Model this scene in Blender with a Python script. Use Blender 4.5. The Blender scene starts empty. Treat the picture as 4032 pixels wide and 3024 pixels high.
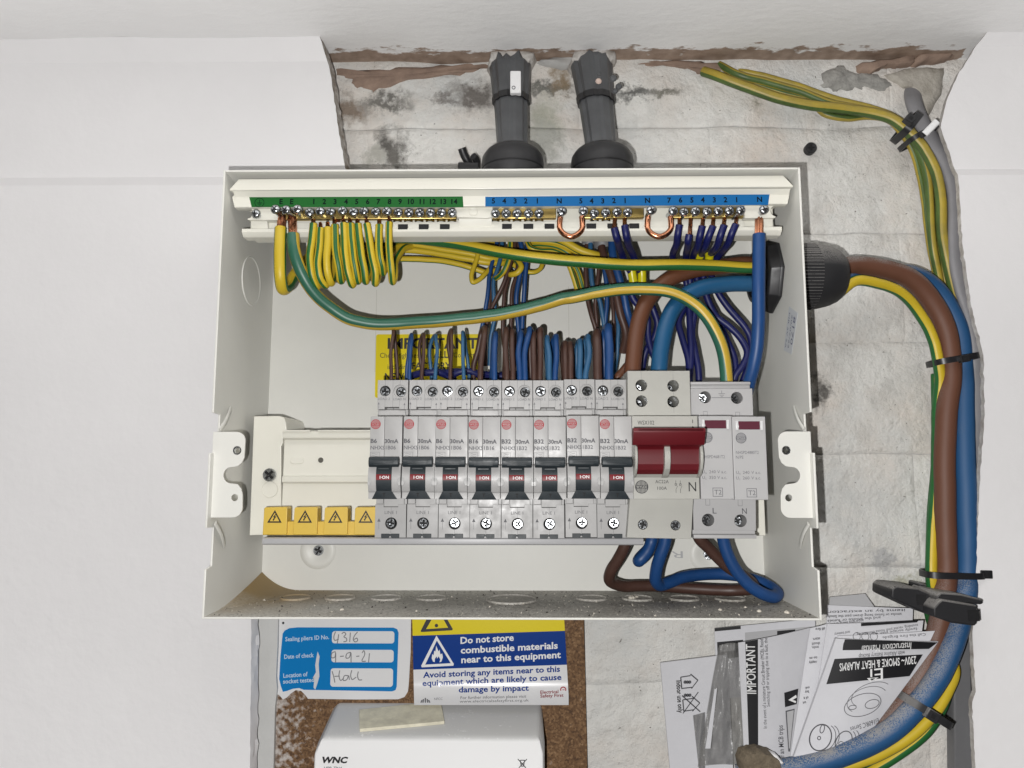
import bpy, bmesh, math, random
from mathutils import Vector, Matrix, noise
random.seed(7)
S = 0.001                      # the scene is written in millimetres; Blender units are metres
scn = bpy.context.scene
COL = scn.collection
# ------------------------------------------------------------------ camera
CAMP = Vector((5.5752, -406.3972, -46.6321)); YAW, PITCH, ROLL = -0.0115, 0.1170, 0.0001
FPX = 2850.0
_cy, _sy, _cp, _sp = math.cos(YAW), math.sin(YAW), math.cos(PITCH), math.sin(PITCH)
FW = Vector((_sy*_cp, _cy*_cp, _sp)); RT = Vector((_cy, -_sy, 0)); UP = RT.cross(FW)
cam = bpy.data.cameras.new('camera'); cam.sensor_width = 36; cam.lens = FPX/4032*36
cam.clip_start = 0.01; cam.clip_end = 20
camo = bpy.data.objects.new('camera', cam); COL.objects.link(camo)
camo.matrix_world = Matrix(((RT.x, UP.x, -FW.x, CAMP.x*S), (RT.y, UP.y, -FW.y, CAMP.y*S), (RT.z, UP.z, -FW.z, CAMP.z*S), (0, 0, 0, 1)))
scn.camera = camo
# ------------------------------------------------------------------ world, lamps, exposure
w = bpy.data.worlds.new('World'); scn.world = w; w.use_nodes = True
bg = w.node_tree.nodes['Background']; bg.inputs[0].default_value = (1.0, 0.80, 0.60, 1); bg.inputs[1].default_value = 0.015
def lamp(name, kind, loc, power, col, size=0.01):
    l = bpy.data.lights.new(name, kind); l.energy = power; l.color = col
    if kind == 'POINT': l.shadow_soft_size = size
    o = bpy.data.objects.new(name, l); COL.objects.link(o); o.location = Vector(loc)*S
    return o
FLASH = CAMP + RT*-22 + UP*-17
fl = lamp('phone_flash', 'SPOT', FLASH, 5.5, (1.0, 0.988, 0.975)); fl.data.spot_size = math.radians(130); fl.data.spot_blend = 0.3; fl.data.shadow_soft_size = 0.0022
fl.rotation_euler = camo.matrix_world.to_euler()
# the flash's own lens throws more light to the sides than to the middle
fl.data.use_nodes = True; _N, _L = fl.data.node_tree.nodes, fl.data.node_tree.links; _em = _N['Emission']
_g = _N.new('ShaderNodeNewGeometry'); _d = _N.new('ShaderNodeVectorMath'); _d.operation = 'DOT_PRODUCT'; _d.inputs[1].default_value = tuple(FW); _L.new(_g.outputs['Incoming'], _d.inputs[0])
_a = _N.new('ShaderNodeMath'); _a.operation = 'ABSOLUTE'; _L.new(_d.outputs['Value'], _a.inputs[0])
_p = _N.new('ShaderNodeMath'); _p.operation = 'POWER'; _p.inputs[1].default_value = -2.9; _L.new(_a.outputs[0], _p.inputs[0]); _L.new(_p.outputs[0], _em.inputs['Strength'])
scn.view_settings.view_transform = 'Standard'; scn.view_settings.look = 'None'
scn.view_settings.exposure = 0.12; scn.view_settings.gamma = 1.0
scn.render.engine = 'CYCLES'
cyc = scn.cycles; cyc.max_bounces = 6; cyc.diffuse_bounces = 2; cyc.glossy_bounces = 3; cyc.transmission_bounces = 2; cyc.caustics_reflective = False; cyc.caustics_refractive = False
# ------------------------------------------------------------------ from a photo pixel and a depth (or side plane) to a point in the place
def ray(px, py): return FW + RT*((px-2016)/FPX) + UP*((1512-py)/FPX)
def P(px, py, y=None, x=None, z=None):
    d = ray(px, py)
    t = (y-CAMP.y)/d.y if y is not None else ((x-CAMP.x)/d.x if x is not None else (z-CAMP.z)/d.z)
    return CAMP + d*t
def crop(x0, y0, wd, iw=2212):
    k = wd/iw
    return lambda cx, cy, y=None, x=None, z=None: P(x0+cx*k, y0+cy*k, y, x, z)
FU = crop(0, 0, 4032); A1 = crop(0, 0, 1400); A2 = crop(1200, 0, 1600); A3 = crop(2632, 0, 1400)
A4 = crop(850, 650, 1100); A5 = crop(1850, 650, 1500); A6 = crop(780, 1400, 1100); A7 = crop(1400, 1400, 1100); A8 = crop(2300, 1400, 1100)
B1 = crop(780, 2100, 1220, 2190); B2 = crop(1500, 2250, 1032); B3 = crop(2232, 2050, 1068); B4 = crop(2532, 2250, 1500)
B5 = crop(3100, 900, 932, 2209); B6 = crop(3100, 1600, 932, 2209); B7 = crop(0, 2000, 1200, 1944); B8 = crop(2100, 900, 1100)
C1 = crop(780, 560, 400); C2 = crop(2900, 560, 400); C3 = crop(780, 2200, 400); C4 = crop(2900, 2200, 400)
C5 = crop(1400, 1450, 400); C6 = crop(1400, 1850, 400); C7 = crop(2400, 1400, 500); C8 = crop(1250, 550, 200)
D1 = crop(1500, 900, 600); D2 = crop(1950, 900, 600); D3 = crop(1450, 1250, 600); D4 = crop(2000, 1250, 600)
D5 = crop(950, 740, 750); D6 = crop(2350, 740, 750)
E1 = crop(1800, 200, 800); E2 = crop(2800, 200, 1100); E3 = crop(3250, 2200, 782, 1574); E4 = crop(2580, 2350, 800, 1969)
E5 = crop(1050, 2430, 600); E6 = crop(1550, 2400, 800, 2127); E7 = crop(2450, 1620, 700, 2191)
# ------------------------------------------------------------------ materials
def nt(m): return m.node_tree.nodes, m.node_tree.links
def mat(name, col, rough=0.5, metal=0.0, var=0.0, vscale=60.0, bump=0.0, bscale=400.0, spec=0.5, col2=None, coat=0.0, rvar=0.0, bdist=0.0004):
    m = bpy.data.materials.new(name); m.use_nodes = True
    N, L = nt(m); b = N['Principled BSDF']
    b.inputs['Base Color'].default_value = (*col, 1); b.inputs['Roughness'].default_value = rough
    b.inputs['Metallic'].default_value = metal; b.inputs['Specular IOR Level'].default_value = spec
    b.inputs['Coat Weight'].default_value = coat
    if var or bump or col2 or rvar:
        g = N.new('ShaderNodeNewGeometry')
    if var or col2:
        n = N.new('ShaderNodeTexNoise'); n.inputs['Scale'].default_value = vscale; n.inputs['Detail'].default_value = 6; n.inputs['Roughness'].default_value = 0.65
        L.new(g.outputs['Position'], n.inputs['Vector'])
        r = N.new('ShaderNodeValToRGB'); r.color_ramp.elements[0].position = 0.35; r.color_ramp.elements[1].position = 0.68
        c2 = col2 if col2 else tuple(c*(1-var) for c in col)
        r.color_ramp.elements[0].color = (*c2, 1); r.color_ramp.elements[1].color = (*col, 1)
        L.new(n.outputs['Fac'], r.inputs['Fac']); L.new(r.outputs['Color'], b.inputs['Base Color'])
    if rvar:
        n3 = N.new('ShaderNodeTexNoise'); n3.inputs['Scale'].default_value = vscale*1.7; n3.inputs['Detail'].default_value = 5
        L.new(g.outputs['Position'], n3.inputs['Vector'])
        mr = N.new('ShaderNodeMapRange'); mr.inputs['From Min'].default_value = 0.3; mr.inputs['From Max'].default_value = 0.7
        mr.inputs['To Min'].default_value = max(0.03, rough-rvar); mr.inputs['To Max'].default_value = min(1, rough+rvar)
        L.new(n3.outputs['Fac'], mr.inputs['Value']); L.new(mr.outputs['Result'], b.inputs['Roughness'])
    if bump:
        n2 = N.new('ShaderNodeTexNoise'); n2.inputs['Scale'].default_value = bscale; n2.inputs['Detail'].default_value = 4
        L.new(g.outputs['Position'], n2.inputs['Vector'])
        bp = N.new('ShaderNodeBump'); bp.inputs['Strength'].default_value = bump; bp.inputs['Distance'].default_value = bdist
        L.new(n2.outputs['Fac'], bp.inputs['Height']); L.new(bp.outputs['Normal'], b.inputs['Normal'])
    return m
M = {}
M['paint'] = mat('white_wall_paint', (0.795, 0.785, 0.79), 0.6, var=0.05, vscale=7, bump=0.3, bscale=120, bdist=0.0010)
M['box'] = mat('cream_powder_coat', (0.725, 0.72, 0.675), 0.45, var=0.04, vscale=22, bump=0.10, bscale=1500, bdist=0.0002)
M['cream'] = mat('cream_plastic', (0.76, 0.745, 0.665), 0.4, var=0.03, vscale=40, rvar=0.08)
M['grey'] = mat('light_grey_plastic', (0.415, 0.41, 0.405), 0.40, var=0.06, vscale=120, bump=0.1, bscale=2600, rvar=0.10, bdist=0.0001, spec=0.42)
def part_variation(m, lo, hi):
    N, L = nt(m); b = N['Principled BSDF']; src = b.inputs['Base Color'].links[0].from_socket; oi = N.new('ShaderNodeObjectInfo'); mr = N.new('ShaderNodeMapRange'); mr.inputs['To Min'].default_value = lo; mr.inputs['To Max'].default_value = hi
    L.new(oi.outputs['Random'], mr.inputs['Value']); hs = N.new('ShaderNodeHueSaturation'); L.new(mr.outputs[0], hs.inputs['Value']); L.new(src, hs.inputs['Color']); L.new(hs.outputs[0], b.inputs['Base Color'])
part_variation(M['grey'], 0.96, 1.04)
M['switch'] = mat('warm_grey_plastic', (0.425, 0.42, 0.385), 0.42, var=0.05, vscale=70, bump=0.06, bscale=2600, rvar=0.08, bdist=0.0001)
M['spd'] = mat('pale_grey_plastic', (0.435, 0.43, 0.43), 0.46, var=0.03, vscale=70, bump=0.1, bscale=2600, bdist=0.0001)
M['dark'] = mat('charcoal_plastic', (0.026, 0.033, 0.038), 0.42, rvar=0.08, vscale=150, spec=0.28)
M['print'] = mat('grey_print', (0.10, 0.10, 0.11), 0.6, spec=0.2)
M['print2'] = mat('light_grey_print', (0.15, 0.15, 0.16), 0.6, spec=0.2)
M['black'] = mat('black_print', (0.012, 0.012, 0.014), 0.5)
M['hole'] = mat('black_recess_shade', (0.006, 0.006, 0.007), 0.7)  # black colour standing in for the shade inside recesses and slots
M['red'] = mat('dark_red_plastic', (0.12, 0.004, 0.009), 0.52, var=0.08, vscale=80)
M['redband'] = mat('red_band', (0.17, 0.005, 0.009), 0.42, spec=0.3)
M['logored'] = mat('red_logo_print', (0.36, 0.012, 0.02), 0.5, spec=0.2)
M['whiteprint'] = mat('white_print', (0.78, 0.78, 0.78), 0.5)
M['windowred'] = mat('maroon_indicator_window', (0.11, 0.03, 0.045), 0.25, coat=0.5)
M['clear'] = mat('frosted_white_plastic', (0.66, 0.66, 0.66), 0.3)
M['yelcap'] = mat('yellow_cover_plastic', (0.70, 0.48, 0.075), 0.42, var=0.06, vscale=60)
M['busgrey'] = mat('grey_busbar_plastic', (0.46, 0.46, 0.47), 0.4, var=0.04)
M['zinc'] = mat('bright_zinc', (0.47, 0.49, 0.51), 0.27, 1.0, rvar=0.08, vscale=500, bump=0.45, bscale=520, bdist=0.0006)
M['brass'] = mat('brass', (0.50, 0.37, 0.13), 0.38, 1.0, var=0.2, vscale=70, rvar=0.12)
M['copper'] = mat('bare_copper', (0.60, 0.26, 0.145), 0.27, 1.0, var=0.25, vscale=200, rvar=0.08)
M['lgreen'] = mat('green_label', (0.008, 0.115, 0.018), 0.55, spec=0.25)
M['lblue'] = mat('blue_label', (0.002, 0.115, 0.33), 0.55, spec=0.25)
M['wy'] = mat('yellow_pvc', (0.60, 0.435, 0.026), 0.46, var=0.07, vscale=60)
M['wg'] = mat('green_pvc', (0.018, 0.125, 0.030), 0.46, var=0.10, vscale=60)
M['wg2'] = mat('sea_green_pvc', (0.028, 0.125, 0.080), 0.4, var=0.08, vscale=60)
M['wy2'] = mat('amber_pvc', (0.56, 0.375, 0.040), 0.4, var=0.07, vscale=60)
M['wb'] = mat('brown_pvc', (0.070, 0.033, 0.024), 0.46, var=0.15, vscale=90)
M['wbl'] = mat('blue_pvc', (0.008, 0.055, 0.19), 0.46, var=0.12, vscale=90)
M['wlb'] = mat('pale_blue_pvc', (0.028, 0.110, 0.225), 0.46, var=0.1, vscale=90)
M['navy'] = mat('navy_pvc', (0.005, 0.008, 0.085), 0.46, var=0.1, vscale=90)
M['tb'] = mat('brown_tail_sheath', (0.135, 0.052, 0.026), 0.42, var=0.08, vscale=60)
M['tbl'] = mat('blue_tail_sheath', (0.012, 0.090, 0.205), 0.4, var=0.08, vscale=60)
M['wy3'] = mat('dusty_yellow_pvc', (0.43, 0.315, 0.035), 0.45, col2=(0.30, 0.235, 0.045), vscale=70)
M['wg3'] = mat('olive_green_pvc', (0.085, 0.145, 0.030), 0.45, col2=(0.05, 0.085, 0.02), vscale=70)
M['sleeve'] = mat('bright_yellow_sleeve', (0.62, 0.55, 0.01), 0.3)
M['sheath'] = mat('grey_cable_sheath', (0.15, 0.15, 0.155), 0.45, var=0.12, vscale=40)
M['greycable'] = mat('mid_grey_cable_sheath', (0.235, 0.23, 0.24), 0.5, var=0.15, vscale=50)
M['blackpl'] = mat('black_plastic', (0.018, 0.018, 0.020), 0.42, var=0.3, vscale=90, rvar=0.1)
M['darkgrey'] = mat('dark_grey_conduit', (0.10, 0.104, 0.11), 0.45, var=0.3, vscale=40, bump=0.1, bscale=600)
M['tie'] = mat('black_nylon', (0.016, 0.016, 0.018), 0.35)
M['paper'] = mat('white_paper', (0.64, 0.64, 0.67), 0.7, var=0.08, vscale=22, bump=0.5, bscale=45, bdist=0.002)
M['device'] = mat('white_device_plastic', (0.80, 0.80, 0.80), 0.38, var=0.02, vscale=30)
M['sticker'] = mat('white_sticker', (0.74, 0.74, 0.75), 0.28, var=0.03, vscale=40)
M['stblue'] = mat('cyan_blue_print', (0.006, 0.19, 0.50), 0.25)
M['stnavy'] = mat('navy_blue_print', (0.008, 0.045, 0.24), 0.22)
M['styel'] = mat('yellow_print', (0.74, 0.60, 0.01), 0.3)
M['pencil'] = mat('grey_pencil', (0.18, 0.18, 0.19), 0.6)
M['foam'] = mat('aged_foam_tape', (0.82, 0.78, 0.61), 0.7, col2=(0.62, 0.585, 0.46), vscale=130)
M['bagp'] = mat('hazy_grey_plastic_bag', (0.34, 0.335, 0.325), 0.28, var=0.3, vscale=70, bump=0.9, bscale=70, bdist=0.004)
M['mortar'] = mat('rough_grey_mortar', (0.40, 0.39, 0.365), 0.9, col2=(0.24, 0.235, 0.22), vscale=110, bump=0.8, bscale=500, bdist=0.001)
M['rawplaster'] = mat('raw_brown_plaster', (0.33, 0.235, 0.18), 0.85, col2=(0.22, 0.155, 0.12), vscale=90, bump=0.4, bscale=400, bdist=0.0006)
M['paperedge'] = mat('plasterboard_edge', (0.52, 0.50, 0.47), 0.85, col2=(0.20, 0.16, 0.125), vscale=160, bump=0.5, bscale=500)
M['dustdark'] = mat('dark_grit', (0.05, 0.045, 0.04), 0.9)
M['dustpale'] = mat('pale_grit', (0.62, 0.58, 0.50), 0.9)
M['inkfaint'] = mat('faded_ink', (0.30, 0.30, 0.33), 0.6)
M['ltgreyprint'] = mat('pale_grey_print', (0.42, 0.42, 0.43), 0.6)

def film_mat():
    m = M['bagp']; N, L = nt(m); out = N['Material Output']; b = N['Principled BSDF']; tr = N.new('ShaderNodeBsdfTransparent'); mx = N.new('ShaderNodeMixShader'); mx.inputs[0].default_value = 0.55
    tr.inputs[0].default_value = (0.86, 0.86, 0.86, 1); L.new(tr.outputs[0], mx.inputs[1]); L.new(b.outputs[0], mx.inputs[2]); L.new(mx.outputs[0], out.inputs['Surface'])
film_mat()
def node_mat(name): m = bpy.data.materials.new(name); m.use_nodes = True; return m
def dusty(name, base, dust, band=None, amount=0.5, scale=900.0, grain=(0.04, 0.036, 0.03)):
    """base colour with a layer of settled grit; where the surface faces up it collects dust"""
    m = node_mat(name); N, L = nt(m); b = N['Principled BSDF']; b.inputs['Roughness'].default_value = 0.6
    g = N.new('ShaderNodeNewGeometry')
    n = N.new('ShaderNodeTexNoise'); n.inputs['Scale'].default_value = scale; n.inputs['Detail'].default_value = 3
    L.new(g.outputs['Position'], n.inputs['Vector'])
    n2 = N.new('ShaderNodeTexNoise'); n2.inputs['Scale'].default_value = 55; n2.inputs['Detail'].default_value = 4
    L.new(g.outputs['Position'], n2.inputs['Vector'])
    add = N.new('ShaderNodeMath'); add.operation = 'MULTIPLY_ADD'; add.inputs[1].default_value = 0.55
    L.new(n2.outputs['Fac'], add.inputs[0]); L.new(n.outputs['Fac'], add.inputs[2])
    r = N.new('ShaderNodeValToRGB'); r.color_ramp.elements[0].position = amount+0.14; r.color_ramp.elements[1].position = amount+0.34
    L.new(add.outputs[0], r.inputs['Fac'])
    sx = N.new('ShaderNodeSeparateXYZ'); L.new(g.outputs['Normal'], sx.inputs[0])
    up = N.new('ShaderNodeMapRange'); up.inputs['From Min'].default_value = 0.12; up.inputs['From Max'].default_value = 0.75
    L.new(sx.outputs['Z'], up.inputs['Value'])
    mul = N.new('ShaderNodeMath'); mul.operation = 'MULTIPLY'; L.new(r.outputs['Color'], mul.inputs[0]); L.new(up.outputs['Result'], mul.inputs[1])
    mix = N.new('ShaderNodeMix'); mix.data_type = 'RGBA'; mix.inputs['A'].default_value = (*base, 1); mix.inputs['B'].default_value = (*dust, 1)
    L.new(mul.outputs[0], mix.inputs['Factor']); L.new(mix.outputs['Result'], b.inputs['Base Color'])
    return m
M['dtb'] = dusty('dusty_brown_sheath', (0.125, 0.050, 0.028), (0.27, 0.245, 0.23), amount=0.52, scale=1500)
M['dtbl'] = dusty('dusty_blue_sheath', (0.014, 0.075, 0.19), (0.27, 0.265, 0.26), amount=0.52, scale=1500)
M['dblack'] = dusty('dusty_black_plastic', (0.016, 0.016, 0.018), (0.26, 0.25, 0.24), amount=0.38, scale=1300)
# ------------------------------------------------------------------ mesh building
def wl(o):
    v = Vector((0, 0, 0))
    while o is not None: v += o.location; o = o.parent
    return v/S
def tag(o, label=None, cat=None, group=None, kind=None):
    if label: o['label'] = label
    if cat: o['category'] = cat
    if group: o['group'] = group
    if kind: o['kind'] = kind
    return o
def thing(name, label, cat, loc, group=None):
    o = bpy.data.objects.new(name, None); COL.objects.link(o); o.empty_display_size = 0.005
    o.location = Vector(loc)*S
    return tag(o, label, cat, group)
def copy_tree(o, parent=None):
    c = o.copy(); COL.objects.link(c); c.parent = parent
    for ch in list(o.children): copy_tree(ch, c)
    return c
def finish(me, angle=35):
    me.polygons.foreach_set('use_smooth', [True]*len(me.polygons))
    me.set_sharp_from_angle(angle=math.radians(angle)); me.update()
def link(name, me, mats, parent, loc=None):
    if not isinstance(mats, (list, tuple)): mats = [mats]
    if len(me.materials) == 0:
        for m in mats: me.materials.append(M[m] if isinstance(m, str) else m)
    o = bpy.data.objects.new(name, me); COL.objects.link(o)
    if parent: o.parent = parent
    if loc is not None: o.location = Vector(loc)*S
    return o
class MB:
    def __init__(s): s.v = []; s.f = []; s.m = []
    def add(s, vs, fs, mi=0):
        b = len(s.v); s.v += [Vector(v) for v in vs]
        for f in fs: s.f.append([b+i for i in f]); s.m.append(mi)
        return s
    def box(s, x0, x1, y0, y1, z0, z1, mi=0):
        return s.add([(x0, y0, z0), (x1, y0, z0), (x1, y1, z0), (x0, y1, z0), (x0, y0, z1), (x1, y0, z1), (x1, y1, z1), (x0, y1, z1)],
                     [(0, 1, 2, 3), (7, 6, 5, 4), (0, 4, 5, 1), (1, 5, 6, 2), (2, 6, 7, 3), (3, 7, 4, 0)], mi)
    def _pr(s, a, b, mi):
        n = len(a)
        return s.add(a+b, [list(range(n))[::-1], list(range(n, 2*n))]+[(i, (i+1) % n, n+(i+1) % n, n+i) for i in range(n)], mi)
    def px(s, prof, x0, x1, mi=0): return s._pr([(x0, y, z) for y, z in prof], [(x1, y, z) for y, z in prof], mi)
    def py(s, prof, y0, y1, mi=0): return s._pr([(x, y0, z) for x, z in prof], [(x, y1, z) for x, z in prof], mi)
    def pz(s, prof, z0, z1, mi=0): return s._pr([(x, y, z0) for x, y in prof], [(x, y, z1) for x, y in prof], mi)
    def lathe(s, c, axis, prof, n=24, mi=0, caps=True):
        axis = Vector(axis).normalized(); u = axis.orthogonal().normalized(); w_ = axis.cross(u); c = Vector(c)
        vs = []
        for r, h in prof:
            for k in range(n):
                a = 2*math.pi*k/n; vs.append(c+axis*h+(u*math.cos(a)+w_*math.sin(a))*r)
        fs = []
        for j in range(len(prof)-1):
            for k in range(n): fs.append((j*n+k, j*n+(k+1) % n, (j+1)*n+(k+1) % n, (j+1)*n+k))
        if caps and prof[0][0] > 1e-6: fs.append(list(range(n))[::-1])
        if caps and prof[-1][0] > 1e-6: fs.append([(len(prof)-1)*n+k for k in range(n)])
        return s.add(vs, fs, mi)
    def tube(s, pts, r, n=12, sect=None, mi=0, flat=None, sub=8, ref=(0, -1, 0), caps=True, twist=0.0, wob=0.0):
        """sect: list of (a0,a1,material index) in degrees round the wire, 0 = facing the viewer at the start"""
        pts = smooth_path(pts, sub) if sub else [Vector(p) for p in pts]
        if wob:      # hand-bent wire is never a perfect curve
            pts = [p+Vector((noise.noise(p*0.045+Vector((9, 0, 0))), noise.noise(p*0.045+Vector((0, 7, 0))), noise.noise(p*0.045)))*wob+Vector((noise.noise(p*0.15), 0, noise.noise(p*0.15+Vector((3, 3, 3)))))*wob*0.35 for p in pts]
        m_ = len(pts); rr = r if callable(r) else (lambda t: r)
        ref = Vector(ref); prev = None; vs = []
        for i, p in enumerate(pts):
            t = (pts[min(i+1, m_-1)]-pts[max(i-1, 0)]).normalized()
            if prev is None:
                u = ref-t*ref.dot(t)
                if u.length < 1e-3: u = t.orthogonal()
            else: u = prev-t*prev.dot(t)
            u.normalize(); prev = u; b = t.cross(u); q = rr(i/(m_-1)); tw = twist*i/(m_-1)
            for k in range(n):
                a = 2*math.pi*k/n+tw
                d = u*math.cos(a)*(flat[1] if flat else 1)+b*math.sin(a)*(flat[0] if flat else 1)
                vs.append(p+d*q)
        b0 = len(s.v); s.v += vs
        for i in range(m_-1):
            for k in range(n):
                s.f.append([b0+i*n+k, b0+i*n+(k+1) % n, b0+(i+1)*n+(k+1) % n, b0+(i+1)*n+k])
                mm = mi
                if sect:
                    ang = (k+0.5)*360/n
                    for a0, a1, q in sect:
                        if a0 <= ang < a1 or a0 <= ang-360 < a1: mm = q
                s.m.append(mm)
        if caps:
            s.f.append([b0+k for k in range(n)][::-1]); s.m.append(mi)
            s.f.append([b0+(m_-1)*n+k for k in range(n)]); s.m.append(mi)
        return s
    def grid(s, fn, nu, nv, mi=0):
        vs = [fn(i/nu, j/nv) for j in range(nv+1) for i in range(nu+1)]
        return s.add(vs, [(j*(nu+1)+i, j*(nu+1)+i+1, (j+1)*(nu+1)+i+1, (j+1)*(nu+1)+i) for j in range(nv) for i in range(nu)], mi)
    def mesh(s, name, org=(0, 0, 0), bevel=0, angle=35, seg=2, recalc=True):
        org = Vector(org)
        me = bpy.data.meshes.new(name); me.from_pydata([tuple((v-org)*S) for v in s.v], [], s.f)
        me.polygons.foreach_set('material_index', s.m)
        if bevel or recalc:
            bm = bmesh.new(); bm.from_mesh(me)
            if recalc: bmesh.ops.recalc_face_normals(bm, faces=bm.faces)
            if bevel:
                ed = [e for e in bm.edges if len(e.link_faces) == 2 and e.calc_face_angle(0) > math.radians(28)]
                bmesh.ops.bevel(bm, geom=ed, offset=bevel*S, segments=seg, affect='EDGES', clamp_overlap=True, profile=0.5)
            bm.to_mesh(me); bm.free()
        finish(me, min(angle, 22) if bevel else angle); return me
    def build(s, name, mats, parent=None, bevel=0, angle=35, seg=2, recalc=True, org=None):
        o0 = wl(parent) if parent else Vector(org or (0, 0, 0))
        o = link(name, s.mesh(name, o0, bevel, angle, seg, recalc), mats, parent)
        if not parent: o.location = o0*S
        return o
def smooth_path(pts, sub=8):
    pts = [Vector(p) for p in pts]
    if len(pts) < 3: return pts
    out = []
    e = [pts[0]*2-pts[1]]+pts+[pts[-1]*2-pts[-2]]
    for i in range(1, len(e)-2):
        a, b, c, d = e[i-1:i+3]
        # centripetal-like tangents to avoid overshoot
        l0 = max((b-a).length, 1e-3); l1 = max((c-b).length, 1e-3); l2 = max((d-c).length, 1e-3)
        t1 = ((b-a)/l0*l1+(c-b)/l1*l0)/(l0+l1)*l1; t2 = ((c-b)/l1*l2+(d-c)/l2*l1)/(l1+l2)*l1
        for k in range(sub):
            t = k/sub; t_2 = t*t; t_3 = t_2*t
            out.append(b*(2*t_3-3*t_2+1)+t1*(t_3-2*t_2+t)+c*(-2*t_3+3*t_2)+t2*(t_3-t_2))
    out.append(pts[-1]); return out
def circ(cx, cz, r, n=24, rev=False):
    q = [(cx+r*math.cos(2*math.pi*k/n), cz+r*math.sin(2*math.pi*k/n)) for k in range(n)]
    return q[::-1] if rev else q
def rrect(x0, x1, z0, z1, r, n=4):
    q = []
    for cx, cz, a in ((x1-r, z0+r, -90), (x1-r, z1-r, 0), (x0+r, z1-r, 90), (x0+r, z0+r, 180)):
        for k in range(n+1):
            t = math.radians(a+90*k/n); q.append((cx+r*math.cos(t), cz+r*math.sin(t)))
    return q
def plate_mesh(outline, holes, y0, y1, org=(0, 0, 0), bev=0.0, name='plate'):
    """flat plate with through holes: outline and holes in (x,z) mm, from depth y0 (front) to y1"""
    cu = bpy.data.curves.new(name, 'CURVE'); cu.dimensions = '2D'; cu.fill_mode = 'BOTH'
    for lp in [outline]+list(holes):
        sp = cu.splines.new('POLY'); sp.points.add(len(lp)-1)
        for k, (x, z) in enumerate(lp): sp.points[k].co = ((x-org[0])*S, (z-org[2])*S, 0, 1)
        sp.use_cyclic_u = True
    cu.extrude = (y1-y0)/2*S-bev*S; cu.bevel_depth = bev*S; cu.bevel_resolution = 1; cu.offset = -bev*S
    o = bpy.data.objects.new(name, cu); COL.objects.link(o)
    dg = bpy.context.evaluated_depsgraph_get(); me = bpy.data.meshes.new_from_object(o.evaluated_get(dg))
    bpy.data.objects.remove(o); bpy.data.curves.remove(cu)
    yc = ((y0+y1)/2-org[1])*S
    me.transform(Matrix(((1, 0, 0, 0), (0, 0, -1, yc), (0, 1, 0, 0), (0, 0, 0, 1))))
    bm = bmesh.new(); bm.from_mesh(me); bmesh.ops.remove_doubles(bm, verts=bm.verts, dist=1e-7); bmesh.ops.recalc_face_normals(bm, faces=bm.faces); bm.to_mesh(me); bm.free()
    me.materials.clear(); finish(me, 20); return me
def plate(name, outline, holes, y0, y1, m_, parent=None, bev=0.0, org=None):
    o0 = wl(parent) if parent else Vector(org or (0, 0, 0))
    o = link(name, plate_mesh(outline, holes, y0, y1, o0, bev, name), m_, parent)
    if not parent: o.location = o0*S
    return o
_tc = {}
def text_base(s, bold):
    if (s, bold) in _tc: return _tc[(s, bold)]
    cu = bpy.data.curves.new('t', 'FONT'); cu.body = s; cu.size = 1.0; cu.resolution_u = 2; cu.offset = bold; cu.fill_mode = 'FRONT'
    o = bpy.data.objects.new('t', cu); COL.objects.link(o)
    dg = bpy.context.evaluated_depsgraph_get(); me = bpy.data.meshes.new_from_object(o.evaluated_get(dg))
    bpy.data.objects.remove(o); bpy.data.curves.remove(cu)
    vs = [v.co.copy() for v in me.vertices]; fs = [list(p.vertices) for p in me.polygons]; bpy.data.meshes.remove(me)
    _tc[(s, bold)] = (vs, fs); return vs, fs
_H = [None]
def text_verts(s, width, cap, bold=0.0):
    vs, fs = text_base(s, bold)
    if _H[0] is None:
        h, _ = text_base('H', 0.0); _H[0] = max(v.y for v in h)
    if not vs: return [], []
    x0 = min(v.x for v in vs); x1 = max(v.x for v in vs); kz = cap/_H[0]; kx = (width/(x1-x0)) if width else kz
    return [((v.x-x0)*kx, v.y*kz) for v in vs], fs
def text(s, org3, width, cap, m_, parent, bold=0.0, ang=0.0, name='lettering', ax=None, az=None):
    """org3: left end of the base line (mm). ax, az: directions of the line and of the letters' height"""
    vs, fs = text_verts(s, width, cap, bold)
    if not vs: return None
    o3 = Vector(org3)
    if ax is None:
        c, q = math.cos(math.radians(ang)), math.sin(math.radians(ang)); ax = Vector((c, 0, q)); az = Vector((-q, 0, c))
    mb = MB(); mb.add([o3+ax*x+az*z for x, z in vs], fs)
    return mb.build(name, m_, parent, recalc=False)
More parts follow.
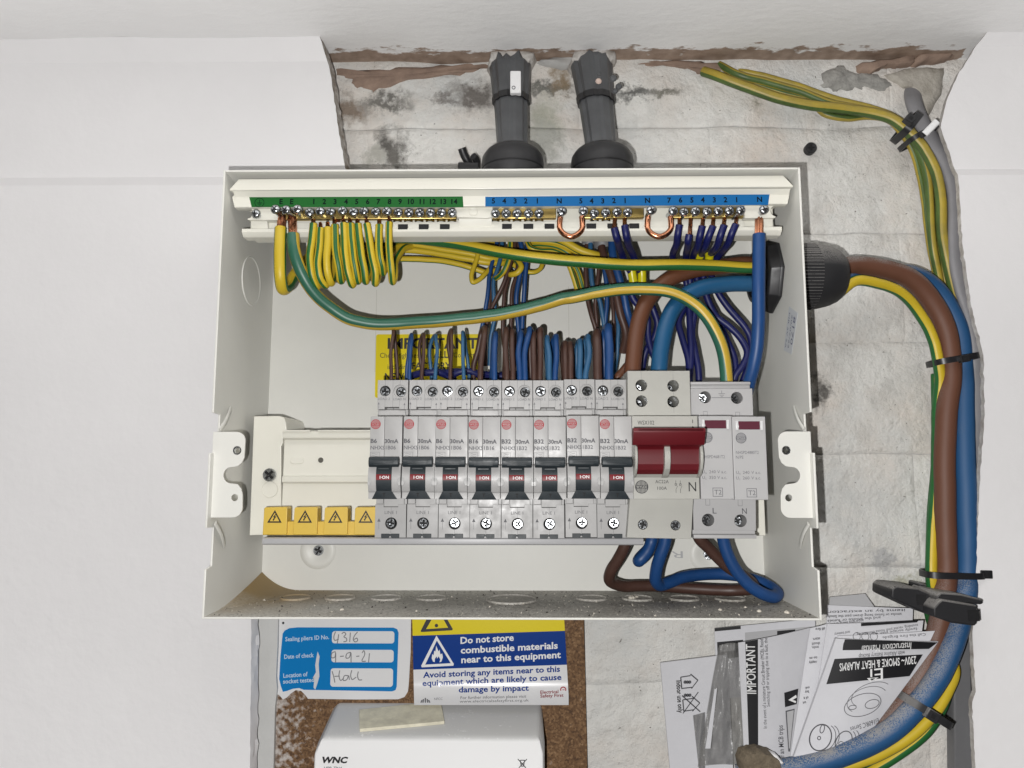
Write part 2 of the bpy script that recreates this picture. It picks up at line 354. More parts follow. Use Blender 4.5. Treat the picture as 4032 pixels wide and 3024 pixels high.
# ================================================================== the setting
# ---- ceiling
def ceiling_mat():
    m = node_mat('painted_ceiling_with_bare_plaster_edge'); N, L = nt(m); b = N['Principled BSDF']; b.inputs['Roughness'].default_value = 0.6
    g = N.new('ShaderNodeNewGeometry'); sx = N.new('ShaderNodeSeparateXYZ'); L.new(g.outputs['Position'], sx.inputs[0])
    mp = N.new('ShaderNodeMapping'); mp.inputs['Scale'].default_value = (55, 130, 100); L.new(g.outputs['Position'], mp.inputs['Vector'])
    n = N.new('ShaderNodeTexNoise'); n.inputs['Scale'].default_value = 1.0; n.inputs['Detail'].default_value = 6; n.inputs['Roughness'].default_value = 0.62; L.new(mp.outputs[0], n.inputs['Vector'])
    mr = N.new('ShaderNodeMapRange'); mr.inputs['From Min'].default_value = 0.066; mr.inputs['From Max'].default_value = 0.090
    mr.inputs['To Min'].default_value = -0.22; mr.inputs['To Max'].default_value = 0.36; L.new(sx.outputs['Y'], mr.inputs['Value'])
    # the bare strip only runs where the wall board has been cut away
    x0 = N.new('ShaderNodeMapRange'); x0.inputs['From Min'].default_value = -0.142; x0.inputs['From Max'].default_value = -0.134; x0.inputs['To Min'].default_value = -1; x0.inputs['To Max'].default_value = 0; L.new(sx.outputs['X'], x0.inputs['Value'])
    x1 = N.new('ShaderNodeMapRange'); x1.inputs['From Min'].default_value = 0.322; x1.inputs['From Max'].default_value = 0.332; x1.inputs['To Min'].default_value = 0; x1.inputs['To Max'].default_value = -1; L.new(sx.outputs['X'], x1.inputs['Value'])
    a = N.new('ShaderNodeMath'); a.operation = 'ADD'; L.new(n.outputs['Fac'], a.inputs[0]); L.new(mr.outputs[0], a.inputs[1])
    a2 = N.new('ShaderNodeMath'); a2.operation = 'ADD'; L.new(a.outputs[0], a2.inputs[0]); L.new(x0.outputs[0], a2.inputs[1])
    a3 = N.new('ShaderNodeMath'); a3.operation = 'ADD'; L.new(a2.outputs[0], a3.inputs[0]); L.new(x1.outputs[0], a3.inputs[1])
    r = N.new('ShaderNodeValToRGB'); e = r.color_ramp.elements; e[0].position = 0.55; e[0].color = (0, 0, 0, 1); e[1].position = 0.63; e[1].color = (1, 1, 1, 1)
    L.new(a3.outputs[0], r.inputs['Fac'])
    n2 = N.new('ShaderNodeTexNoise'); n2.inputs['Scale'].default_value = 120; n2.inputs['Detail'].default_value = 4; L.new(g.outputs['Position'], n2.inputs['Vector'])
    br = N.new('ShaderNodeValToRGB'); br.color_ramp.elements[0].color = (0.22, 0.155, 0.115, 1); br.color_ramp.elements[1].color = (0.38, 0.285, 0.225, 1); br.color_ramp.elements[0].position = 0.3; br.color_ramp.elements[1].position = 0.7
    L.new(n2.outputs['Fac'], br.inputs['Fac'])
    mix = N.new('ShaderNodeMix'); mix.data_type = 'RGBA'; mix.inputs['A'].default_value = (0.83, 0.825, 0.82, 1); L.new(br.outputs[0], mix.inputs['B']); L.new(r.outputs[0], mix.inputs['Factor'])
    L.new(mix.outputs['Result'], b.inputs['Base Color'])
    bp = N.new('ShaderNodeBump'); bp.inputs['Strength'].default_value = 0.45; bp.inputs['Distance'].default_value = 0.0012; L.new(n.outputs['Fac'], bp.inputs['Height']); L.new(bp.outputs[0], b.inputs['Normal'])
    return m
def cz(x, y): return 250+1.1*noise.noise(Vector((x*0.012, y*0.012, 3)))+0.5*noise.noise(Vector((x*0.05, y*0.05, 1)))
mb = MB(); mb.grid(lambda u, v: (-700+1400*u, -640+740*v, cz(-700+1400*u, -640+740*v)), 140, 74)
tag(mb.build('ceiling', ceiling_mat(), None, angle=80), kind='structure')
# ---- painted brick wall behind everything
def masonry_mat():
    m = node_mat('limewashed_brick'); N, L = nt(m); b = N['Principled BSDF']; b.inputs['Roughness'].default_value = 0.8
    g = N.new('ShaderNodeNewGeometry')
    def nz(scale, det=5, ro=0.6):
        n = N.new('ShaderNodeTexNoise'); n.inputs['Scale'].default_value = scale; n.inputs['Detail'].default_value = det; n.inputs['Roughness'].default_value = ro
        L.new(g.outputs['Position'], n.inputs['Vector']); return n
    def ramp(src, p0, p1, c0=(0, 0, 0, 1), c1=(1, 1, 1, 1)):
        r = N.new('ShaderNodeValToRGB'); e = r.color_ramp.elements; e[0].position = p0; e[1].position = p1; e[0].color = c0; e[1].color = c1
        L.new(src, r.inputs['Fac']); return r.outputs['Color']
    def mixc(f, a, bcol):
        x = N.new('ShaderNodeMix'); x.data_type = 'RGBA'
        if isinstance(a, tuple): x.inputs['A'].default_value = (*a, 1)
        else: L.new(a, x.inputs['A'])
        x.inputs['B'].default_value = (*bcol, 1); L.new(f, x.inputs['Factor']); return x.outputs['Result']
    c = mixc(ramp(nz(19).outputs['Fac'], 0.42, 0.70), (0.79, 0.78, 0.745), (0.70, 0.635, 0.57))
    c = mixc(ramp(nz(33, 8, 0.7).outputs['Fac'], 0.48, 0.76), c, (0.56, 0.545, 0.515))
    c = mixc(ramp(nz(9).outputs['Fac'], 0.50, 0.68), c, (0.66, 0.675, 0.665))
    c = mixc(ramp(nz(170, 6, 0.75).outputs['Fac'], 0.62, 0.80), c, (0.44, 0.415, 0.375))
    vo = nz(420, 2); c = mixc(ramp(vo.outputs['Fac'], 0.71, 0.76), c, (0.16, 0.145, 0.125))
    dn = nz(75, 6, 0.7)
    sub = N.new('ShaderNodeVectorMath'); sub.operation = 'SUBTRACT'; sub.inputs[1].default_value = (0.5, 0.5, 0.5); L.new(dn.outputs['Color'], sub.inputs[0])
    sc = N.new('ShaderNodeVectorMath'); sc.operation = 'SCALE'; sc.inputs['Scale'].default_value = 0.044; L.new(sub.outputs[0], sc.inputs[0])
    ps = N.new('ShaderNodeVectorMath'); ps.operation = 'ADD'; L.new(g.outputs['Position'], ps.inputs[0]); L.new(sc.outputs[0], ps.inputs[1])
    for pt, rad, sq, col in STAINS_AND_CREVICES:
        d = N.new('ShaderNodeVectorMath'); d.operation = 'SUBTRACT'; L.new(ps.outputs[0], d.inputs[0]); d.inputs[1].default_value = tuple(pt*S)
        k = N.new('ShaderNodeVectorMath'); k.operation = 'MULTIPLY'; k.inputs[1].default_value = (sq[0], 0.2, sq[1]); L.new(d.outputs[0], k.inputs[0])
        ln = N.new('ShaderNodeVectorMath'); ln.operation = 'LENGTH'; L.new(k.outputs[0], ln.inputs[0])
        c = mixc(ramp(ln.outputs['Value'], rad*S*0.35, rad*S*1.3, (1, 1, 1, 1), (0, 0, 0, 1)), c, col)
    L.new(c, b.inputs['Base Color'])
    bn = nz(140, 9, 0.72); bp = N.new('ShaderNodeBump'); bp.inputs['Strength'].default_value = 0.9; bp.inputs['Distance'].default_value = 0.0024
    L.new(bn.outputs['Fac'], bp.inputs['Height'])
    bn2 = nz(26, 5, 0.6); bp2 = N.new('ShaderNodeBump'); bp2.inputs['Strength'].default_value = 0.9; bp2.inputs['Distance'].default_value = 0.006
    L.new(bn2.outputs['Fac'], bp2.inputs['Height']); L.new(bp2.outputs[0], bp.inputs['Normal']); L.new(bp.outputs[0], b.inputs['Normal'])
    return m
WY = 93.0
STAINS_AND_CREVICES = [(A2(480, 800, WY), 12, (1, 1), (0.132, 0.125, 0.113)), (A2(500, 870, WY), 9, (1, 1), (0.155, 0.147, 0.132)),  # wall stains, plus the shade of brick crevices put into the colour
          (A2(230, 610, WY), 13, (0.7, 1.3), (0.260, 0.207, 0.163)), (A2(440, 560, WY), 10, (0.45, 1.6), (0.170, 0.163, 0.147)), (A2(920, 520, WY), 11, (0.7, 1), (0.185, 0.170, 0.155)),
          (A2(760, 545, WY), 6, (0.6, 1.6), (0.200, 0.185, 0.170)), (A2(1340, 490, WY), 9, (0.45, 1.8), (0.147, 0.147, 0.132)), (A2(1400, 440, WY), 9, (1, 0.7), (0.275, 0.207, 0.132)),
          (A2(1790, 510, WY), 9, (0.55, 1.5), (0.132, 0.132, 0.125)), (A2(1960, 500, WY), 7, (0.5, 1.8), (0.185, 0.177, 0.147)),
          (A2(1310, 660, WY), 13, (1.1, 0.7), (0.450, 0.450, 0.372)), (A2(1290, 780, WY), 14, (1, 0.8), (0.450, 0.450, 0.410)),
          (FU(1770, 845, WY), 8.5, (1.1, 0.8), (0.095, 0.088, 0.080)), (A2(380, 850, WY), 8, (1, 1), (0.450, 0.440, 0.395)),
          (E2(360, 400, WY), 4, (1.6, 0.7), (0.320, 0.305, 0.245)), (B6(900, 1430, WY), 7, (1, 1), (0.450, 0.450, 0.450)), (E3(620, 185, WY), 8, (0.6, 1.6), (0.450, 0.440, 0.350))]
M['masonry'] = masonry_mat()
WALL = MB().box(-420, 520, WY+2.7, WY+16, -420, 262).build('wall_back', 'masonry', None)
tag(WALL, kind='structure')
joints = [270, 198.5, 119.8, 41.8, -36.1, -111.4, -188, -264]
def warp(x, z): return z+2.2*noise.noise(Vector((x*0.016, z*0.004, 11)))+0.7*noise.noise(Vector((x*0.06, z*0.01, 5)))
def make_brick(x0, x1, z0, z1, seed):
    def fn(u, v):
        x = x0+(x1-x0)*u; z = z0+(z1-z0)*v
        ez = min(z-z0, z1-z); ex = min(x-x0, x1-x)
        y = WY+2.8*noise.noise(Vector((x*0.018, z*0.028, 1.5)))+2.0*noise.noise(Vector((x*0.05, z*0.06, 7)))+0.7*noise.noise(Vector((x*0.13, z*0.13, seed)))
        if ez < 0.4: y += 1.5
        elif ez < 2.2: y += 0.5
        if ex < 0.2: y += 0.35
        return (x, min(y, WY+3.2), warp(x, z))
    us = [0, 0.006, 0.02]+[k/18 for k in range(1, 18)]+[0.98, 0.994, 1]; vs_ = [0, 0.018, 0.06, 0.2, 0.35, 0.5, 0.65, 0.8, 0.94, 0.982, 1]
    m_ = MB(); V = [fn(u, v) for v in vs_ for u in us]; nu = len(us)
    m_.add(V, [(j*nu+i, j*nu+i+1, (j+1)*nu+i+1, (j+1)*nu+i) for j in range(len(vs_)-1) for i in range(nu-1)])
    m_.build('brick', 'masonry', WALL, angle=75)
bi = 0
for c in range(len(joints)-1):
    zt_, zb_ = joints[c], joints[c+1]
    x = -420+(112 if c % 2 else 18)
    while x < 330:
        xa, xb = x+0.05, x+224.95; x += 225
        za, zb2 = zb_+0.3, zt_-0.3
        if xb < -160 and zb2 > 0: continue
        if xb < -165 or xa > 330: continue
        if za > -126 and zb2 < 126 and xa > -169 and xb < 169: continue
        if xb < 49 and zb2 < -126: continue
        make_brick(xa, xb, za, min(zb2, 256), bi*3.7); bi += 1
# ---- mortar and plaster left on the wall
def blob(name, pts, y0, y1, m_, parent, seed, jag=1.2, steps=5):
    """irregular scab of material: outline points (world mm) roughened, domed from y1 (wall) to y0 (front)"""
    out = []
    n = len(pts)
    for i in range(n):
        a, b = pts[i], pts[(i+1) % n]
        for k in range(steps):
            p = a.lerp(b, k/steps); q = p.copy()
            q.x += jag*noise.noise(Vector((p.x*0.25, p.z*0.25, seed))); q.z += jag*noise.noise(Vector((p.x*0.25, p.z*0.25, seed+7))); out.append(q)
    c = sum(out, Vector())/len(out); rings = []
    for f, y in ((1.0, y1), (0.97, y0*0.35+y1*0.65), (0.86, y0), (0.55, y0-0.4), (0.25, y0-0.2)):
        rings.append([Vector((c.x+(p.x-c.x)*f, y+0.5*noise.noise(Vector((p.x*f*0.3, p.z*f*0.3, seed+3))), c.z+(p.z-c.z)*f)) for p in out])
    m2 = MB(); n = len(out); vs = [v for r_ in rings for v in r_]+[Vector((c.x, y0-0.2, c.z))]
    fs = [(j*n+i, j*n+(i+1) % n, (j+1)*n+(i+1) % n, (j+1)*n+i) for j in range(len(rings)-1) for i in range(n)]
    fs += [((len(rings)-1)*n+i, (len(rings)-1)*n+(i+1) % n, len(vs)-1) for i in range(n)]
    m2.add(vs, fs); return m2.build(name, m_, parent, angle=75)
blob('mortar_patch', [E2(850, 180, 90), E2(1000, 90, 90), E2(1150, 150, 90), E2(1370, 170, 90), E2(1500, 280, 90), E2(1420, 320, 90), E2(1150, 300, 90), E2(960, 310, 90), E2(870, 270, 90)], WY-1.2, WY+3, 'mortar', WALL, 1.1, 4.0)
blob('mortar_patch', [E2(1370, 170, 90), E2(1600, 110, 90), E2(1880, 110, 90), E2(1850, 330, 90), E2(1740, 520, 90), E2(1690, 420, 90), E2(1620, 300, 90), E2(1500, 270, 90)], WY-2.5, WY+3, mat('buff_mortar', (0.47, 0.44, 0.39), 0.9, col2=(0.30, 0.275, 0.235), vscale=80, bump=0.8, bscale=400, bdist=0.001), WALL, 4.3)
blob('plaster_patch', [A2(135, 375, 90), A2(600, 350, 90), A2(900, 330, 90), A2(1090, 345, 90), A2(850, 385, 90), A2(600, 420, 90), A2(380, 490, 90), A2(330, 500, 90), A2(240, 460, 90), A2(230, 415, 90), A2(140, 400, 90)], WY-1.0, WY+3, 'rawplaster', WALL, 2.2, 4.0)
blob('plaster_patch', [A2(1660, 305, 90), A2(2100, 320, 90), A2(2300, 330, 90), A2(2320, 365, 90), A2(2150, 395, 90), A2(2120, 360, 90), A2(1880, 350, 90), A2(1690, 335, 90)], WY-1.0, WY+3, 'rawplaster', WALL, 5.2, 3.0)
blob('plaster_patch', [E2(1150, 105, 90), E2(1500, 60, 90), E2(1620, 20, 90), E2(1640, 90, 90), E2(1500, 120, 90), E2(1400, 115, 90), E2(1250, 175, 90), E2(1160, 160, 90)], WY-5, WY+3, 'rawplaster', WALL, 6.2, 1.5)
blob('plaster_patch', [A3(1660, 215, 84), A3(1760, 190, 80), A3(1900, 185, 76), A3(1870, 250, 80), A3(1830, 320, 84), A3(1700, 370, 88), A3(1530, 400, 90), A3(1520, 375, 90), A3(1600, 290, 88)], WY-7, WY+3, 'rawplaster', WALL, 9.2, 1.5)
blob('mortar_patch', [A2(1250, 335, 90), A2(1450, 300, 90), A2(1660, 290, 90), A2(1660, 350, 90), A2(1540, 360, 90), A2(1400, 370, 90)], WY-5, WY+3, mat('grey_cement', (0.46, 0.455, 0.44), 0.9, var=0.2, vscale=90, bump=0.6), WALL, 7.7)
M['paintededge'] = mat('chalky_plaster_edge', (0.62, 0.605, 0.58), 0.85, col2=(0.34, 0.31, 0.28), vscale=150, bump=0.5, bscale=500)
# ---- plasterboard to the left and right of the opening (coved top edge, shallow step between two boards)
def board(name, prof, xfar, edge, back, seed, jag=0.6, step=3.0):
    """prof: (y,z) from top to bottom; edge(z,y)->x of the cut edge; far end at xfar"""
    rows = []
    for (ya, za), (yb, zb) in zip(prof, prof[1:]):
        n = max(1, int(abs(za-zb)/step))
        rows += [(ya+(yb-ya)*k/n, za+(zb-za)*k/n) for k in range(n)]
    rows.append(prof[-1]); vs = []; cols = 16
    for y, z in rows:
        xe = edge(z, y)+jag*noise.noise(Vector((z*0.22, seed, 0)))+0.5*jag*noise.noise(Vector((z*0.7, seed, 4)))
        for k in range(cols+1):
            x = xe+(xfar-xe)*(k/cols)**1.5
            vs.append((x, y+0.55*noise.noise(Vector((x*0.012, z*0.014, seed)))+0.14*noise.noise(Vector((x*0.06, z*0.06, seed+2))), z))
    w_ = cols+1; fs = [(j*w_+i, j*w_+i+1, (j+1)*w_+i+1, (j+1)*w_+i) for j in range(len(rows)-1) for i in range(cols)]
    m_ = MB(); m_.add(vs, fs, 0)
    # the broken edge of the board, seen end on
    n = len(rows); ev = []
    for d in (0.0, 0.35, 0.7, 1.0):
        for j, (y, z) in enumerate(rows):
            p = Vector(vs[j*w_]); sgn = 1 if xfar < p.x else -1
            k_ = 1.0 if sgn > 0 else -0.1
            ev.append((p.x+sgn*k_*(1.5*d+(1.1*noise.noise(Vector((z*0.15, d*3, seed+8))) if d else 0)), p.y+back*d, z))
    m_.add(ev, [(a*n+j, a*n+j+1, (a+1)*n+j+1, (a+1)*n+j) for a in range(3) for j in range(n-1)], 1)
    for q, f_ in enumerate(m_.f):
        if m_.m[q] == 1 and xfar < 0 and m_.v[f_[0]].z < -127: m_.m[q] = 0
    return tag(m_.build(name, ['paint', 'paperedge' if xfar < 0 else 'paintededge'], None, angle=14, recalc=False), kind='structure')
def lin(tab):
    def f(z, y=0):
        for (z0, x0), (z1, x1) in zip(tab, tab[1:]):
            if z <= z0 and z >= z1: return x0+(x1-x0)*(z0-z)/(z0-z1) if z0 != z1 else x1
        return tab[-1][1] if z < tab[-1][0] else tab[0][1]
    return f
a_, b_ = FU(690, 78, 62), FU(712, 150, 67); c_, d_ = FU(733, 290, 67), FU(746, 362, 67)
left_edge = lin([(252, a_.x), (b_.z, b_.x), (c_.z, c_.x), (d_.z, d_.x), (151, -112), (142, -108), (129, -170.4), (-128.5, -170.4), (-129.5, -164.5), (-160, -163.4), (-190, -162.5), (-230, -161), (-420, -159)])
board('wall_left', [(60, 250.5), (67.5, 236), (67, 200), (67, 152), (62.3, 144.5), (62.3, 129), (62, 0), (62, -128), (62, -131), (61.5, -420)], -900, left_edge, 9, 3.3, jag=0.5)
r_ = [A3(1985, 195, 62), A3(1905, 300, 67), A3(1800, 470, 67), A3(1740, 600, 67), A3(1690, 790, 67), A3(1740, 930, 67), A3(1790, 1050, 65)]
right_edge = lin([(252, r_[0].x)]+[(p.z, p.x) for p in r_[1:]]+[(B5(1640, 100, 62).z, B5(1640, 100, 62).x), (B5(1720, 700, 62).z, B5(1720, 700, 62).x), (B5(1840, 1200, 62).z, B5(1840, 1200, 62).x), (B6(1845, 100, 62).z, B6(1845, 100, 62).x),
                  (B6(1790, 900, 62).z, B6(1790, 900, 62).x), (E3(1200, 150, 62).z, E3(1200, 150, 62).x), (E3(1170, 600, 62).z, E3(1170, 600, 62).x), (E3(1185, 900, 62).z, E3(1185, 900, 62).x), (E3(1195, 1050, 62).z, E3(1195, 1050, 62).x), (E3(1165, 1150, 62).z, E3(1165, 1150, 62).x), (E3(1195, 1640, 62).z, E3(1195, 1640, 62).x), (-420, 281)])
board('wall_right', [(60, 250.5), (66.5, 244), (67, 200), (67, 155), (63.5, 149.5), (63, 129), (62.5, 0), (62.5, -420)], 900, right_edge, 4, 8.1, jag=0.8)
# second, older board under the left one, below the box
o = MB(); pts = [B7(1560, 700, 72), B7(1745, 700, 72), B7(1742, 900, 72), B7(1732, 1100, 72), B7(1738, 1180, 72), B7(1725, 1300, 72), B7(1715, 1700, 72), B7(1550, 1720, 72)]
o.py([(p.x, p.z) for p in pts], 80.5, 84)
STRIP = o.build('board_strip', mat('grey_white_filler', (0.60, 0.60, 0.585), 0.75, var=0.08, vscale=40, bump=0.3, bscale=300), None, bevel=0.4, org=(pts[3].x-8, 84, pts[3].z))
tag(STRIP, 'narrow vertical strip of pale grey filled board beside torn blue sticker', 'board')
# ================================================================== the steel enclosure
BX = thing('consumer_unit_enclosure', 'open cream steel consumer unit box screwed to the brick wall', 'enclosure', (0, 89, -128))
W2, H2, BD = 169.0, 128.2, 88.3
def dirty_box():
    m = node_mat('dusty_powder_coat'); N, L = nt(m); b = N['Principled BSDF']; b.inputs['Roughness'].default_value = 0.6
    g = N.new('ShaderNodeNewGeometry'); sx = N.new('ShaderNodeSeparateXYZ'); L.new(g.outputs['Position'], sx.inputs[0])
    n = N.new('ShaderNodeTexNoise'); n.inputs['Scale'].default_value = 620; n.inputs['Detail'].default_value = 4; n.inputs['Roughness'].default_value = 0.7; L.new(g.outputs['Position'], n.inputs['Vector'])
    n2 = N.new('ShaderNodeTexNoise'); n2.inputs['Scale'].default_value = 45; n2.inputs['Detail'].default_value = 5; L.new(g.outputs['Position'], n2.inputs['Vector'])
    # grit lies thickest at the back right
    mx = N.new('ShaderNodeMapRange'); mx.inputs['From Min'].default_value = -0.17; mx.inputs['From Max'].default_value = 0.12; mx.inputs['To Min'].default_value = -0.10; mx.inputs['To Max'].default_value = 0.10; L.new(sx.outputs['X'], mx.inputs['Value'])
    a = N.new('ShaderNodeMath'); a.operation = 'ADD'; L.new(n.outputs['Fac'], a.inputs[0]); L.new(mx.outputs[0], a.inputs[1])
    a2 = N.new('ShaderNodeMath'); a2.operation = 'MULTIPLY_ADD'; a2.inputs[1].default_value = 0.35; L.new(n2.outputs['Fac'], a2.inputs[0]); L.new(a.outputs[0], a2.inputs[2])
    r = N.new('ShaderNodeValToRGB'); e = r.color_ramp.elements; e[0].position = 0.52; e[1].position = 0.86; e[0].color = (0.62, 0.60, 0.55, 1); e[1].color = (0.27, 0.255, 0.225, 1)
    L.new(a2.outputs[0], r.inputs['Fac'])
    # brown water stain in the left corner
    d = N.new('ShaderNodeVectorMath'); d.operation = 'DISTANCE'; d.inputs[1].default_value = (-0.170, 0.090, -0.128); L.new(g.outputs['Position'], d.inputs[0])
    s2 = N.new('ShaderNodeMath'); s2.operation = 'MULTIPLY_ADD'; s2.inputs[1].default_value = 0.05; L.new(n2.outputs['Fac'], s2.inputs[0]); L.new(d.outputs['Value'], s2.inputs[2])
    r2 = N.new('ShaderNodeValToRGB'); r2.color_ramp.elements[0].position = 0.06; r2.color_ramp.elements[1].position = 0.115; r2.color_ramp.elements[0].color = (1, 1, 1, 1); r2.color_ramp.elements[1].color = (0, 0, 0, 1); L.new(s2.outputs[0], r2.inputs['Fac'])
    mix = N.new('ShaderNodeMix'); mix.data_type = 'RGBA'; L.new(r.outputs[0], mix.inputs['A']); mix.inputs['B'].default_value = (0.30, 0.205, 0.085, 1); L.new(r2.outputs[0], mix.inputs['Factor'])
    L.new(mix.outputs['Result'], b.inputs['Base Color'])
    bp = N.new('ShaderNodeBump'); bp.inputs['Strength'].default_value = 0.5; bp.inputs['Distance'].default_value = 0.0005; L.new(n.outputs['Fac'], bp.inputs['Height']); L.new(bp.outputs[0], b.inputs['Normal'])
    return m
M['dirty'] = dirty_box()
T = 1.25
MB().box(-W2+T, W2-T, BD, BD+T, -H2+T, H2-T).build('back_panel', 'box', BX)
for sgn in (-1, 1):
    # front edge of the side wall is notched where the cover hooks in; (y, z) outline
    prof = [(0, H2), (0, -15), (9, -15.3), (9, -25.6), (3.4, -25.8), (3.4, -37.4), (-1.6, -37.7), (-1.6, -79), (7.5, -79.3), (7.5, -100.6), (0, -101.6), (0, -H2), (BD+T, -H2), (BD+T, H2)]
    xa, xb = (W2-T, W2) if sgn > 0 else (-W2, -W2+T)
    sw = MB().px(prof, xa, xb).build('side_wall', 'box', BX, bevel=0.3)
    # round knockout pressed into the left wall / lanced edges beside the cover tab
    xi = sgn*(W2-T)
    if sgn < 0:
        k = MB(); k.lathe((xi, 47, 73.5), (1, 0, 0), [(15.9, 0.0), (15.5, 0.55), (14.9, 0.15), (14.7, 0.15), (0, 0.15)], 48); k.build('knockout', 'box', sw)
    for zz, flip in ((-17.5, 1), (-84, -1)):
        q = [(xi-sgn*0.5, 22, zz+7*flip), (xi-sgn*1.6, 17, zz+3*flip), (xi-sgn*2.0, 11.5, zz-2*flip), (xi-sgn*1.2, 6.5, zz-7*flip)]
        MB().tube(q, 1.15, 8, flat=(1.5, 0.6), ref=(sgn, 0, 0)).build('lanced_lip', 'box', sw)
    # front mounting tab with two holes and a bayonet notch
    xo, xi2 = sgn*(W2-0.2), sgn*150.4
    zt_, zb_ = -25.6, -73.6
    def X(v): return xo+(xi2-xo)*v
    out = [(X(0), zt_), (X(0.72), zt_)]
    cx, r = X(1)-(X(1)-X(0))/abs(X(1)-X(0))*5.2, 5.2
    s_ = 1 if xi2 > xo else -1
    out += [(cx+s_*r*math.sin(math.radians(a)), zt_-r+r*math.cos(math.radians(a))) for a in range(15, 91, 15)]
    out += [(X(1)-s_*0.2, -40), (X(0.92), -43.2), (X(0.80), -45.0), (X(0.66), -45.5)]
    out += [(X(0.62)-s_*4.6*math.sin(math.radians(a)), -50.1+4.6*math.cos(math.radians(a))) for a in range(0, 181, 20)]
    out += [(X(0.66), -54.7), (X(0.82), -55.2), (X(0.93), -57.5), (X(0.985), -61)]
    out += [(cx+s_*r*math.sin(math.radians(a)), zb_+r+r*math.cos(math.radians(a))) for a in range(90, 171, 15)]
    out += [(X(0.7), zb_), (X(0), zb_)]
    tb = plate('cover_tab', out, [circ(X(0.76), -36.2, 2.45), circ(X(0.75), -62.6, 1.95)], 3.0, 4.3, 'box', BX, bev=0.12)
    plate('screw_bush', circ(X(0.76), -36.2, 2.75), [circ(X(0.76), -36.2, 1.75)], 3.4, 6.0, 'zinc', tb)
MB().box(-W2+T, W2-T, 0, BD+T, H2-T, H2).build('top_wall', 'box', BX, bevel=0.3)
bw = MB().box(-W2+T, W2-T, 0, BD+T, -H2, -H2+T).build('bottom_wall', ['box', 'dirty'], BX, bevel=0.3)
for p in bw.data.polygons:
    if p.normal.z > 0.9: p.material_index = 1
for kx, kr in ((-135.4, 9.6), (-107.2, 9.6), (-78.5, 9.6), (-50, 9.6), (0, 15.6), (50, 9.6), (78.5, 9.6), (107.5, 9.6), (136, 9.6)):
    k = MB(); k.lathe((kx, 58 if kr < 12 else 53, -H2+T), (0, 0, 1), [(kr+0.2, 0.0), (kr-0.4, 1.1), (kr-1.2, 0.35), (0, 0.35)], 40); k.build('knockout', 'dirty', bw)
dw = MB(); dv = []
for k in range(9):
    a = math.pi/2*k/8; dv.append((-W2+T+(27*math.cos(a)**1.6 if k < 8 else 0)+0.05, BD-0.1, -H2+T+11*math.sin(a)**2.2+0.02))
fr_ = [(-W2+T+0.05, BD-70*(1-k/8)**0.9*1.0, -H2+T+10.9*(k/8)**2.6+0.02) for k in range(9)]
fl_ = [(-W2+T+27*(1-k/8), BD-70*(k/8)**1.1, -H2+T+0.35) for k in range(9)]
n9 = 9; mid = [tuple((Vector(dv[k])+Vector(fr_[8-k] if k else fr_[8]))/2) for k in range(9)]
def wedge(u, v):
    x = -W2+T+0.05+26*u; y = BD-0.1-68*v; hgt = 11.5*max(0, 1-u/(1.0001-0.55*v))**2.2*(1-v)**1.3
    return (x, y, -H2+T+0.02+hgt+0.35*max(0, (1-u)*(1-v)) - (0.3 if u+v > 1.05 else 0))
dw.grid(wedge, 14, 18); dw.build('dirt_drift', 'dirty', bw, angle=80)
# pressed fixing dimples with screws in the back panel
BP = [c for c in BX.children if c.name.startswith('back_panel')][0]
def screw_mesh(name, r, h, slot='cross', n=20):
    """pan-head screw along -y at the origin, head front at y=-h"""
    a, b = r*0.23, r*0.82
    plus = [(a, b), (-a, b), (-a, a), (-b, a), (-b, -a), (-a, -a), (-a, -b), (a, -b), (a, -a), (b, -a), (b, a), (a, a)]
    c45 = [(x*0.94, z*0.94) for x, z in plus]
    me1 = plate_mesh(circ(0, 0, r*0.93, n), [c45], -h, -h*0.45, bev=0.0)
    m_ = MB(); m_.lathe((0, 0, 0), (0, -1, 0), [(r, 0), (r, h*0.5), (r*0.985, h*0.72), (r*0.93, h*1.0)], n, caps=False)
    m_.lathe((0, -h*0.46, 0), (0, -1, 0), [(r*0.95, 0), (0, 0.01)], n)
    for k in range(n): m_.m[-1-k] = 1  # recess floor coloured black to stand in for its shade
    me2 = m_.mesh(name, recalc=True)
    bm = bmesh.new(); bm.from_mesh(me2); bm.from_mesh(me1); bm.to_mesh(me2); bm.free(); bpy.data.meshes.remove(me1)
    finish(me2, 30); me2.materials.append(M['zinc']); me2.materials.append(M['hole']); return me2
SCR = screw_mesh('screw', 2.65, 1.6); SCRB = screw_mesh('screw', 4.2, 1.8); SCRT = None
def dome_screw(r, h):
    m_ = MB(); m_.lathe((0, 0, 0), (0, -1, 0), [(r*0.9, -0.6), (r, 0.2), (r*0.97, h*0.45), (r*0.82, h*0.78), (r*0.55, h*0.96), (r*0.2, h*1.03), (0, h*1.04)], 20)
    m_.box(-r*0.62, r*0.62, -h*1.06, -h*0.7, -r*0.11, r*0.11, 1); m_.box(-r*0.11, r*0.11, -h*1.06, -h*0.7, -r*0.62, r*0.62, 1)  # black bars painted on as the shade of the cross slot
    me = m_.mesh('screw'); me.materials.append(M['zinc']); me.materials.append(M['hole']); return me
SCRT = dome_screw(2.85, 2.2)
def put(name, me, loc, parent, rot=0.0):
    o = bpy.data.objects.new(name, me); COL.objects.link(o); o.parent = parent
    o.location = (Vector(loc)-(wl(parent) if parent else Vector()))*S; o.rotation_euler = (random.uniform(-.13, .13), rot, random.uniform(-.13, .13)) if 'screw' in name else (0, rot, 0); return o
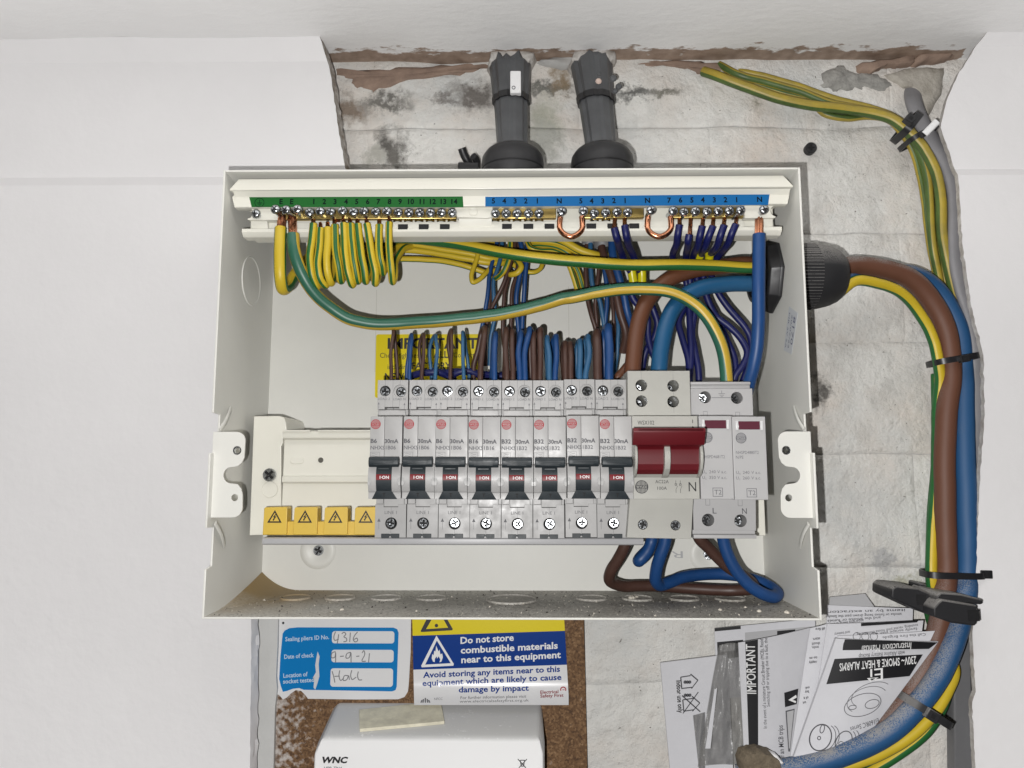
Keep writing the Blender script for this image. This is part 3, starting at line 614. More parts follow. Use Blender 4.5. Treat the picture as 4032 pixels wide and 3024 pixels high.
for cx, cz, rt in ((-130.4, -101.2, 0.4), (130.5, -103.5, 1.0)):
    m_ = MB(); m_.lathe((cx, BD, cz), (0, -1, 0), [(12.2, 0), (11.0, 0.9), (9.0, 1.4), (6.2, 0.7), (4.6, 0.1), (3.2, 0.05), (0, 0.05)], 40); m_.build('pressed_dimple', 'box', BP)
    put('fixing_screw', screw_mesh('screw', 3.5, 1.4), (cx+0.4, BD-0.2, cz+0.3), BP, rt)
# faint pressed fold lines in the back panel, crease shade painted as darker strips
for x0, x1, z0, z1 in ((-95, -94.7, 20, 78), (39.2, 39.5, 15, 80), (39.5, 78, 35.2, 35.5)):
    MB().box(x0, x1, BD-0.12, BD+0.2, z0, z1).build('press_line_shade', mat('press_line_shade', (0.52, 0.51, 0.46), 0.6), BP)
for s_, x_ in (('F', 0), ('R', 1)):
    pass
text('RI', B3(945, 250, BD-0.1), 10.5, 4.4, 'ltgreyprint', BP, ang=180)
# handwritten test label on the inside of the right wall
SWR = [c for c in BX.children if c.name.startswith('side_wall')][1]
hl = thing('test_label', 'small clear label with blue handwriting inside the right box wall', 'label', (W2-T-0.1, 22, 36))
q = [A5(1822, 1075, x=W2-T-0.15), A5(1853, 820, x=W2-T-0.15), A5(1905, 860, x=W2-T-0.15), A5(1868, 1100, x=W2-T-0.15)]
m_ = MB(); m_.add(q+[v+Vector((0.1, 0, 0)) for v in q], [(0, 1, 2, 3), (7, 6, 5, 4), (0, 4, 5, 1), (1, 5, 6, 2), (2, 6, 7, 3), (3, 7, 4, 0)]); m_.build('label_film', mat('clear_label_film', (0.60, 0.62, 0.64), 0.35), hl)
axl = (q[0]-q[1]).normalized(); azl = (q[2]-q[1]).normalized()
for s_, off, sz, wd in (('8170', 0.30, 3.2, 0.62), ('20/07/22', 0.55, 1.8, 0.75), ('NR SV SA', 0.86, 1.6, 0.8)):
    text(s_, q[1]+(q[2]-q[1])*(1-off)*0.9+(q[0]-q[1])*0.12-Vector((0.12, 0, 0)), (q[0]-q[1]).length*wd, sz, mat('blue_pen', (0.10, 0.11, 0.20), 0.6), hl, ax=axl, az=azl, name='handwriting')
# ================================================================== moulded rail plate, busbar and shrouds
RL = thing('din_rail_plate', 'moulded cream mounting plate with rail at the left of the breakers', 'mounting plate', (-100, 52, -90))
MB().px([(47.5, -22.5), (46.2, -23.6), (46.2, -27.3), (48.2, -28.2), (49.6, -28.2), (49.6, -50.6), (48.0, -51.2), (47.4, -54.6), (49.6, -55.6), (49.6, -87.2), (54, -87.2), (54, -22.5)], -143.4, 150).build('rail', 'cream', RL, bevel=0.4)
q = [A6(440, 480, 48), A6(640, 477, 48), A6(680, 490, 48), A6(694, 530, 48), A6(700, 600, 48), A6(668, 605, 48), A6(670, 690, 48), A6(655, 720, 48), A6(655, 1200, 48), A6(520, 1210, 48), A6(520, 1420, 48), A6(405, 1425, 48)]
MB().py([(p.x, p.z) for p in q], 48.2, 88).build('end_bracket', 'cream', RL, bevel=0.5)
MB().box(138, 155, 44, 88, -87, -64).build('end_bracket', 'cream', RL, bevel=0.5)
c = A6(972, 828, 49.5); m_ = MB(); m_.lathe((c.x, 49.5, c.z), (0, -1, 0), [(2.15, 0), (2.15, 0.25), (1.7, 0.3), (1.7, -2), (0, -2)], 24); m_.build('hole', 'cream', RL)
m_ = MB(); m_.lathe((c.x, 49.6, c.z), (0, -1, 0), [(1.95, 0.3), (0, 0.31)], 20); m_.build('hole_shade_disc', mat('hole_shade', (0.10, 0.095, 0.08), 0.8), RL)  # flat dark disc in front of the rail, painted as the hole's shade
c = A6(782, 830, 49.5)
MB().py([(c.x+x, c.z+z) for x, z in rrect(-4.3, 4.3, -2.1, 2.1, 2.0)], 49.1, 50).build('slot_pad', 'cream', RL, bevel=0.3)
c = A6(562, 945, 46); put('fixing_screw', SCRB, (c.x, 47.6, c.z), RL, 0.7)
c = A6(568, 1060, 47.8); m_ = MB(); m_.lathe((c.x, 48.1, c.z), (0, -1, 0), [(5.1, 0), (4.9, 0.35), (4.6, 0.1), (0, 0.1)], 32); m_.build('moulded_circle', 'cream', RL)
m_ = MB()
for x0, x1 in ((-143.4, -126), (-121, -84)): m_.box(x0, x1, 44.8, 46.6, -23.4, -22.4)
m_.build('rail_lip', 'cream', RL, bevel=0.2)
SH = thing('busbar_shroud', 'row of joined yellow plastic shock warning shrouds left of the breakers', 'busbar cover', (-112, 40, -86))
MB().box(-147.6, -78, 29.5, 34, -85.6, -77.6).build('joining_strip', 'yelcap', SH, bevel=0.3)
wt = [(-5.0, 0), (5.0, 0), (0, 8.6)]
wti = [(-3.4, 0.95), (3.4, 0.95), (0, 6.9)]
boltz = [(0.75, 6.1), (-1.35, 3.75), (-0.2, 3.75), (-1.05, 2.3), (-1.35, 2.55), (-0.9, 1.2), (0.15, 2.15), (-0.35, 2.2), (1.25, 4.3), (0.05, 4.3), (1.35, 6.1)]
for i in range(4):
    x0 = -147.1+18.05*i
    cp = MB().py([(x0, -85.2), (x0+14.3, -85.0), (x0+14.2, -70.0), (x0+13.7, -69.0), (x0+0.9, -69.2), (x0+0.4, -70.2)], 27.6, 36).build('shroud', 'yelcap', SH, bevel=0.35)
    plate('warning_triangle', [(x0+6.9+x*0.86, -78.2+z*0.86) for x, z in wt], [[(x0+6.9+x*0.86, -78.2+z*0.86) for x, z in wti]], 27.45, 27.62, 'black', cp)
    MB().py([(x0+6.9+x*0.86, -78.2+z*0.86) for x, z in boltz], 27.45, 27.62).build('lightning_bolt', 'black', cp)
BB = MB(); BB.px([(26.2, -86.6), (25.0, -87.3), (25.0, -90.2), (26.0, -90.9), (38, -90.9), (38, -86.6)], -146.2, 77.5)
o = BB.build('busbar', 'busgrey', None, bevel=0.3, org=(-34, 38, -91)); tag(o, 'long grey insulated busbar running under the row of breakers', 'busbar')
# ================================================================== terminal carrier at the top
TC = thing('terminal_carrier', 'long cream terminal carrier with green and blue number strips', 'terminal block', (0, 60, 93))
def pp(*ps): return [(p.x, p.z) for p in ps]
YL = 5.0
MB().py(pp(C1(885, 797, YL), C1(683, 1020, YL), C1(690, 1050, YL), C2(1232, 975, YL), C2(1238, 945, YL), C2(1022, 716, YL)), YL, 11).build('top_lip', 'cream', TC, bevel=0.5)
za = C1(700, 1060, YL).z; zb = C1(700, 1125, YL).z
MB().px([(6.2, za+0.4), (8.5, zb), (9.2, zb-0.5), (14, zb-0.5), (14, za+0.4)], -165.2, 165.2).build('groove', 'cream', TC)
YB = 9.0
bp_ = MB(); bp_.py(pp(C1(790, 1130, YB), C1(735, 1195, YB), C1(790, 1420, YB), C2(1118, 1345, YB), C2(1165, 1110, YB), C2(1112, 1055, YB)), YB, 15); bp_.build('label_plate', 'cream', TC, bevel=0.4)
zlab = C1(800, 1400, YB).z
MB().box(-158.5, 158.5, 18, 30, 93.5, zlab+2).build('spine', 'cream', TC, bevel=0.4)
MB().px([(13.6, 97.2), (13.6, 95.0), (16.5, 92.6), (23, 92.6), (23, 97.2)], -162, 162).build('lower_ledge', 'cream', TC, bevel=0.3)
# end clips with scooped sides and the middle clip
for sgn, Q in ((-1, C1), (1, C2)):
    if sgn < 0: ol = [(-159.6, zlab+0.4), (-139.8, zlab+0.4), (-139.8, 102), (-157.2, 102), (-158.6, 102.6)]
    else: ol = [(158.8, zlab+0.4), (139.5, zlab+0.4), (139.5, 102), (156.8, 102), (158.2, 102.6)]
    sc_ = [(sgn*(158.3-3.3*math.sin(math.radians(a))), 106.3-3.3*math.cos(math.radians(a))) for a in range(20, 161, 20)]
    ol = ol + sc_
    MB().py(ol, 12.2, 20).build('end_clip', 'cream', TC, bevel=0.3)
    MB().px([(14, 102), (16.5, 97), (22, 97), (22, 102)], min(sgn*157, sgn*147), max(sgn*157, sgn*147)).build('clip_foot', 'cream', TC, bevel=0.3)
cxm = A4(2040, 380, 12).x
MB().py([(cxm-11.5, zlab+0.6), (cxm+11.5, zlab+0.6), (cxm+11.5, 103.2), (cxm+8, 102.6), (cxm-10, 103.2)], 12.0, 20).build('middle_clip', 'cream', TC, bevel=0.4)
m_ = MB(); m_.lathe((cxm, 12.0, 106.6), (0, -1, 0), [(2.9, 0), (2.7, 0.25), (2.4, 0.05), (0, 0.05)], 24); m_.build('clip_boss', 'cream', TC)
MB().px([(13.5, 103), (16, 97.4), (22, 97.4), (22, 103)], cxm-9, cxm+11).build('clip_foot', 'cream', TC, bevel=0.3)
# little white combs and black blocks painted as the shade of slots in the ledge
slots = [A4(1480, 495, 13.6).x, A4(1645, 495, 13.6).x, A4(1812, 495, 13.6).x]+[A5(k, 360, 13.6).x for k in (215, 340, 462, 705, 828, 955)]
for sx_ in slots:
    MB().box(sx_-2.9, sx_+2.9, 13.45, 15, 96.3, 99.4).build('ledge_slot_shade', 'hole', TC)
m_ = MB(); m_.box(-140, 140, 15.5, 18, 96.8, 101.5); m_.build('ledge_riser', 'cream', TC)
# brass bars
zb0, zb1 = 103.3, 110.0
bars = [(A4(300, 390, 15).x, A4(1905, 390, 15).x), (A5(130, 290, 15).x, A5(500, 290, 15).x), (A5(640, 290, 15).x, A5(1010, 290, 15).x), (A5(1165, 290, 15).x, A5(1740, 290, 15).x)]
for a, b in bars: MB().box(a, b, 14.6, 22, zb0, zb1).build('brass_bar', 'brass', TC, bevel=0.35)
# number strips
def strip(a, b, c_, d_, m__):
    m2 = MB(); q4 = [a, b, c_, d_]; m2.add(q4+[v+Vector((0, 0.25, 0)) for v in q4], [(0, 1, 2, 3), (7, 6, 5, 4), (0, 4, 5, 1), (1, 5, 6, 2), (2, 6, 7, 3), (3, 7, 4, 0)])
    return m2.build('number_strip', m__, TC)
YS = YB-0.15
gs = strip(C1(1113, 1195, YS), C1(1165, 1410, YS), A4(1960, 333, YS), A4(1955, 248, YS), 'lgreen')
bs = strip(A5(90, 184, YS), A5(90, 240, YS), C2(690, 1365, YS), C2(720, 1130, YS), 'lblue')
YT = YS-0.08
ink = mat('dark_number_ink', (0.004, 0.008, 0.010), 0.7, spec=0.1)
def num(s_, p, par, cap=3.0):
    vs, _ = text_verts(s_, None, cap, 0.03); wd = max(v[0] for v in vs)
    text(s_, (p.x-wd/2, p.y, p.z), wd, cap, ink, par, bold=0.03, name='number')
for s_, x in zip('E E 1 2 3 4 5 6 7 8 9 10 11 12 13 14'.split(), (516, 600, 775, 858, 943, 1030, 1115, 1202, 1287, 1375, 1458, 1545, 1632, 1718, 1802, 1888)):
    num(s_, A4(x, 308, YT), gs)
for s_, x, y in zip('5 4 3 2 1 N 5 4 3 2 1 N 7 6 5 4 3 2 1 N'.split(), (137, 200, 263, 325, 392, 519, 645, 707, 772, 837, 902, 1032, 1158, 1224, 1290, 1353, 1420, 1485, 1550, 1683),
                    (222, 222, 222, 222, 222, 222, 222, 222, 222, 220, 220, 219, 218, 217, 217, 216, 216, 215, 215, 213)):
    num(s_, A5(x, y, YT), bs)
c = A4(345, 297, YT)
m_ = MB()
m_.lathe((c.x, YT, c.z), (0, -1, 0), [(2.9, 0), (2.9, 0.05), (2.6, 0.05), (2.6, 0)], 28, caps=False)
for x0, x1, z0, z1 in ((-0.15, 0.15, 0.0, 1.9), (-1.7, 1.7, -0.3, 0.0), (-1.1, 1.1, -1.05, -0.75), (-0.5, 0.5, -1.75, -1.45)): m_.box(c.x+x0, c.x+x1, YT, YT+0.05, c.z+z0, c.z+z1)
m_.build('earth_symbol', ink, gs)
# terminal screws: (crop point, how far the head stands off the bar)
stubs = MB(); stubs.lathe((0, 0, 0), (0, 1, 0), [(1.75, 0), (1.75, 12)], 12); STUB = stubs.mesh('screw_shank'); STUB.materials.append(M['zinc'])
tl = [(A4, 310, 380, 7.5), (A4, 465, 345, 3.2), (A4, 550, 350, 3.2), (A4, 640, 345, 3.4), (A4, 735, 370, 7.4), (A4, 820, 360, 7.4), (A4, 905, 368, 8.0), (A4, 997, 357, 6.6), (A4, 1085, 367, 7.6), (A4, 1167, 360, 7.2), (A4, 1262, 364, 8.0), (A4, 1350, 360, 7.0)]
tl += [(A4, x, 370, 9.5) for x in (1440, 1525, 1610, 1697, 1785, 1870)]
tl += [(A5, x, 276, 9.8) for x in (147, 210, 274, 340, 402)]+[(A5, 533, 266, 7), (A5, 660, 262, 7)]+[(A5, x, y, 9.2) for x, y in ((723, 276), (790, 272), (856, 268), (918, 270))]
tl += [(A5, 1055, 258, 6.2), (A5, 1183, 262, 6.5), (A5, 1245, 268, 9), (A5, 1312, 264, 8), (A5, 1380, 266, 8.4), (A5, 1445, 263, 7.8), (A5, 1510, 262, 7.6), (A5, 1575, 260, 6.8), (A5, 1712, 255, 5.4)]
for Q, x, y, yd in tl:
    p = Q(x, y, yd); s_ = put('terminal_screw', SCRT, (p.x, yd+2, p.z), TC, random.uniform(0, 1.5)); 
    sh_ = bpy.data.objects.new('shank', STUB); COL.objects.link(sh_); sh_.parent = s_
# brass wire tunnels below the screws that are free
ring = MB(); ring.lathe((0, 0, 0), (0, 0, -1), [(2.7, 0), (2.7, 1.3), (1.8, 1.3), (1.8, 0)], 16, caps=False); RING = ring.mesh('collar'); RING.materials.append(M['brass'])
for x in [A4(k, 440, 18).x for k in (1440, 1525, 1610, 1697, 1785, 1870)]+[A5(k, 330, 18).x for k in (147, 210, 274, 340, 402, 723, 790)]:
    put('wire_collar', RING, (x, 17.6, zb0+0.1), TC)
# bare copper links between the neutral bars
for xa, xb, yt, yb in ((525, 650, 320, 410), (1035, 1165, 320, 410)):
    MB().tube([A5(xa, 300, 15), A5(xa-4, yt+20, 14.5), A5(xa-2, yt+50, 14), A5((xa*0.8+xb*0.2), yb-8, 13.6), A5((xa+xb)/2, yb+6, 13.4), A5(xa*0.2+xb*0.8, yb-8, 13.6), A5(xb+2, yt+50, 14), A5(xb+4, yt+20, 14.5), A5(xb, 300, 15)], 1.75, 14).build('copper_link', 'copper', TC)
# ================================================================== circuit breakers
YF, YSH = -7.43, 10.85
def gp(mb, prof, x0, x1): return mb.px(prof, x0, x1)
def arrow(mb, x, z0, z1, y, w_=0.55, h=1.3, lw=0.09):
    mb.py([(x-w_, z1-h), (x+w_, z1-h), (x, z1)], y, y+0.05); mb.box(x-lw, x+lw, y, y+0.05, z0, z1-h)
def logo(parent, cx, cz, r, y, m_, m_txt, bars=9):
    mb = MB(); mb.lathe((cx, y, cz), (0, 1, 0), [(r, 0), (r, 0.05), (r*0.91, 0.05), (r*0.91, 0)], 32, caps=False)
    bz = r*0.24
    for k in range(bars):
        x = -r*0.78+k*(r*1.56/(bars-1)); h = math.sqrt(max(0, (r*0.93)**2-x*x)); hw = r*0.052
        if h > bz+0.05:
            mb.box(cx+x-hw, cx+x+hw, y, y+0.05, cz+bz, cz+h); mb.box(cx+x-hw, cx+x+hw, y, y+0.05, cz-h, cz-bz)
    e = math.sqrt(r*r*0.86-bz*bz); mb.box(cx-e, cx+e, y, y+0.05, cz-bz, cz+bz)
    lg = mb.build('logo', m_, parent)
    text('WYLEX', (cx-r*0.82, y-0.04, cz-r*0.165), r*1.64, r*0.33, m_txt, lg, bold=0.015)
    return lg
def circuit_breaker(first):
    """one-module breaker; built at the world place of x = 0, the parent sits at its rail clip"""
    R = thing('circuit_breaker', 'x', 'circuit breaker', (0, 55, -40))
    hw = 8.86
    # two moulded halves with a real seam between them
    prof = [(55, 4.74), (19, 4.74), (19, -16.4), (14, -16.4), (14, -17.75), (YF+0.5, -17.75), (YF, -18.3), (YF, -43.4), (YF+1, -62.7), (14, -62.8), (14, -64.2), (19, -64.2), (19, -85.3), (55, -85.3)]
    MB().px(prof, -hw, -0.98).build('housing_half', 'grey', R, bevel=0.22)
    MB().px(prof, -0.86, hw).build('housing_half', 'grey', R, bevel=0.22)
    # terminal covers with real screw wells
    top = plate('terminal_cover', [(-hw, -12.3), (-4.6, -12.3), (-4.6, -11.0), (3.9, -11.0), (3.9, -12.3), (hw, -12.3), (hw, 4.74), (-hw, 4.74)], [circ(-4.45, -1.6, 3.08), circ(4.2, -1.75, 3.75)], YSH, 20, 'grey', R, bev=0.12)
    plate('step_ring', circ(4.2, -1.75, 3.8), [circ(4.55, -2.05, 2.95)], YSH+1.2, 18, 'grey', top)
    MB().box(-hw+0.9, hw-1.6, YSH+0.8, 16, -16.3, -12.7).build('latch_bar', 'grey', R, bevel=0.2)
    MB().box(-hw, hw, YSH+2.4, 19, -17.4, -12.4).build('latch_recess', 'grey', R)
    seam = MB()
    for x in (-4.45, 4.2): seam.box(x-0.06, x+0.06, YSH-0.03, YSH+0.05, 1.7, 4.7)
    for x in (-4.45, 4.0): seam.box(x-0.05, x+0.05, YSH-0.03, YSH+0.05, -10.8, -5.9)
    seam.box(0.0, 0.1, YSH-0.02, YSH+0.05, -11, 4.7)
    seam.build('seam', 'print', top)
    bot = plate('terminal_cover', [(-hw, -85.3), (hw, -85.3), (hw, -66.6), (4.2, -66.6), (4.2, -68.2), (-4.0, -68.2), (-4.0, -66.6), (-hw, -66.6)], [circ(0.35, -77.4, 3.35)], YSH, 20, 'grey', R, bev=0.12)
    MB().box(-4.0, hw-1.4, YSH+0.7, 17, -68.0, -63.2).build('latch_bar', 'grey', R, bevel=0.2)
    MB().box(-hw+0.4, -4.4, YSH+0.5, 17, -66.4, -63.2).build('latch_bar', 'grey', R, bevel=0.2)
    MB().box(-hw, hw, YSH+2.6, 19, -66.6, -63).build('latch_recess', 'grey', R)
    seam = MB(); seam.box(0.25, 0.35, YSH-0.03, YSH+0.05, -85.2, -80.8); seam.box(0.25, 0.35, YSH-0.02, YSH+0.05, -74, -68.3); seam.build('seam', 'print', bot)
    m_ = MB()
    m_.py([(-5.1, -83.1), (-0.4, -83.1), (-0.4, -84.6), (-0.9, -85.6), (-4.9, -85.6), (-5.1, -85.0)], YSH-0.7, YSH+3); m_.py([(5.2, -83.1), (0.4, -83.1), (0.4, -84.6), (0.9, -85.6), (4.9, -85.6), (5.2, -85.0)], YSH-0.7, YSH+3); m_.box(-0.5, 0.5, YSH-0.5, YSH+2, -84.4, -83.3)
    m_.build('rail_clip', 'dark', R, bevel=0.15)
    # cheeks either side of the toggle
    ck = [(YF+0.6, -43.2), (-9.3, -44.6), (-10.5, -47.6), (-11.0, -51.5), (-10.6, -55.6), (-9.3, -58.9), (-8.7, -59.3), (-8.7, -62.75), (YF+0.9, -62.75)]
    MB().px(ck, -hw, -4.45).build('cheek', 'grey', R, bevel=0.12); MB().px(ck, 3.95, hw).build('cheek', 'grey', R, bevel=0.12)
    for sx in (-1, 1):
        m_ = MB(); x0 = sx*hw; q = [(x0, -51.2), (x0-sx*1.1, -51.4), (x0-sx*1.9, -53.2), (x0-sx*1.9, -53.9), (x0-sx*1.2, -55.4), (x0, -55.6)]
        m_.py(q, -11.12, -10.2); nb = m_.build('link_notch', mat('painted_notch_shade', (0.36, 0.36, 0.355), 0.5) if 'notch' not in M else M['notch'], R, bevel=0.1)  # proud prism in darker grey, imitating the shade of a cut notch
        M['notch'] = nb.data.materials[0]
        MB().box(min(x0, x0-sx*0.9), max(x0, x0-sx*0.9), -11.3, -10.8, -55.4, -53.3).build('notch_peg', 'grey', nb)
    # toggle
    TG = MB().px([(-7.5, -43.6), (-10.2, -44.6), (-11.4, -47.2), (-11.9, -51), (-11.5, -54.6), (-10.2, -58.2), (-8, -58.4), (-6, -51)], -4.35, 3.85).build('toggle', 'dark', R, bevel=0.12)
    MB().px([(YF+0.3, -41.2), (-10.8, -40.0), (-13.0, -40.4), (-13.7, -42.0), (-13.6, -44.4), (-12.6, -45.6), (-10.8, -45.7), (-8, -44.2)], -8.25, 7.95).build('paddle', 'dark', TG, bevel=0.35)
    m_ = MB()
    for k, (zz, wd) in enumerate(((-41.5, 6.4), (-42.4, 6.0), (-43.3, 5.6), (-44.2, 5.2))): m_.box(-wd-0.1, wd-0.2, -14.0, -13.5, zz-0.28, zz+0.12)
    m_.build('grip_ridge', 'dark', TG, bevel=0.1)
    MB().box(-3.2, 2.8, -12.2, -11.0, -46.9, -46.0).build('toggle_step', 'dark', TG, bevel=0.15)
    rb = MB().px([(-11.75, -49.55), (-12.05, -51), (-11.95, -52.6), (-11.4, -52.6), (-11.4, -49.55)], -4.3, 3.8).build('indicator_band', 'redband', TG)
    text('I·ON', (-2.2, -12.12, -51.95), 5.0, 1.55, 'whiteprint', rb, bold=0.02)
    MB().add([(-4.3, -10.4, -58.3), (3.8, -10.4, -58.3), (6.9, -9.6, -62.95), (-6.8, -9.6, -62.95), (-4.3, -7, -58.3), (3.8, -7, -58.3), (6.9, -7, -62.95), (-6.8, -7, -62.95)],
             [(0, 1, 2, 3), (7, 6, 5, 4), (0, 4, 5, 1), (1, 5, 6, 2), (2, 6, 7, 3), (3, 7, 4, 0)]).build('test_button', 'dark', R, bevel=0.2)
    text('T', (-0.75, -10.3, -61.6), 1.5, 1.9, 'hole', [c for c in R.children if c.name.startswith('test_button')][0], bold=0.04, ax=Vector((1, 0, 0)), az=Vector((0, -0.17, 0.985)))
    # screws
    put('terminal_screw', SCR, (-4.35, 13.6, -1.75), R, 0.0); put('terminal_screw', SCR, (4.6, 15.4, -2.2), R, 0.0); put('terminal_screw', SCR, (0.5, 12.4, -77.2), R, 0.0)
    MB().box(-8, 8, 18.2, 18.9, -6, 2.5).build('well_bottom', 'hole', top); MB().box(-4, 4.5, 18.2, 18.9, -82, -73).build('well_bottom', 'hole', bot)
    # print
    text('LOAD 2', (-8.5, YSH-0.08, -6.9), 6.9, 1.38, 'print2', top); text('LOAD N', (0.4, YSH-0.08, -7.1), 7.1, 1.38, 'print2', top)
    m_ = MB(); arrow(m_, -8.05, -11.9, -8.1, YSH-0.08); arrow(m_, 6.9, -12.1, -8.5, YSH-0.08); m_.build('arrow_print', 'print2', top)
    text('LINE 1', (-3.4, YSH-0.08, -72.1), 6.9, 1.75, 'print2', bot); m_ = MB(); arrow(m_, -6.6, -80.6, -74.4, YSH-0.08, 0.95, 2.0, 0.08); m_.build('arrow_print', 'print2', bot)
    m_ = MB(); y = YF-0.08
    for x0, x1, z0, z1 in ((-8.6, -3.5, -37.55, -37.43), (-8.6, -3.5, -40.4, -40.28), (-8.6, -8.48, -40.4, -37.43), (-3.62, -3.5, -40.4, -37.43)): m_.box(x0, x1, y, y+0.05, z0, z1)
    for dz in (0, -1.2):
        pts = [(-7.7+k*0.27, y, -38.35+dz+0.3*math.sin(k*2*math.pi/12)) for k in range(13)]
        for a, b in zip(pts, pts[1:]): m_.add([(a[0], y, a[2]-0.08), (b[0], y, b[2]-0.08), (b[0], y, b[2]+0.08), (a[0], y, a[2]+0.08)], [(0, 1, 2, 3)])
    m_.build('wave_symbol', 'print2', R)
    logo(R, -5.85, -22.1, 2.72, YF-0.08, 'logored', 'grey')
    return R
CB0 = circuit_breaker(True)
ordn = ['leftmost', 'second from left', 'third from left', 'fourth from left, the only B16', 'fifth from left', 'sixth from left', 'seventh from left', 'rightmost, next to the red main switch']
rate = ['B6', 'B6', 'B6', 'B16', 'B32', 'B32', 'B32', 'B32']; code = ['06', '06', '06', '16', '32', '32', '32', '32']
jit = [(-0.1, 0, 0), (0.05, 0, 0), (0, 0, 0.05), (-0.1, 0, 0), (-0.15, 0, -0.1), (-0.1, 0, -0.2), (0.05, 0, 0.25), (0.1, 0, 0.2)]
trees = [CB0]+[copy_tree(CB0) for _ in range(7)]
for i, R in enumerate(trees):
    R.location = (Vector((-77.26+9+18*i, 55, -40))+Vector(jit[i]))*S
    R['label'] = 'grey circuit breaker marked %s, %s of the row' % (rate[i], ordn[i]) if i != 3 else 'grey circuit breaker marked B16, fourth from left of the row'
    if i == 7: R['label'] = 'grey circuit breaker marked B32, rightmost, beside the red main switch'
    R['group'] = 'row of eight circuit breakers'; R.rotation_euler = (random.uniform(-.003, .003), random.uniform(-.0025, .0025), random.uniform(-.003, .003))
    o3 = wl(R); b = Vector((o3.x, 0, o3.z+40))
    text(rate[i], b+Vector((-8.5, YF-0.08, -32.4)), 3.5 if len(rate[i]) == 2 else 5.2, 2.15, 'print', R, bold=0.03)
    text('30mA', b+Vector((-0.75, YF-0.08, -32.5)), 7.6, 2.15, 'print', R, bold=0.03)
    text('NHXS1B'+code[i], b+Vector((-8.5, YF-0.08, -36.0)), 14.0, 2.0, 'print2', R, bold=0.018)
    for c in R.children:
        if c.name.startswith('terminal_screw'): c.rotation_euler[1] = random.uniform(0, 1.5); c.location += Vector((random.uniform(-.25, .25), random.uniform(-.5, .6), random.uniform(-.3, .3)))*S
# ================================================================== main switch
MS = thing('main_switch', 'two module main isolator with wide dark red lever', 'switch', (85, 55, -40))
x0, x1 = 67.05, 103.35
MB().px([(55, 9.0), (24, 9.0), (24, -17.0), (8, -17.6), (YF, -17.6), (YF, -62.9), (8, -62.9), (24, -63.5), (24, -84.5), (55, -84.5)], x0, x1-0.25).build('housing', 'switch', MS, bevel=0.3)
ct = C7(555, 520, 5); cb = C7(560, 795, 5); ct2 = C7(1110, 528, 5); cb2 = C7(1110, 803, 5)
YM = 5.0
tp = plate('terminal_cover', [(x0-0.1, -17.4), (x1-0.9, -17.4), (x1-0.9, 9.2), (x0-0.1, 9.2)], [circ(p.x, p.z, 3.3) for p in (ct, cb, ct2, cb2)], YM, 22, 'switch', MS, bev=0.2)
for p in (ct, cb, ct2, cb2):
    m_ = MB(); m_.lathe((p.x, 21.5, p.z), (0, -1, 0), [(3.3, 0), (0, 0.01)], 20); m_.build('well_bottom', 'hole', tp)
    put('terminal_screw', SCR, (p.x-0.4, 19.0, p.z-0.6), MS, random.uniform(0, 1.5))
m_ = MB()
for q in (ct, ct2): m_.box(q.x-0.05, q.x+0.05, YM-0.03, YM+0.02, q.z+3.4, 9.1)
m_.box(ct2.x-0.05, ct2.x+0.05, YM-0.03, YM+0.02, cb2.z+3.4, ct2.z-3.4); m_.box(ct2.x-0.05, ct2.x+0.05, YM-0.03, YM+0.02, -15, cb2.z-3.4); m_.build('seam', 'print2', tp)
b1, b2 = E7(255, 1395, YM), E7(658, 1405, YM)
bt = plate('terminal_cover', [(64.9, -84.6), (100.6, -85.3), (x1-0.9, -63.0), (x0-0.1, -63.0)], [circ(b1.x, b1.z, 2.75), circ(b2.x, b2.z, 2.75)], YM, 22, 'switch', MS, bev=0.2)
for p in (b1, b2):
    m_ = MB(); m_.lathe((p.x, 12, p.z), (0, -1, 0), [(2.8, 0), (0, 0.01)], 20); m_.build('well_bottom', 'hole', bt)
    put('terminal_screw', SCR, (p.x, YM+2.4, p.z), MS, random.uniform(0, 1.5))
# lever between three pale fins
zc = -42.5
LV = MB().px([(-7.0, -31), (-17.5, -27.5), (-22.0, -24.9), (-24.8, -25.2), (-25.2, -27.2), (-21.8, -33.4), (-19.4, -34.2), (-16.4, -36.0), (-15.6, -40.0), (-15.6, -44.0), (-14.2, -47.0), (-11.6, -49.4), (-7.0, -49.6)], 67.4, 102.0).build('lever', 'red', MS, bevel=0.35)
m_ = MB(); m_.add([(64.6, -24.6, -24.0), (64.4, -20.5, -32.6), (66.5, -20.0, -33.4), (66.8, -24.6, -23.8), (103.2, -24.6, -24.9), (102.6, -20.5, -33.6), (100.4, -20.0, -33.9)], [(0, 1, 2, 3)])
MB().px([(-18.0, -27.8), (-22.0, -24.9), (-24.8, -25.2), (-25.2, -27.2), (-21.6, -34.0), (-19.0, -34.0)], 65.0, 102.9).build('lever_bar', 'red', LV, bevel=0.3)
fin = [(-7, -33.0), (-15.0, -33.4), (-18.4, -34.4), (-19.6, -38.5), (-19.4, -42.5), (-17.6, -46.6), (-14.5, -49.6), (-11.0, -51.2), (-7, -51.4)]
for a, b in ((66.6, 68.0), (82.3, 85.4), (101.2, 102.8)): MB().px(fin, a, b).build('guard_fin', 'switch', MS, bevel=0.35)
for a, b in ((68.0, 82.3), (85.4, 101.2)): MB().px([(-7, -49.2), (-10.6, -49.4), (-8.6, -51.2), (-7, -51.2)], a, b).build('lever_ramp', 'switch', MS)
y = YF-0.08
text('WSX102', E7(190, 163, y), (E7(395, 163, y)-E7(190, 163, y)).x, 2.2, 'black', MS, bold=0.004)
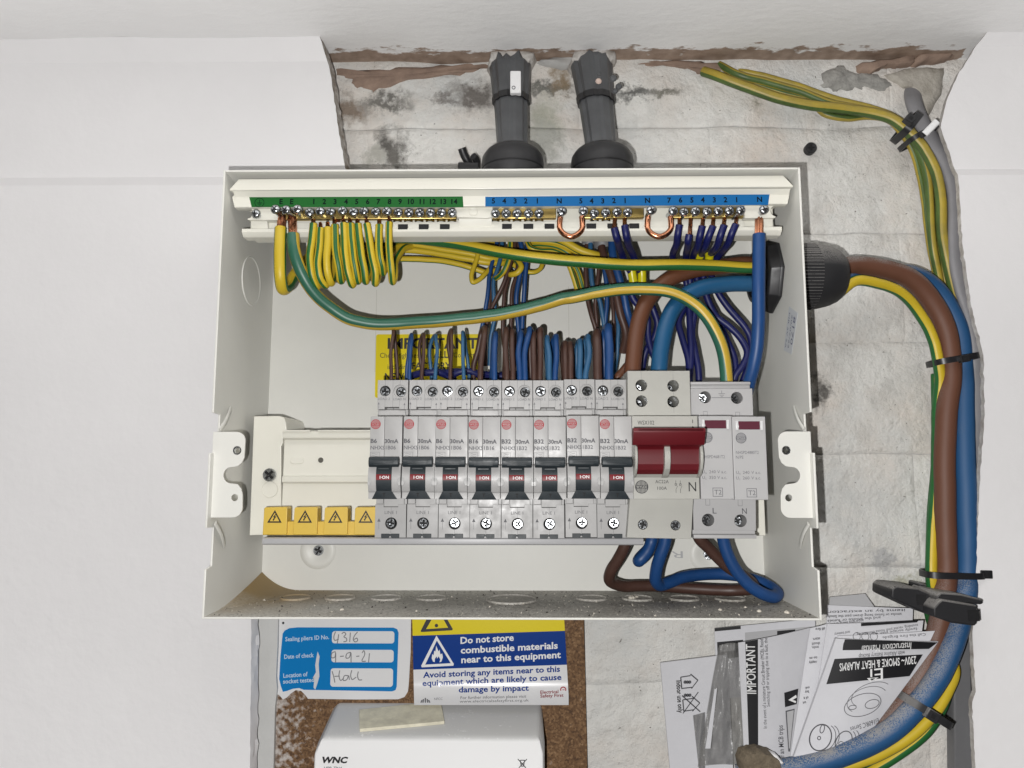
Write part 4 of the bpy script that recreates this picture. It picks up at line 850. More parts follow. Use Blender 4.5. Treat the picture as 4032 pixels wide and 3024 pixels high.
m_ = MB(); p = E7(867, 100, y); m_.box(p.x-0.17, p.x+0.17, y, y+0.05, p.z-2.0, p.z); m_.py([(p.x-0.6, p.z-4.6), (p.x+0.6, p.z-4.6), (p.x, p.z-3.4)], y, y+0.05); m_.box(p.x-0.2, p.x+0.2, y, y+0.05, p.z-5.6, p.z-4.6); m_.build('on_arrow', 'black', MS)
logo(MS, E7(240, 930, y).x, E7(240, 930, y).z, 3.6, y, 'black', 'switch', 9)
text('AC22A', E7(408, 885, y), 7.3, 1.7, 'black', MS); text('100A', E7(433, 965, y), 5.2, 1.7, 'black', MS)
text('N', E7(820, 985, y), 4.1, 5.0, 'black', MS)
m_ = MB()
for x in (660, 715):
    a = E7(x, 850, y); b = E7(x, 1005, y)
    m_.box(a.x-0.1, a.x+0.1, y, y+0.05, a.z-1.8, a.z); m_.lathe((a.x, y, a.z-2.4), (0, 1, 0), [(0.6, 0), (0.6, 0.05), (0.4, 0.05), (0.4, 0)], 16, caps=False); m_.box(a.x-0.7, a.x+0.7, y, y+0.05, a.z-1.95, a.z-1.75)
    m_.box(a.x-0.1, a.x+0.1, y, y+0.05, b.z, b.z+1.9)
    m_.add([(a.x-0.1, y, b.z+1.9), (a.x+0.1, y, b.z+1.9), (a.x+1.0, y, b.z+3.9), (a.x+0.8, y, b.z+3.9)], [(0, 1, 2, 3)])
m_.build('switch_symbol', 'black', MS)
# ================================================================== surge protector
SP = thing('surge_protector', 'pale grey two cartridge surge protector right of the main switch', 'surge protector', (122, 55, -40))
x0, x1 = 103.55, 140.2
MB().px([(55, 4.2), (16, 4.2), (YSH+1, 3.6), (YSH+1, 2.2), (YSH+2.4, 1.6), (YSH+2.4, 0.0), (YSH+4, -0.4), (24, -0.5), (24, -17.0), (16, -17.8), (16, -62.9), (24, -63.5), (24, -80.5), (YSH+3, -81), (YSH+3, -83.2), (YSH+0.6, -83.6), (YSH+0.6, -85.6), (55, -85.6)], x0, x1-1.2).build('base', 'spd', SP, bevel=0.2)
h1, h2 = C7(1665, 725, YSH), A8(1210, 335, YSH); l1, l2 = E7(1060, 1338, YSH), E7(1460, 1348, YSH)
tp = plate('terminal_cover', [(x0, -17.7), (x1-0.6, -17.7), (x1-0.6, -0.4), (x0, -0.4)], [circ(h1.x, h1.z, 3.45), circ(h2.x, h2.z, 3.45)], YSH, 22, 'spd', SP, bev=0.15)
bt = plate('terminal_cover', [(x0, -80.9), (x1-1.6, -81.2), (x1-1.0, -63), (x0, -63)], [circ(l1.x, l1.z, 3.5), circ(l2.x, l2.z, 3.5)], YSH, 22, 'spd', SP, bev=0.15)
for p, pr in ((h1, tp), (h2, tp), (l1, bt), (l2, bt)):
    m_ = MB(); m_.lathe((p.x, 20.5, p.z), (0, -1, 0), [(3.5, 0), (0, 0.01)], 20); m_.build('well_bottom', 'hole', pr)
    put('terminal_screw', SCR, (p.x-0.7, 16.2, p.z-0.2), SP, random.uniform(0, 1.5))
m_ = MB(); ya = YSH-0.07; m_.box(h1.x+3.7, h2.x-3.7, ya, ya+0.05, h1.z-0.45, h1.z-0.15); c = C7(1955, 660, ya)
for a, b, z0, z1 in ((-0.12, 0.12, 0.1, 1.7), (-1.9, 1.9, -0.25, 0), (-1.3, 1.3, -1.15, -0.9), (-0.65, 0.65, -1.95, -1.7)): m_.box(c.x+a, c.x+b, ya, ya+0.05, c.z+z0, c.z+z1)
m_.build('earth_symbol', 'print2', tp)
m_ = MB()
for Q, x, yv, up in ((C7, 1668, 975, 1), (A8, 1215, 448, 1), (E7, 1055, 1155, -1), (E7, 1455, 1163, -1)):
    c = Q(x, yv, ya); zz = -17.6 if up > 0 else -63.2
    for a, b, z0, z1 in ((-1.25, -1.1, min(c.z, zz), max(c.z, zz)), (1.1, 1.25, min(c.z, zz), max(c.z, zz)), (-1.25, 1.25, c.z-0.09, c.z+0.09)): m_.box(c.x+a, c.x+b, ya, ya+0.05, z0, z1)
m_.build('key_outline', 'print2', SP)
text('L', E7(1115, 1258, ya), 2.2, 3.1, 'print', bt, bold=0.004); text('N', E7(1478, 1262, ya), 2.7, 3.1, 'print', bt, bold=0.004)
for k, (xa, xb) in enumerate(((103.75, 121.75), (122.0, 140.2))):
    dz = -0.35*k
    ct_ = MB().box(xa, xb, YF, 16, -62.9+dz, -17.65+dz*0.8).build('cartridge', 'spd', SP, bevel=0.35)
    wx = E7(1148, 155, YF).x if k == 0 else E7(1563, 170, YF).x; wz = E7(1148, 157, YF).z if k == 0 else E7(1563, 170, YF).z
    MB().box(wx-5.9, wx+5.9, YF-0.2, YF+1, wz-2.35, wz+2.2).build('status_window', 'windowred', ct_, bevel=0.2)
    for sx in (-1, 1): MB().box(wx+sx*6.7-0.65, wx+sx*6.7+0.65, YF-0.9, YF+1, wz-2.7, wz+2.4).build('window_clip', 'clear', ct_, bevel=0.2)
    c = E7(1047, 320, y) if k == 0 else E7(1465, 328, y); logo(ct_, c.x, c.z, 2.95, y, 'print2', 'spd')
    if k == 0:
        text('NHSPD4681T2', E7(985, 577, y), 12.4, 1.65, 'print2', ct_)
        ys = (762, 832); xs = (988, 1072, 1172); vals = ('240', '350')
    else:
        text('NHSPD4880T2', E7(1402, 524, y), 12.4, 1.65, 'print2', ct_); text('N/PE', E7(1402, 583, y), 4.1, 1.65, 'print2', ct_)
        ys = (770, 838); xs = (1405, 1487, 1592); vals = ('240', '260')
    for yy, v_, sb in zip(ys, vals, 'NC'):
        text('U', E7(xs[0], yy, y), 1.35, 1.6, 'print2', ct_); text(sb, E7(xs[0]+34, yy+8, y), 0.8, 0.85, 'print2', ct_)
        text(v_, E7(xs[1], yy, y), 3.6, 1.6, 'print2', ct_); text('V a.c.', E7(xs[2], yy, y), 5.2, 1.6, 'print2', ct_)
    c = E7(1178, 995, y) if k == 0 else E7(1597, 1003, y)
    plate('type_frame', [(c.x+a*2.75, c.z+b*2.4) for a, b in ((-1, -1), (1, -1), (1, 1), (-1, 1))], [[(c.x+a*2.45, c.z+b*2.1) for a, b in ((-1, -1), (1, -1), (1, 1), (-1, 1))]], y, y+0.05, 'print2', ct_)
    text('T2', (c.x-1.9, y, c.z-1.25), 4.0, 2.5, 'print2', ct_, bold=0.004)
# ================================================================== wiring
def wire(name, pts, r, m_, label, cat='wire', group=None, bare=None, sect=None, n=12, sub=8, twist=0.0, flat=None):
    """one insulated conductor; bare=(points, radius) adds its stripped copper end as a part"""
    mb = MB(); mb.tube(pts, r, n, sect=sect, sub=sub, twist=twist, flat=flat, wob=0.55 if r < 3 else 0.4)
    o = mb.build(name, m_ if isinstance(m_, list) else [m_], None, angle=60, org=tuple(Vector(pts[-1])))
    tag(o, label, cat, group)
    if bare:
        bp_, br = bare; c = MB()
        axis = (Vector(bp_[1])-Vector(bp_[0])).normalized(); u = axis.cross(Vector((0, 1, 0))).normalized(); v = axis.cross(u)
        for k in range(7):       # strands
            a = k*math.pi/3; off = (u*math.cos(a)+v*math.sin(a))*br*0.62 if k < 6 else Vector((0, 0, 0))
            c.tube([Vector(p)+off for p in bp_], br*0.42, 6, sub=0)
        c.build('bare_copper_end', 'copper', o)
    return o
GY = ['wy', 'wg']
ST = [(62, 118, 1), (242, 298, 1)]         # two green stripes on the sides
def stripe(a, w_=58): return [(a-w_/2, a+w_/2, 1), (a+180-w_/2, a+180+w_/2, 1)]
# ---- main earth: down from terminal E, back behind the loops and across to the right-hand gland
pts = [D5(455, 470, 12), D5(452, 560, 11), D5(450, 800, 10), D5(455, 1050, 12), D5(475, 1165, 17), D5(530, 1160, 26), D5(610, 1030, 38), D5(720, 880, 48), D5(900, 740, 55), D5(1250, 640, 56), D5(1600, 600, 54),
       D1(230, 142, 50), D1(700, 172, 44), D1(1200, 240, 38), D1(1700, 338, 33), D1(2200, 418, 30), A5(520, 551, 29), A5(760, 570, 29), A5(1000, 580, 30), A5(1300, 580, 32), A5(1600, 598, 38), A5(1780, 615, 47), (163, 51, 74.5)]
wire('earth_cable', pts, 3.55, GY, 'thick green and yellow earth cable running across to the right gland', 'wire', None, ([D5(470, 330, 15), D5(470, 400, 13.5), D5(462, 480, 12)], 2.7), stripe(-105, 70), 16)
# ---- earth of the surge protector
pts = [D5(598, 545, 11), D5(610, 700, 10), D5(650, 850, 11), D5(730, 1040, 14), D5(860, 1230, 19), A4(900, 1120, 24), A4(1030, 1210, 28), A4(1200, 1252, 31), A4(1450, 1256, 33), A4(1750, 1236, 33), A4(2100, 1205, 33),
       D2(300, 1205, 32), D2(650, 1110, 31), D2(1000, 1015, 30), B8(300, 548, 29), B8(500, 510, 28), B8(700, 483, 27), B8(900, 478, 26), B8(1080, 503, 25), B8(1250, 580, 25), B8(1370, 690, 25), B8(1455, 840, 26), B8(1510, 1010, 28), B8(1527, 1150, 30), B8(1530, 1240, 31)]
wire('earth_cable', pts, 3.75, ['wg2', 'wy2'], 'thick sea green and amber earth cable sagging into the surge protector', 'wire', None, ([D5(590, 330, 15), D5(595, 430, 13), D5(600, 550, 11)], 2.6), [(68, 142, 1), (248, 322, 1)], 26, twist=-2.7)
# ---- green and yellow circuit earths, hanging in loops under the green strip
el = [('1', (835, 420), (820, 620), (800, 830), (830, 1040), (880, 1130), 15), ('2, left of two', (920, 470), (910, 700), (890, 900), (920, 1060), (975, 1115), 8), ('2, right of two', (1003, 460), (1003, 650), (990, 850), (1005, 1000), (1040, 1085), 70),
      ('3', (1082, 430), (1085, 600), (1105, 800), (1135, 950), (1155, 1060), -15), ('3, half hidden', (1130, 430), (1140, 600), (1180, 800), (1190, 900), (1200, 1000), -20), ('4', (1185, 410), (1195, 600), (1210, 800), (1245, 1000), (1285, 1105), 20),
      ('5, left of two', (1262, 415), (1275, 600), (1300, 800), (1325, 950), (1350, 1065), -10), ('5, right of two', (1348, 420), (1370, 600), (1400, 800), (1430, 950), (1445, 1070), 15), ('6', (1455, 420), (1490, 600), (1520, 800), (1555, 980), (1560, 1095), 20),
      ('7', (1602, 430), (1605, 600), (1610, 800), (1630, 900), (1640, 975), -8), ('8', (1720, 400), (1722, 600), (1730, 850), (1745, 1000), (1755, 1080), 12)]
EL = ['%s looped green and yellow wire under the green strip' % w_ for w_ in ('leftmost', 'second', 'third', 'fourth', 'fifth, half hidden', 'sixth', 'seventh', 'eighth', 'ninth', 'second from right', 'rightmost')]
for k, (nm, a, b, c, d, e, sa) in enumerate(el):
    y0 = 11.5; hid = 6 if 'hidden' in nm else 0
    pts = [D5(*a, y0+hid), D5(*b, y0-0.5+hid), D5(*c, y0+hid), D5(*d, y0+2.2+hid), D5(e[0]-2, e[1]+10, y0+6+hid), D5(e[0]+22, e[1]-50, y0+13+hid), D5(e[0]+40, 830, 34+k*0.6), D5(e[0]+120, 720, 48), D5(e[0]+260, 655+8*(k % 4), 58+(k % 3)*3)]
    wire('earth_wire', pts, 2.3 if nm != '8' else 2.15, GY, EL[k], 'wire', 'looped circuit earths', ([D5(a[0], a[1]-55, 16), D5(a[0], a[1]+2, y0+hid)], 1.25), stripe(sa, 50), 24, sub=6)
# ---- earths carried across behind towards the cable entries
def gw(pts, lab, r=1.75, sa=-60, sub=7): return wire('earth_wire', pts, r, GY, lab, 'wire', 'earth wires behind the main earth', None, stripe(sa, 46), 18, sub)
gw([D1(-350, 190, 62), D1(100, 235, 60), D1(350, 225, 58), D1(650, 262, 56), D1(1000, 318, 55), D1(1350, 385, 55), D1(1600, 440, 56), D1(1800, 420, 62)], 'upper green and yellow wire running just below the main earth', sa=-75)
gw([D1(-350, 290, 63), D1(100, 318, 62), D1(450, 320, 60), D1(900, 372, 58), D1(1250, 440, 57), D1(1600, 495, 58), D1(1800, 500, 64)], 'middle green and yellow wire running below the main earth', 2.1, sa=-80)
gw([D1(-350, 430, 64), D1(100, 440, 63), D1(400, 448, 62), D1(800, 462, 61), D1(1100, 512, 60), D1(1350, 580, 60), D1(1550, 640, 62), D1(1700, 600, 66)], 'lowest green and yellow wire in the bundle below the main earth', 1.95, sa=75)
gw([D1(700, 60, 60), D1(1000, 105, 60), D1(1300, 155, 60), D1(1550, 215, 62), D1(1700, 240, 66)], 'green and yellow wire tucked under the terminal carrier ledge', 1.7, sa=-80)
gw([D1(1440, 60, 55), D1(1415, 200, 54), D1(1400, 400, 53), D1(1350, 560, 51), D1(1310, 700, 50), D1(1330, 778, 50), D1(1400, 755, 51), D1(1500, 665, 53), D1(1590, 560, 58), D1(1640, 400, 64)], 'green and yellow wire bent into a pointed loop left of the brown and blue bundle', 1.55, sa=75)
gw([D1(1872, 60, 50), D1(1870, 300, 49), D1(1845, 480, 48), D1(1790, 620, 49), D1(1710, 700, 52), D1(1640, 720, 60)], 'green and yellow wire dropping through the left brown and blue bundle', 1.8, sa=10)
gw([D1(1940, 440, 55), D1(2010, 500, 50), D1(2035, 570, 48), D1(1990, 640, 48), D1(1910, 670, 50), D1(1860, 640, 56)], 'short curl of green and yellow wire in the left bundle', 1.9, sa=60)
gw([D2(200, 480, 66), D2(420, 620, 64), D2(560, 640, 64), D2(650, 590, 66), D2(690, 510, 68)], 'small yellow wire loop resting behind the left bundle', 1.6, sa=80)
gw([D2(420, 150, 66), D2(640, 118, 58), D2(860, 132, 54), D2(1060, 215, 52), D2(1250, 320, 52), D2(1480, 388, 54), D2(1620, 400, 62)], 'thick yellow earth wire arching to the right cable entry', 2.6, sa=-95)
gw([D2(450, 190, 66), D2(650, 200, 60), D2(900, 212, 57), D2(1080, 290, 56), D2(1300, 420, 58), D2(1400, 520, 62)], 'green and yellow wire arching below the thick yellow one', 1.6, sa=0)
gw([D2(480, 250, 66), D2(700, 250, 61), D2(900, 275, 58), D2(1050, 350, 57), D2(1200, 480, 60)], 'second thin green and yellow arch at the right cable entry', 1.6, sa=20)
gw([D2(470, 200, 58), D2(520, 290, 55), D2(640, 322, 56), D2(850, 330, 58), D2(1000, 400, 60), D2(1080, 560, 61), D2(1130, 700, 63), D2(1190, 880, 65), D2(1240, 1000, 68)], 'green and yellow wire slanting down left of the right bundle', 1.75, sa=0)
gw([D2(1050, 330, 60), D2(1120, 480, 60), D2(1190, 600, 61), D2(1250, 780, 63), D2(1300, 950, 66)], 'green and yellow wire touching the left edge of the right bundle', 1.75, sa=10)
# ---- cut grey sheaths of the cables coming in through the top glands
def sheath(pts, r, lab, flat=(1.7, 0.8)):
    o = wire('cable_sheath', pts, r, 'sheath', lab, 'cable', 'grey cable sheaths', None, None, 14, flat=flat)
    return o
sheath([(0, 52, 126), D1(2060, -100, 56), D1(2090, 60, 60), D1(2085, 240, 63)], 2.7, 'grey cable sheath cut off above the left wire bundle')
sheath([(-4, 58, 126), D1(1750, -80, 60), D1(1740, 60, 62), D1(1745, 190, 64)], 2.2, 'frayed grey sheath end at the far left of the left bundle')
sheath([(56, 52, 126), D2(1400, -100, 58), D2(1380, 80, 60), D2(1370, 230, 62)], 3.2, 'grey cable sheath end left of the two in the right bundle')
sheath([(62, 52, 126), D2(1560, -100, 54), D2(1560, 80, 56), D2(1580, 270, 58)], 4.0, 'broad grey cable sheath end right of the two in the right bundle')
# ---- brown and blue conductors dropping from the two cable entries
def cw(pts, m_, lab, r=1.5, grp='left bundle of circuit conductors'): return wire('circuit_wire', pts, r, m_, lab, 'wire', grp, None, None, 10, 6)
L = [([D1(1640, -60, 62), D1(1690, 150, 60), D1(1640, 380, 57), D1(1580, 640, 55), D1(1550, 950, 55), D1(1510, 1240, 57), D3(1630, 250, 60), D3(1620, 700, 66)], 'wbl', 'leftmost bright blue wire of the left bundle', 1.35),
     ([D1(1560, -60, 64), D1(1570, 300, 63), D1(1600, 600, 62), D1(1590, 1000, 61), D1(1560, 1220, 61), D3(1690, 250, 62), D3(1660, 700, 66)], 'wb', 'leftmost brown wire of the left bundle', 1.3),
     ([D1(1740, -60, 60), D1(1755, 300, 58), D1(1700, 560, 56), D1(1640, 760, 56), D1(1640, 1000, 57), D1(1665, 1250, 59), D1(1600, 1560, 62), D3(1760, 700, 66)], 'wlb', 'pale blue wire crossing the left bundle', 1.4),
     ([D1(1960, -60, 56), D1(1940, 250, 54), D1(1880, 520, 51), D1(1800, 760, 51), D1(1660, 1050, 54), D1(1585, 1230, 57), D1(1530, 1440, 60), D3(1700, 700, 66)], 'wb', 'brown wire slanting leftwards across the left bundle', 1.35),
     ([D1(1880, 300, 62), D1(1850, 720, 60), D1(1795, 950, 60), D1(1782, 1200, 61), D1(1775, 1460, 62), D3(1990, 600, 66)], 'wb', 'brown wire hanging straight in the left bundle', 1.4),
     ([D1(2000, 200, 62), D1(1965, 690, 60), D1(1905, 900, 60), D1(1895, 1180, 61), D1(1885, 1460, 62), D3(2080, 600, 66)], 'wb', 'rightmost brown wire of the left bundle', 1.4),
     ([D1(1970, 60, 58), D1(2040, 260, 56), D1(2050, 520, 56), D1(2005, 740, 57), D1(1965, 980, 58), D1(1965, 1180, 60), D1(1990, 1440, 62), D4(150, 600, 66)], 'wbl', 'blue wire second from the right of the left bundle', 1.6),
     ([D1(2125, 40, 60), D1(2130, 300, 57), D1(2105, 560, 56), D1(2085, 800, 57), D1(2065, 1100, 60), D1(2045, 1440, 62), D4(220, 600, 66)], 'wbl', 'rightmost blue wire of the left bundle', 1.6)]
for pts, m_, lab, r in L: cw(pts, m_, lab, r)
RB = [([D2(1350, 100, 64), D2(1310, 560, 60), D2(1322, 850, 60), D2(1345, 1060, 61), D2(1400, 1280, 61), D2(1460, 1460, 62), D4(1330, 500, 66)], 'wb', 'leftmost brown wire of the right bundle', 1.6),
      ([D2(1520, 200, 62), D2(1500, 600, 60), D2(1470, 850, 60), D2(1450, 1100, 62), D2(1470, 1340, 63), D4(1300, 500, 67)], 'wb', 'second brown wire of the right bundle', 1.45),
      ([D2(1385, 220, 60), D2(1385, 600, 58), D2(1412, 840, 58), D2(1515, 1060, 59), D2(1560, 1260, 60), D2(1590, 1440, 61), D4(1420, 500, 66)], 'wlb', 'pale blue wire crossing in the right bundle', 1.6),
      ([D2(1560, 250, 60), D2(1585, 620, 58), D2(1612, 860, 58), D2(1622, 1100, 59), D2(1600, 1400, 61), D4(1440, 500, 66)], 'wbl', 'thin bright blue wire in the right bundle', 1.55),
      ([D2(1540, 260, 54), D2(1580, 420, 52), D2(1665, 660, 50), D2(1765, 1000, 50), D2(1830, 1280, 51), D2(1890, 1500, 53), D4(1660, 500, 60)], 'wb', 'thick brown wire curving down beside the brown tail', 2.6),
      ([D2(1690, 160, 52), D2(1700, 330, 50), D2(1775, 660, 49), D2(1875, 1000, 50), D2(1925, 1250, 52), D2(1960, 1450, 56), D4(1700, 420, 62)], 'wbl', 'thick blue wire curving down beside the brown tail', 2.6),
      ([D2(1640, 500, 64), D2(1700, 1050, 62), D2(1722, 1250, 62), D2(1722, 1440, 63), D4(1560, 500, 66)], 'wb', 'thin brown wire behind the thick ones in the right bundle', 1.4),
      ([D2(1740, 900, 64), D2(1765, 1250, 62), D2(1790, 1420, 60), D4(1590, 350, 60), D4(1570, 620, 62), D4(1530, 900, 64)], 'wlb', 'pale blue wire behind the last breaker loop', 1.4)]
for pts, m_, lab, r in RB: cw(pts, m_, lab, r, 'right bundle of circuit conductors')
# ---- loops into the breakers: (crop, colour, radius, front foot, front mid, top, rear mid, rear foot, label)
def loop(Q, m_, r, foot, mid, top, rmid, rfoot, lab, y0=24.0):
    f = Q(*foot, y0); base = Vector((f.x, y0, f.z-7))
    pts = [base, f, Q(*mid, y0+3), Q(top[0], top[1]+70, y0+7), Q(top[0], top[1]+8, y0+13), Q(top[0]*0.6+rmid[0]*0.4, top[1]+35, y0+18), Q(*rmid, y0+21), Q(*rfoot, y0+24)]
    e = pts[-1]; pts.append(Vector((e.x, y0+27, e.z-9)))
    return wire('breaker_wire', pts, r*(1.13 if r > 1.3 else 1.0), m_, lab, 'wire', 'wires looped into the breakers', None, None, 10, 6)
LP = [(D3, 'wb', 1.12, (335, 890), (338, 450), (375, 150), (405, 420), (430, 850), 'thin brown wire looped into the leftmost B6 breaker'),
      (D3, 'wbl', 1.2, (595, 885), (620, 400), (630, 240), (595, 450), (560, 850), 'thin blue wire looped into the leftmost B6 breaker'),
      (D3, 'wb', 1.15, (775, 890), (800, 550), (800, 235), (745, 400), (775, 800), 'thin brown wire looped into the second B6 breaker'),
      (D3, 'wlb', 1.15, (975, 885), (995, 450), (975, 252), (900, 420), (912, 800), 'thin pale blue wire looped into the second B6 breaker'),
      (D3, 'wb', 1.15, (1195, 890), (1208, 500), (1205, 175), (1165, 330), (1195, 700), 'thin brown wire looped into the third B6 breaker'),
      (D3, 'wlb', 1.15, (1388, 882), (1372, 450), (1372, 213), (1415, 450), (1455, 780), 'thin pale blue wire looped into the third B6 breaker'),
      (D3, 'wb', 1.55, (1625, 890), (1655, 500), (1690, 148), (1600, 450), (1525, 740), 'brown wire looped into the B16 breaker'),
      (D3, 'wbl', 1.6, (1828, 882), (1832, 500), (1838, 230), (1815, 400), (1800, 800), 'blue wire looped into the B16 breaker'),
      (D3, 'wb', 1.65, (2005, 890), (1992, 480), (1995, 165), (1985, 350), (1990, 800), 'left brown wire of the pair in the fifth breaker'),
      (D3, 'wb', 1.5, (2095, 890), (2090, 480), (2085, 188), (2110, 350), (2110, 800), 'right brown wire of the pair in the fifth breaker'),
      (D4, 'wbl', 1.6, (175, 882), (158, 480), (182, 213), (215, 380), (215, 800), 'left blue wire of the pair in the fifth breaker'),
      (D4, 'wbl', 1.6, (250, 882), (253, 480), (310, 158), (350, 300), (330, 800), 'right blue wire of the pair in the fifth breaker'),
      (D4, 'wb', 1.65, (385, 890), (378, 520), (372, 235), (320, 400), (330, 800), 'left brown wire of the pair in the sixth breaker'),
      (D4, 'wb', 1.65, (470, 885), (475, 480), (465, 165), (390, 330), (400, 800), 'right brown wire of the pair in the sixth breaker'),
      (D4, 'wlb', 1.5, (602, 882), (595, 520), (570, 285), (560, 450), (580, 800), 'left blue wire of the pair in the sixth breaker'),
      (D4, 'wbl', 1.6, (685, 882), (705, 500), (695, 268), (645, 380), (660, 800), 'right blue wire of the pair in the sixth breaker'),
      (D4, 'wb', 1.6, (835, 882), (826, 560), (830, 362), (800, 520), (810, 830), 'left brown wire of the pair in the seventh breaker'),
      (D4, 'wb', 1.6, (910, 882), (906, 560), (905, 368), (940, 520), (940, 830), 'right brown wire of the pair in the seventh breaker'),
      (D4, 'wlb', 1.6, (1040, 882), (1045, 560), (1045, 328), (1000, 520), (1005, 830), 'left pale blue wire of the pair in the seventh breaker'),
      (D4, 'wlb', 1.6, (1125, 882), (1180, 520), (1165, 262), (1115, 400), (1120, 800), 'right pale blue wire of the pair in the seventh breaker'),
      (D4, 'wb', 2.4, (1305, 890), (1300, 500), (1290, 205), (1300, 380), (1310, 800), 'thick brown wire looped into the rightmost breaker'),
      (D4, 'wbl', 2.4, (1470, 882), (1472, 450), (1450, 130), (1395, 320), (1400, 800), 'thick blue wire looped into the rightmost breaker')]
for a in LP: loop(*a)
# ---- navy flying leads of the breakers lying behind the screws
def nw(pts, lab, r=1.75, bare=None): return wire('neutral_lead', pts, r*1.13, 'navy', lab, 'wire', 'navy neutral leads', bare, None, 10, 7)
nw([D3(560, 900, 52), D3(700, 830, 50), D3(850, 800, 48), D3(1000, 790, 48), D3(1150, 850, 52), D3(1250, 900, 56)], 'navy lead humped behind the second and third breakers', 2.0)
nw([D3(900, 770, 54), D3(1100, 800, 52), D3(1300, 790, 50), D3(1500, 800, 50), D3(1750, 830, 53), D3(2000, 860, 55), D4(200, 850, 56)], 'navy lead running behind the third to fifth breakers', 2.0)
nw([D3(1150, 880, 50), D3(1300, 800, 48), D3(1450, 780, 48), D3(1600, 830, 50), D3(1800, 860, 54), D4(-50, 830, 57), D4(330, 840, 58)], 'navy lead arching behind the B16 breaker', 1.9)
def bar(x, y0_, y1_, dx=0): return ([D6(x+dx, y0_, 16), D6(x, y1_, 9.5)], 1.25)
nw([D6(200, 470, 9.5), D6(225, 570, 10.5), D6(245, 640, 17), D6(290, 760, 30), D6(350, 900, 38), D6(405, 990, 41)], 'left navy lead at terminal two of the middle neutral bar', 1.95, bar(200, 360, 475, 10))
nw([D6(322, 440, 9.5), D6(340, 560, 10.5), D6(360, 640, 17), D6(420, 770, 30), D6(470, 900, 38), D6(520, 990, 41)], 'right navy lead at terminal one of the middle neutral bar', 1.95, bar(322, 370, 445))
for x0, x1, tp, lab in ((405, 425, 1095, 'left bright yellow crimp sleeve below the main earth'), (520, 525, 1095, 'right bright yellow crimp sleeve below the main earth')):
    m_ = MB(); m_.tube([D6(x0, 940, 40), D6(x0+4, 1000, 41), D6(x1, tp, 42)], 2.75, 14, sub=5)
    tag(m_.build('crimp_sleeve', 'sleeve', None, angle=60, org=tuple(D6(x1, tp, 42))), lab, 'sleeve', 'yellow crimp sleeves')
nw([D6(425, 1080, 42), D6(400, 1200, 44), B8(905, 720, 46), B8(905, 850, 47), B8(950, 1000, 46), B8(1010, 1120, 44), B8(1030, 1250, 44)], 'navy lead continuing below the left yellow sleeve', 1.9)
nw([D6(525, 1080, 42), D6(560, 1200, 44), B8(950, 640, 47), B8(980, 740, 48), B8(960, 850, 50), B8(900, 950, 54), B8(860, 1150, 58)], 'navy lead continuing below the right yellow sleeve', 1.9)
t6 = [(960, 440, 930, 620, 885, 830), (1078, 545, 1062, 650, 1035, 830), (1222, 450, 1180, 640, 1115, 820), (1342, 445, 1270, 640, 1215, 800), (1470, 435, 1400, 640, 1325, 790), (1610, 425, 1525, 620, 1410, 805)]
dn = [[B8(1210, 420, 46), B8(1200, 620, 48), B8(1150, 720, 48), B8(1180, 880, 46), B8(1230, 1050, 43), B8(1240, 1240, 42)], [B8(1240, 420, 44), B8(1235, 640, 46), B8(1240, 800, 45), B8(1250, 1000, 43), B8(1235, 1240, 41)],
      [B8(1300, 420, 46), B8(1280, 640, 47), B8(1255, 830, 47), B8(1285, 980, 45), B8(1312, 1120, 44), B8(1315, 1240, 44)], [B8(1350, 400, 46), B8(1380, 560, 47), B8(1440, 690, 47), B8(1560, 780, 46), B8(1650, 880, 45), B8(1690, 970, 44), B8(1650, 1090, 44), B8(1600, 1160, 45), B8(1580, 1260, 46)],
      [B8(1420, 400, 48), B8(1480, 540, 48), B8(1560, 650, 48), B8(1660, 760, 47), B8(1715, 850, 47), B8(1725, 980, 46), B8(1690, 1120, 46), B8(1640, 1260, 47)], [B8(1330, 420, 50), B8(1390, 580, 52), B8(1480, 760, 52), B8(1540, 900, 51), B8(1590, 1030, 50), B8(1600, 1150, 49), B8(1590, 1260, 49)]]
for k, ((a, b, c, d, e, f), low) in enumerate(zip(t6, dn)):
    n_ = 6-k
    nw([D6(a, b, 9.5), D6(a*0.45+c*0.55, b*0.45+d*0.55, 10.5), D6(c, d+15, 16), D6(e, f, 36)]+low, 'navy lead at terminal %s of the right neutral bar' % ('six', 'five', 'four', 'three', 'two', 'one')[k], 1.9, ([D6(a+(12 if k else 0), 365, 16), D6(a, b+2, 9.5)], 1.25))
m_ = MB(); m_.tube([D6(1190, 790, 34), D6(1180, 850, 38)], 2.7, 12, sub=0); tag(m_.build('crimp_sleeve', 'sleeve', None, angle=60, org=tuple(D6(1180, 850, 38))), 'left yellow crimp sleeve half hidden above the main earth', 'sleeve', 'yellow crimp sleeves')
m_ = MB(); m_.tube([D6(1310, 775, 34), D6(1300, 850, 38)], 2.7, 12, sub=0); tag(m_.build('crimp_sleeve', 'sleeve', None, angle=60, org=tuple(D6(1300, 850, 38))), 'right yellow crimp sleeve half hidden above the main earth', 'sleeve', 'yellow crimp sleeves')
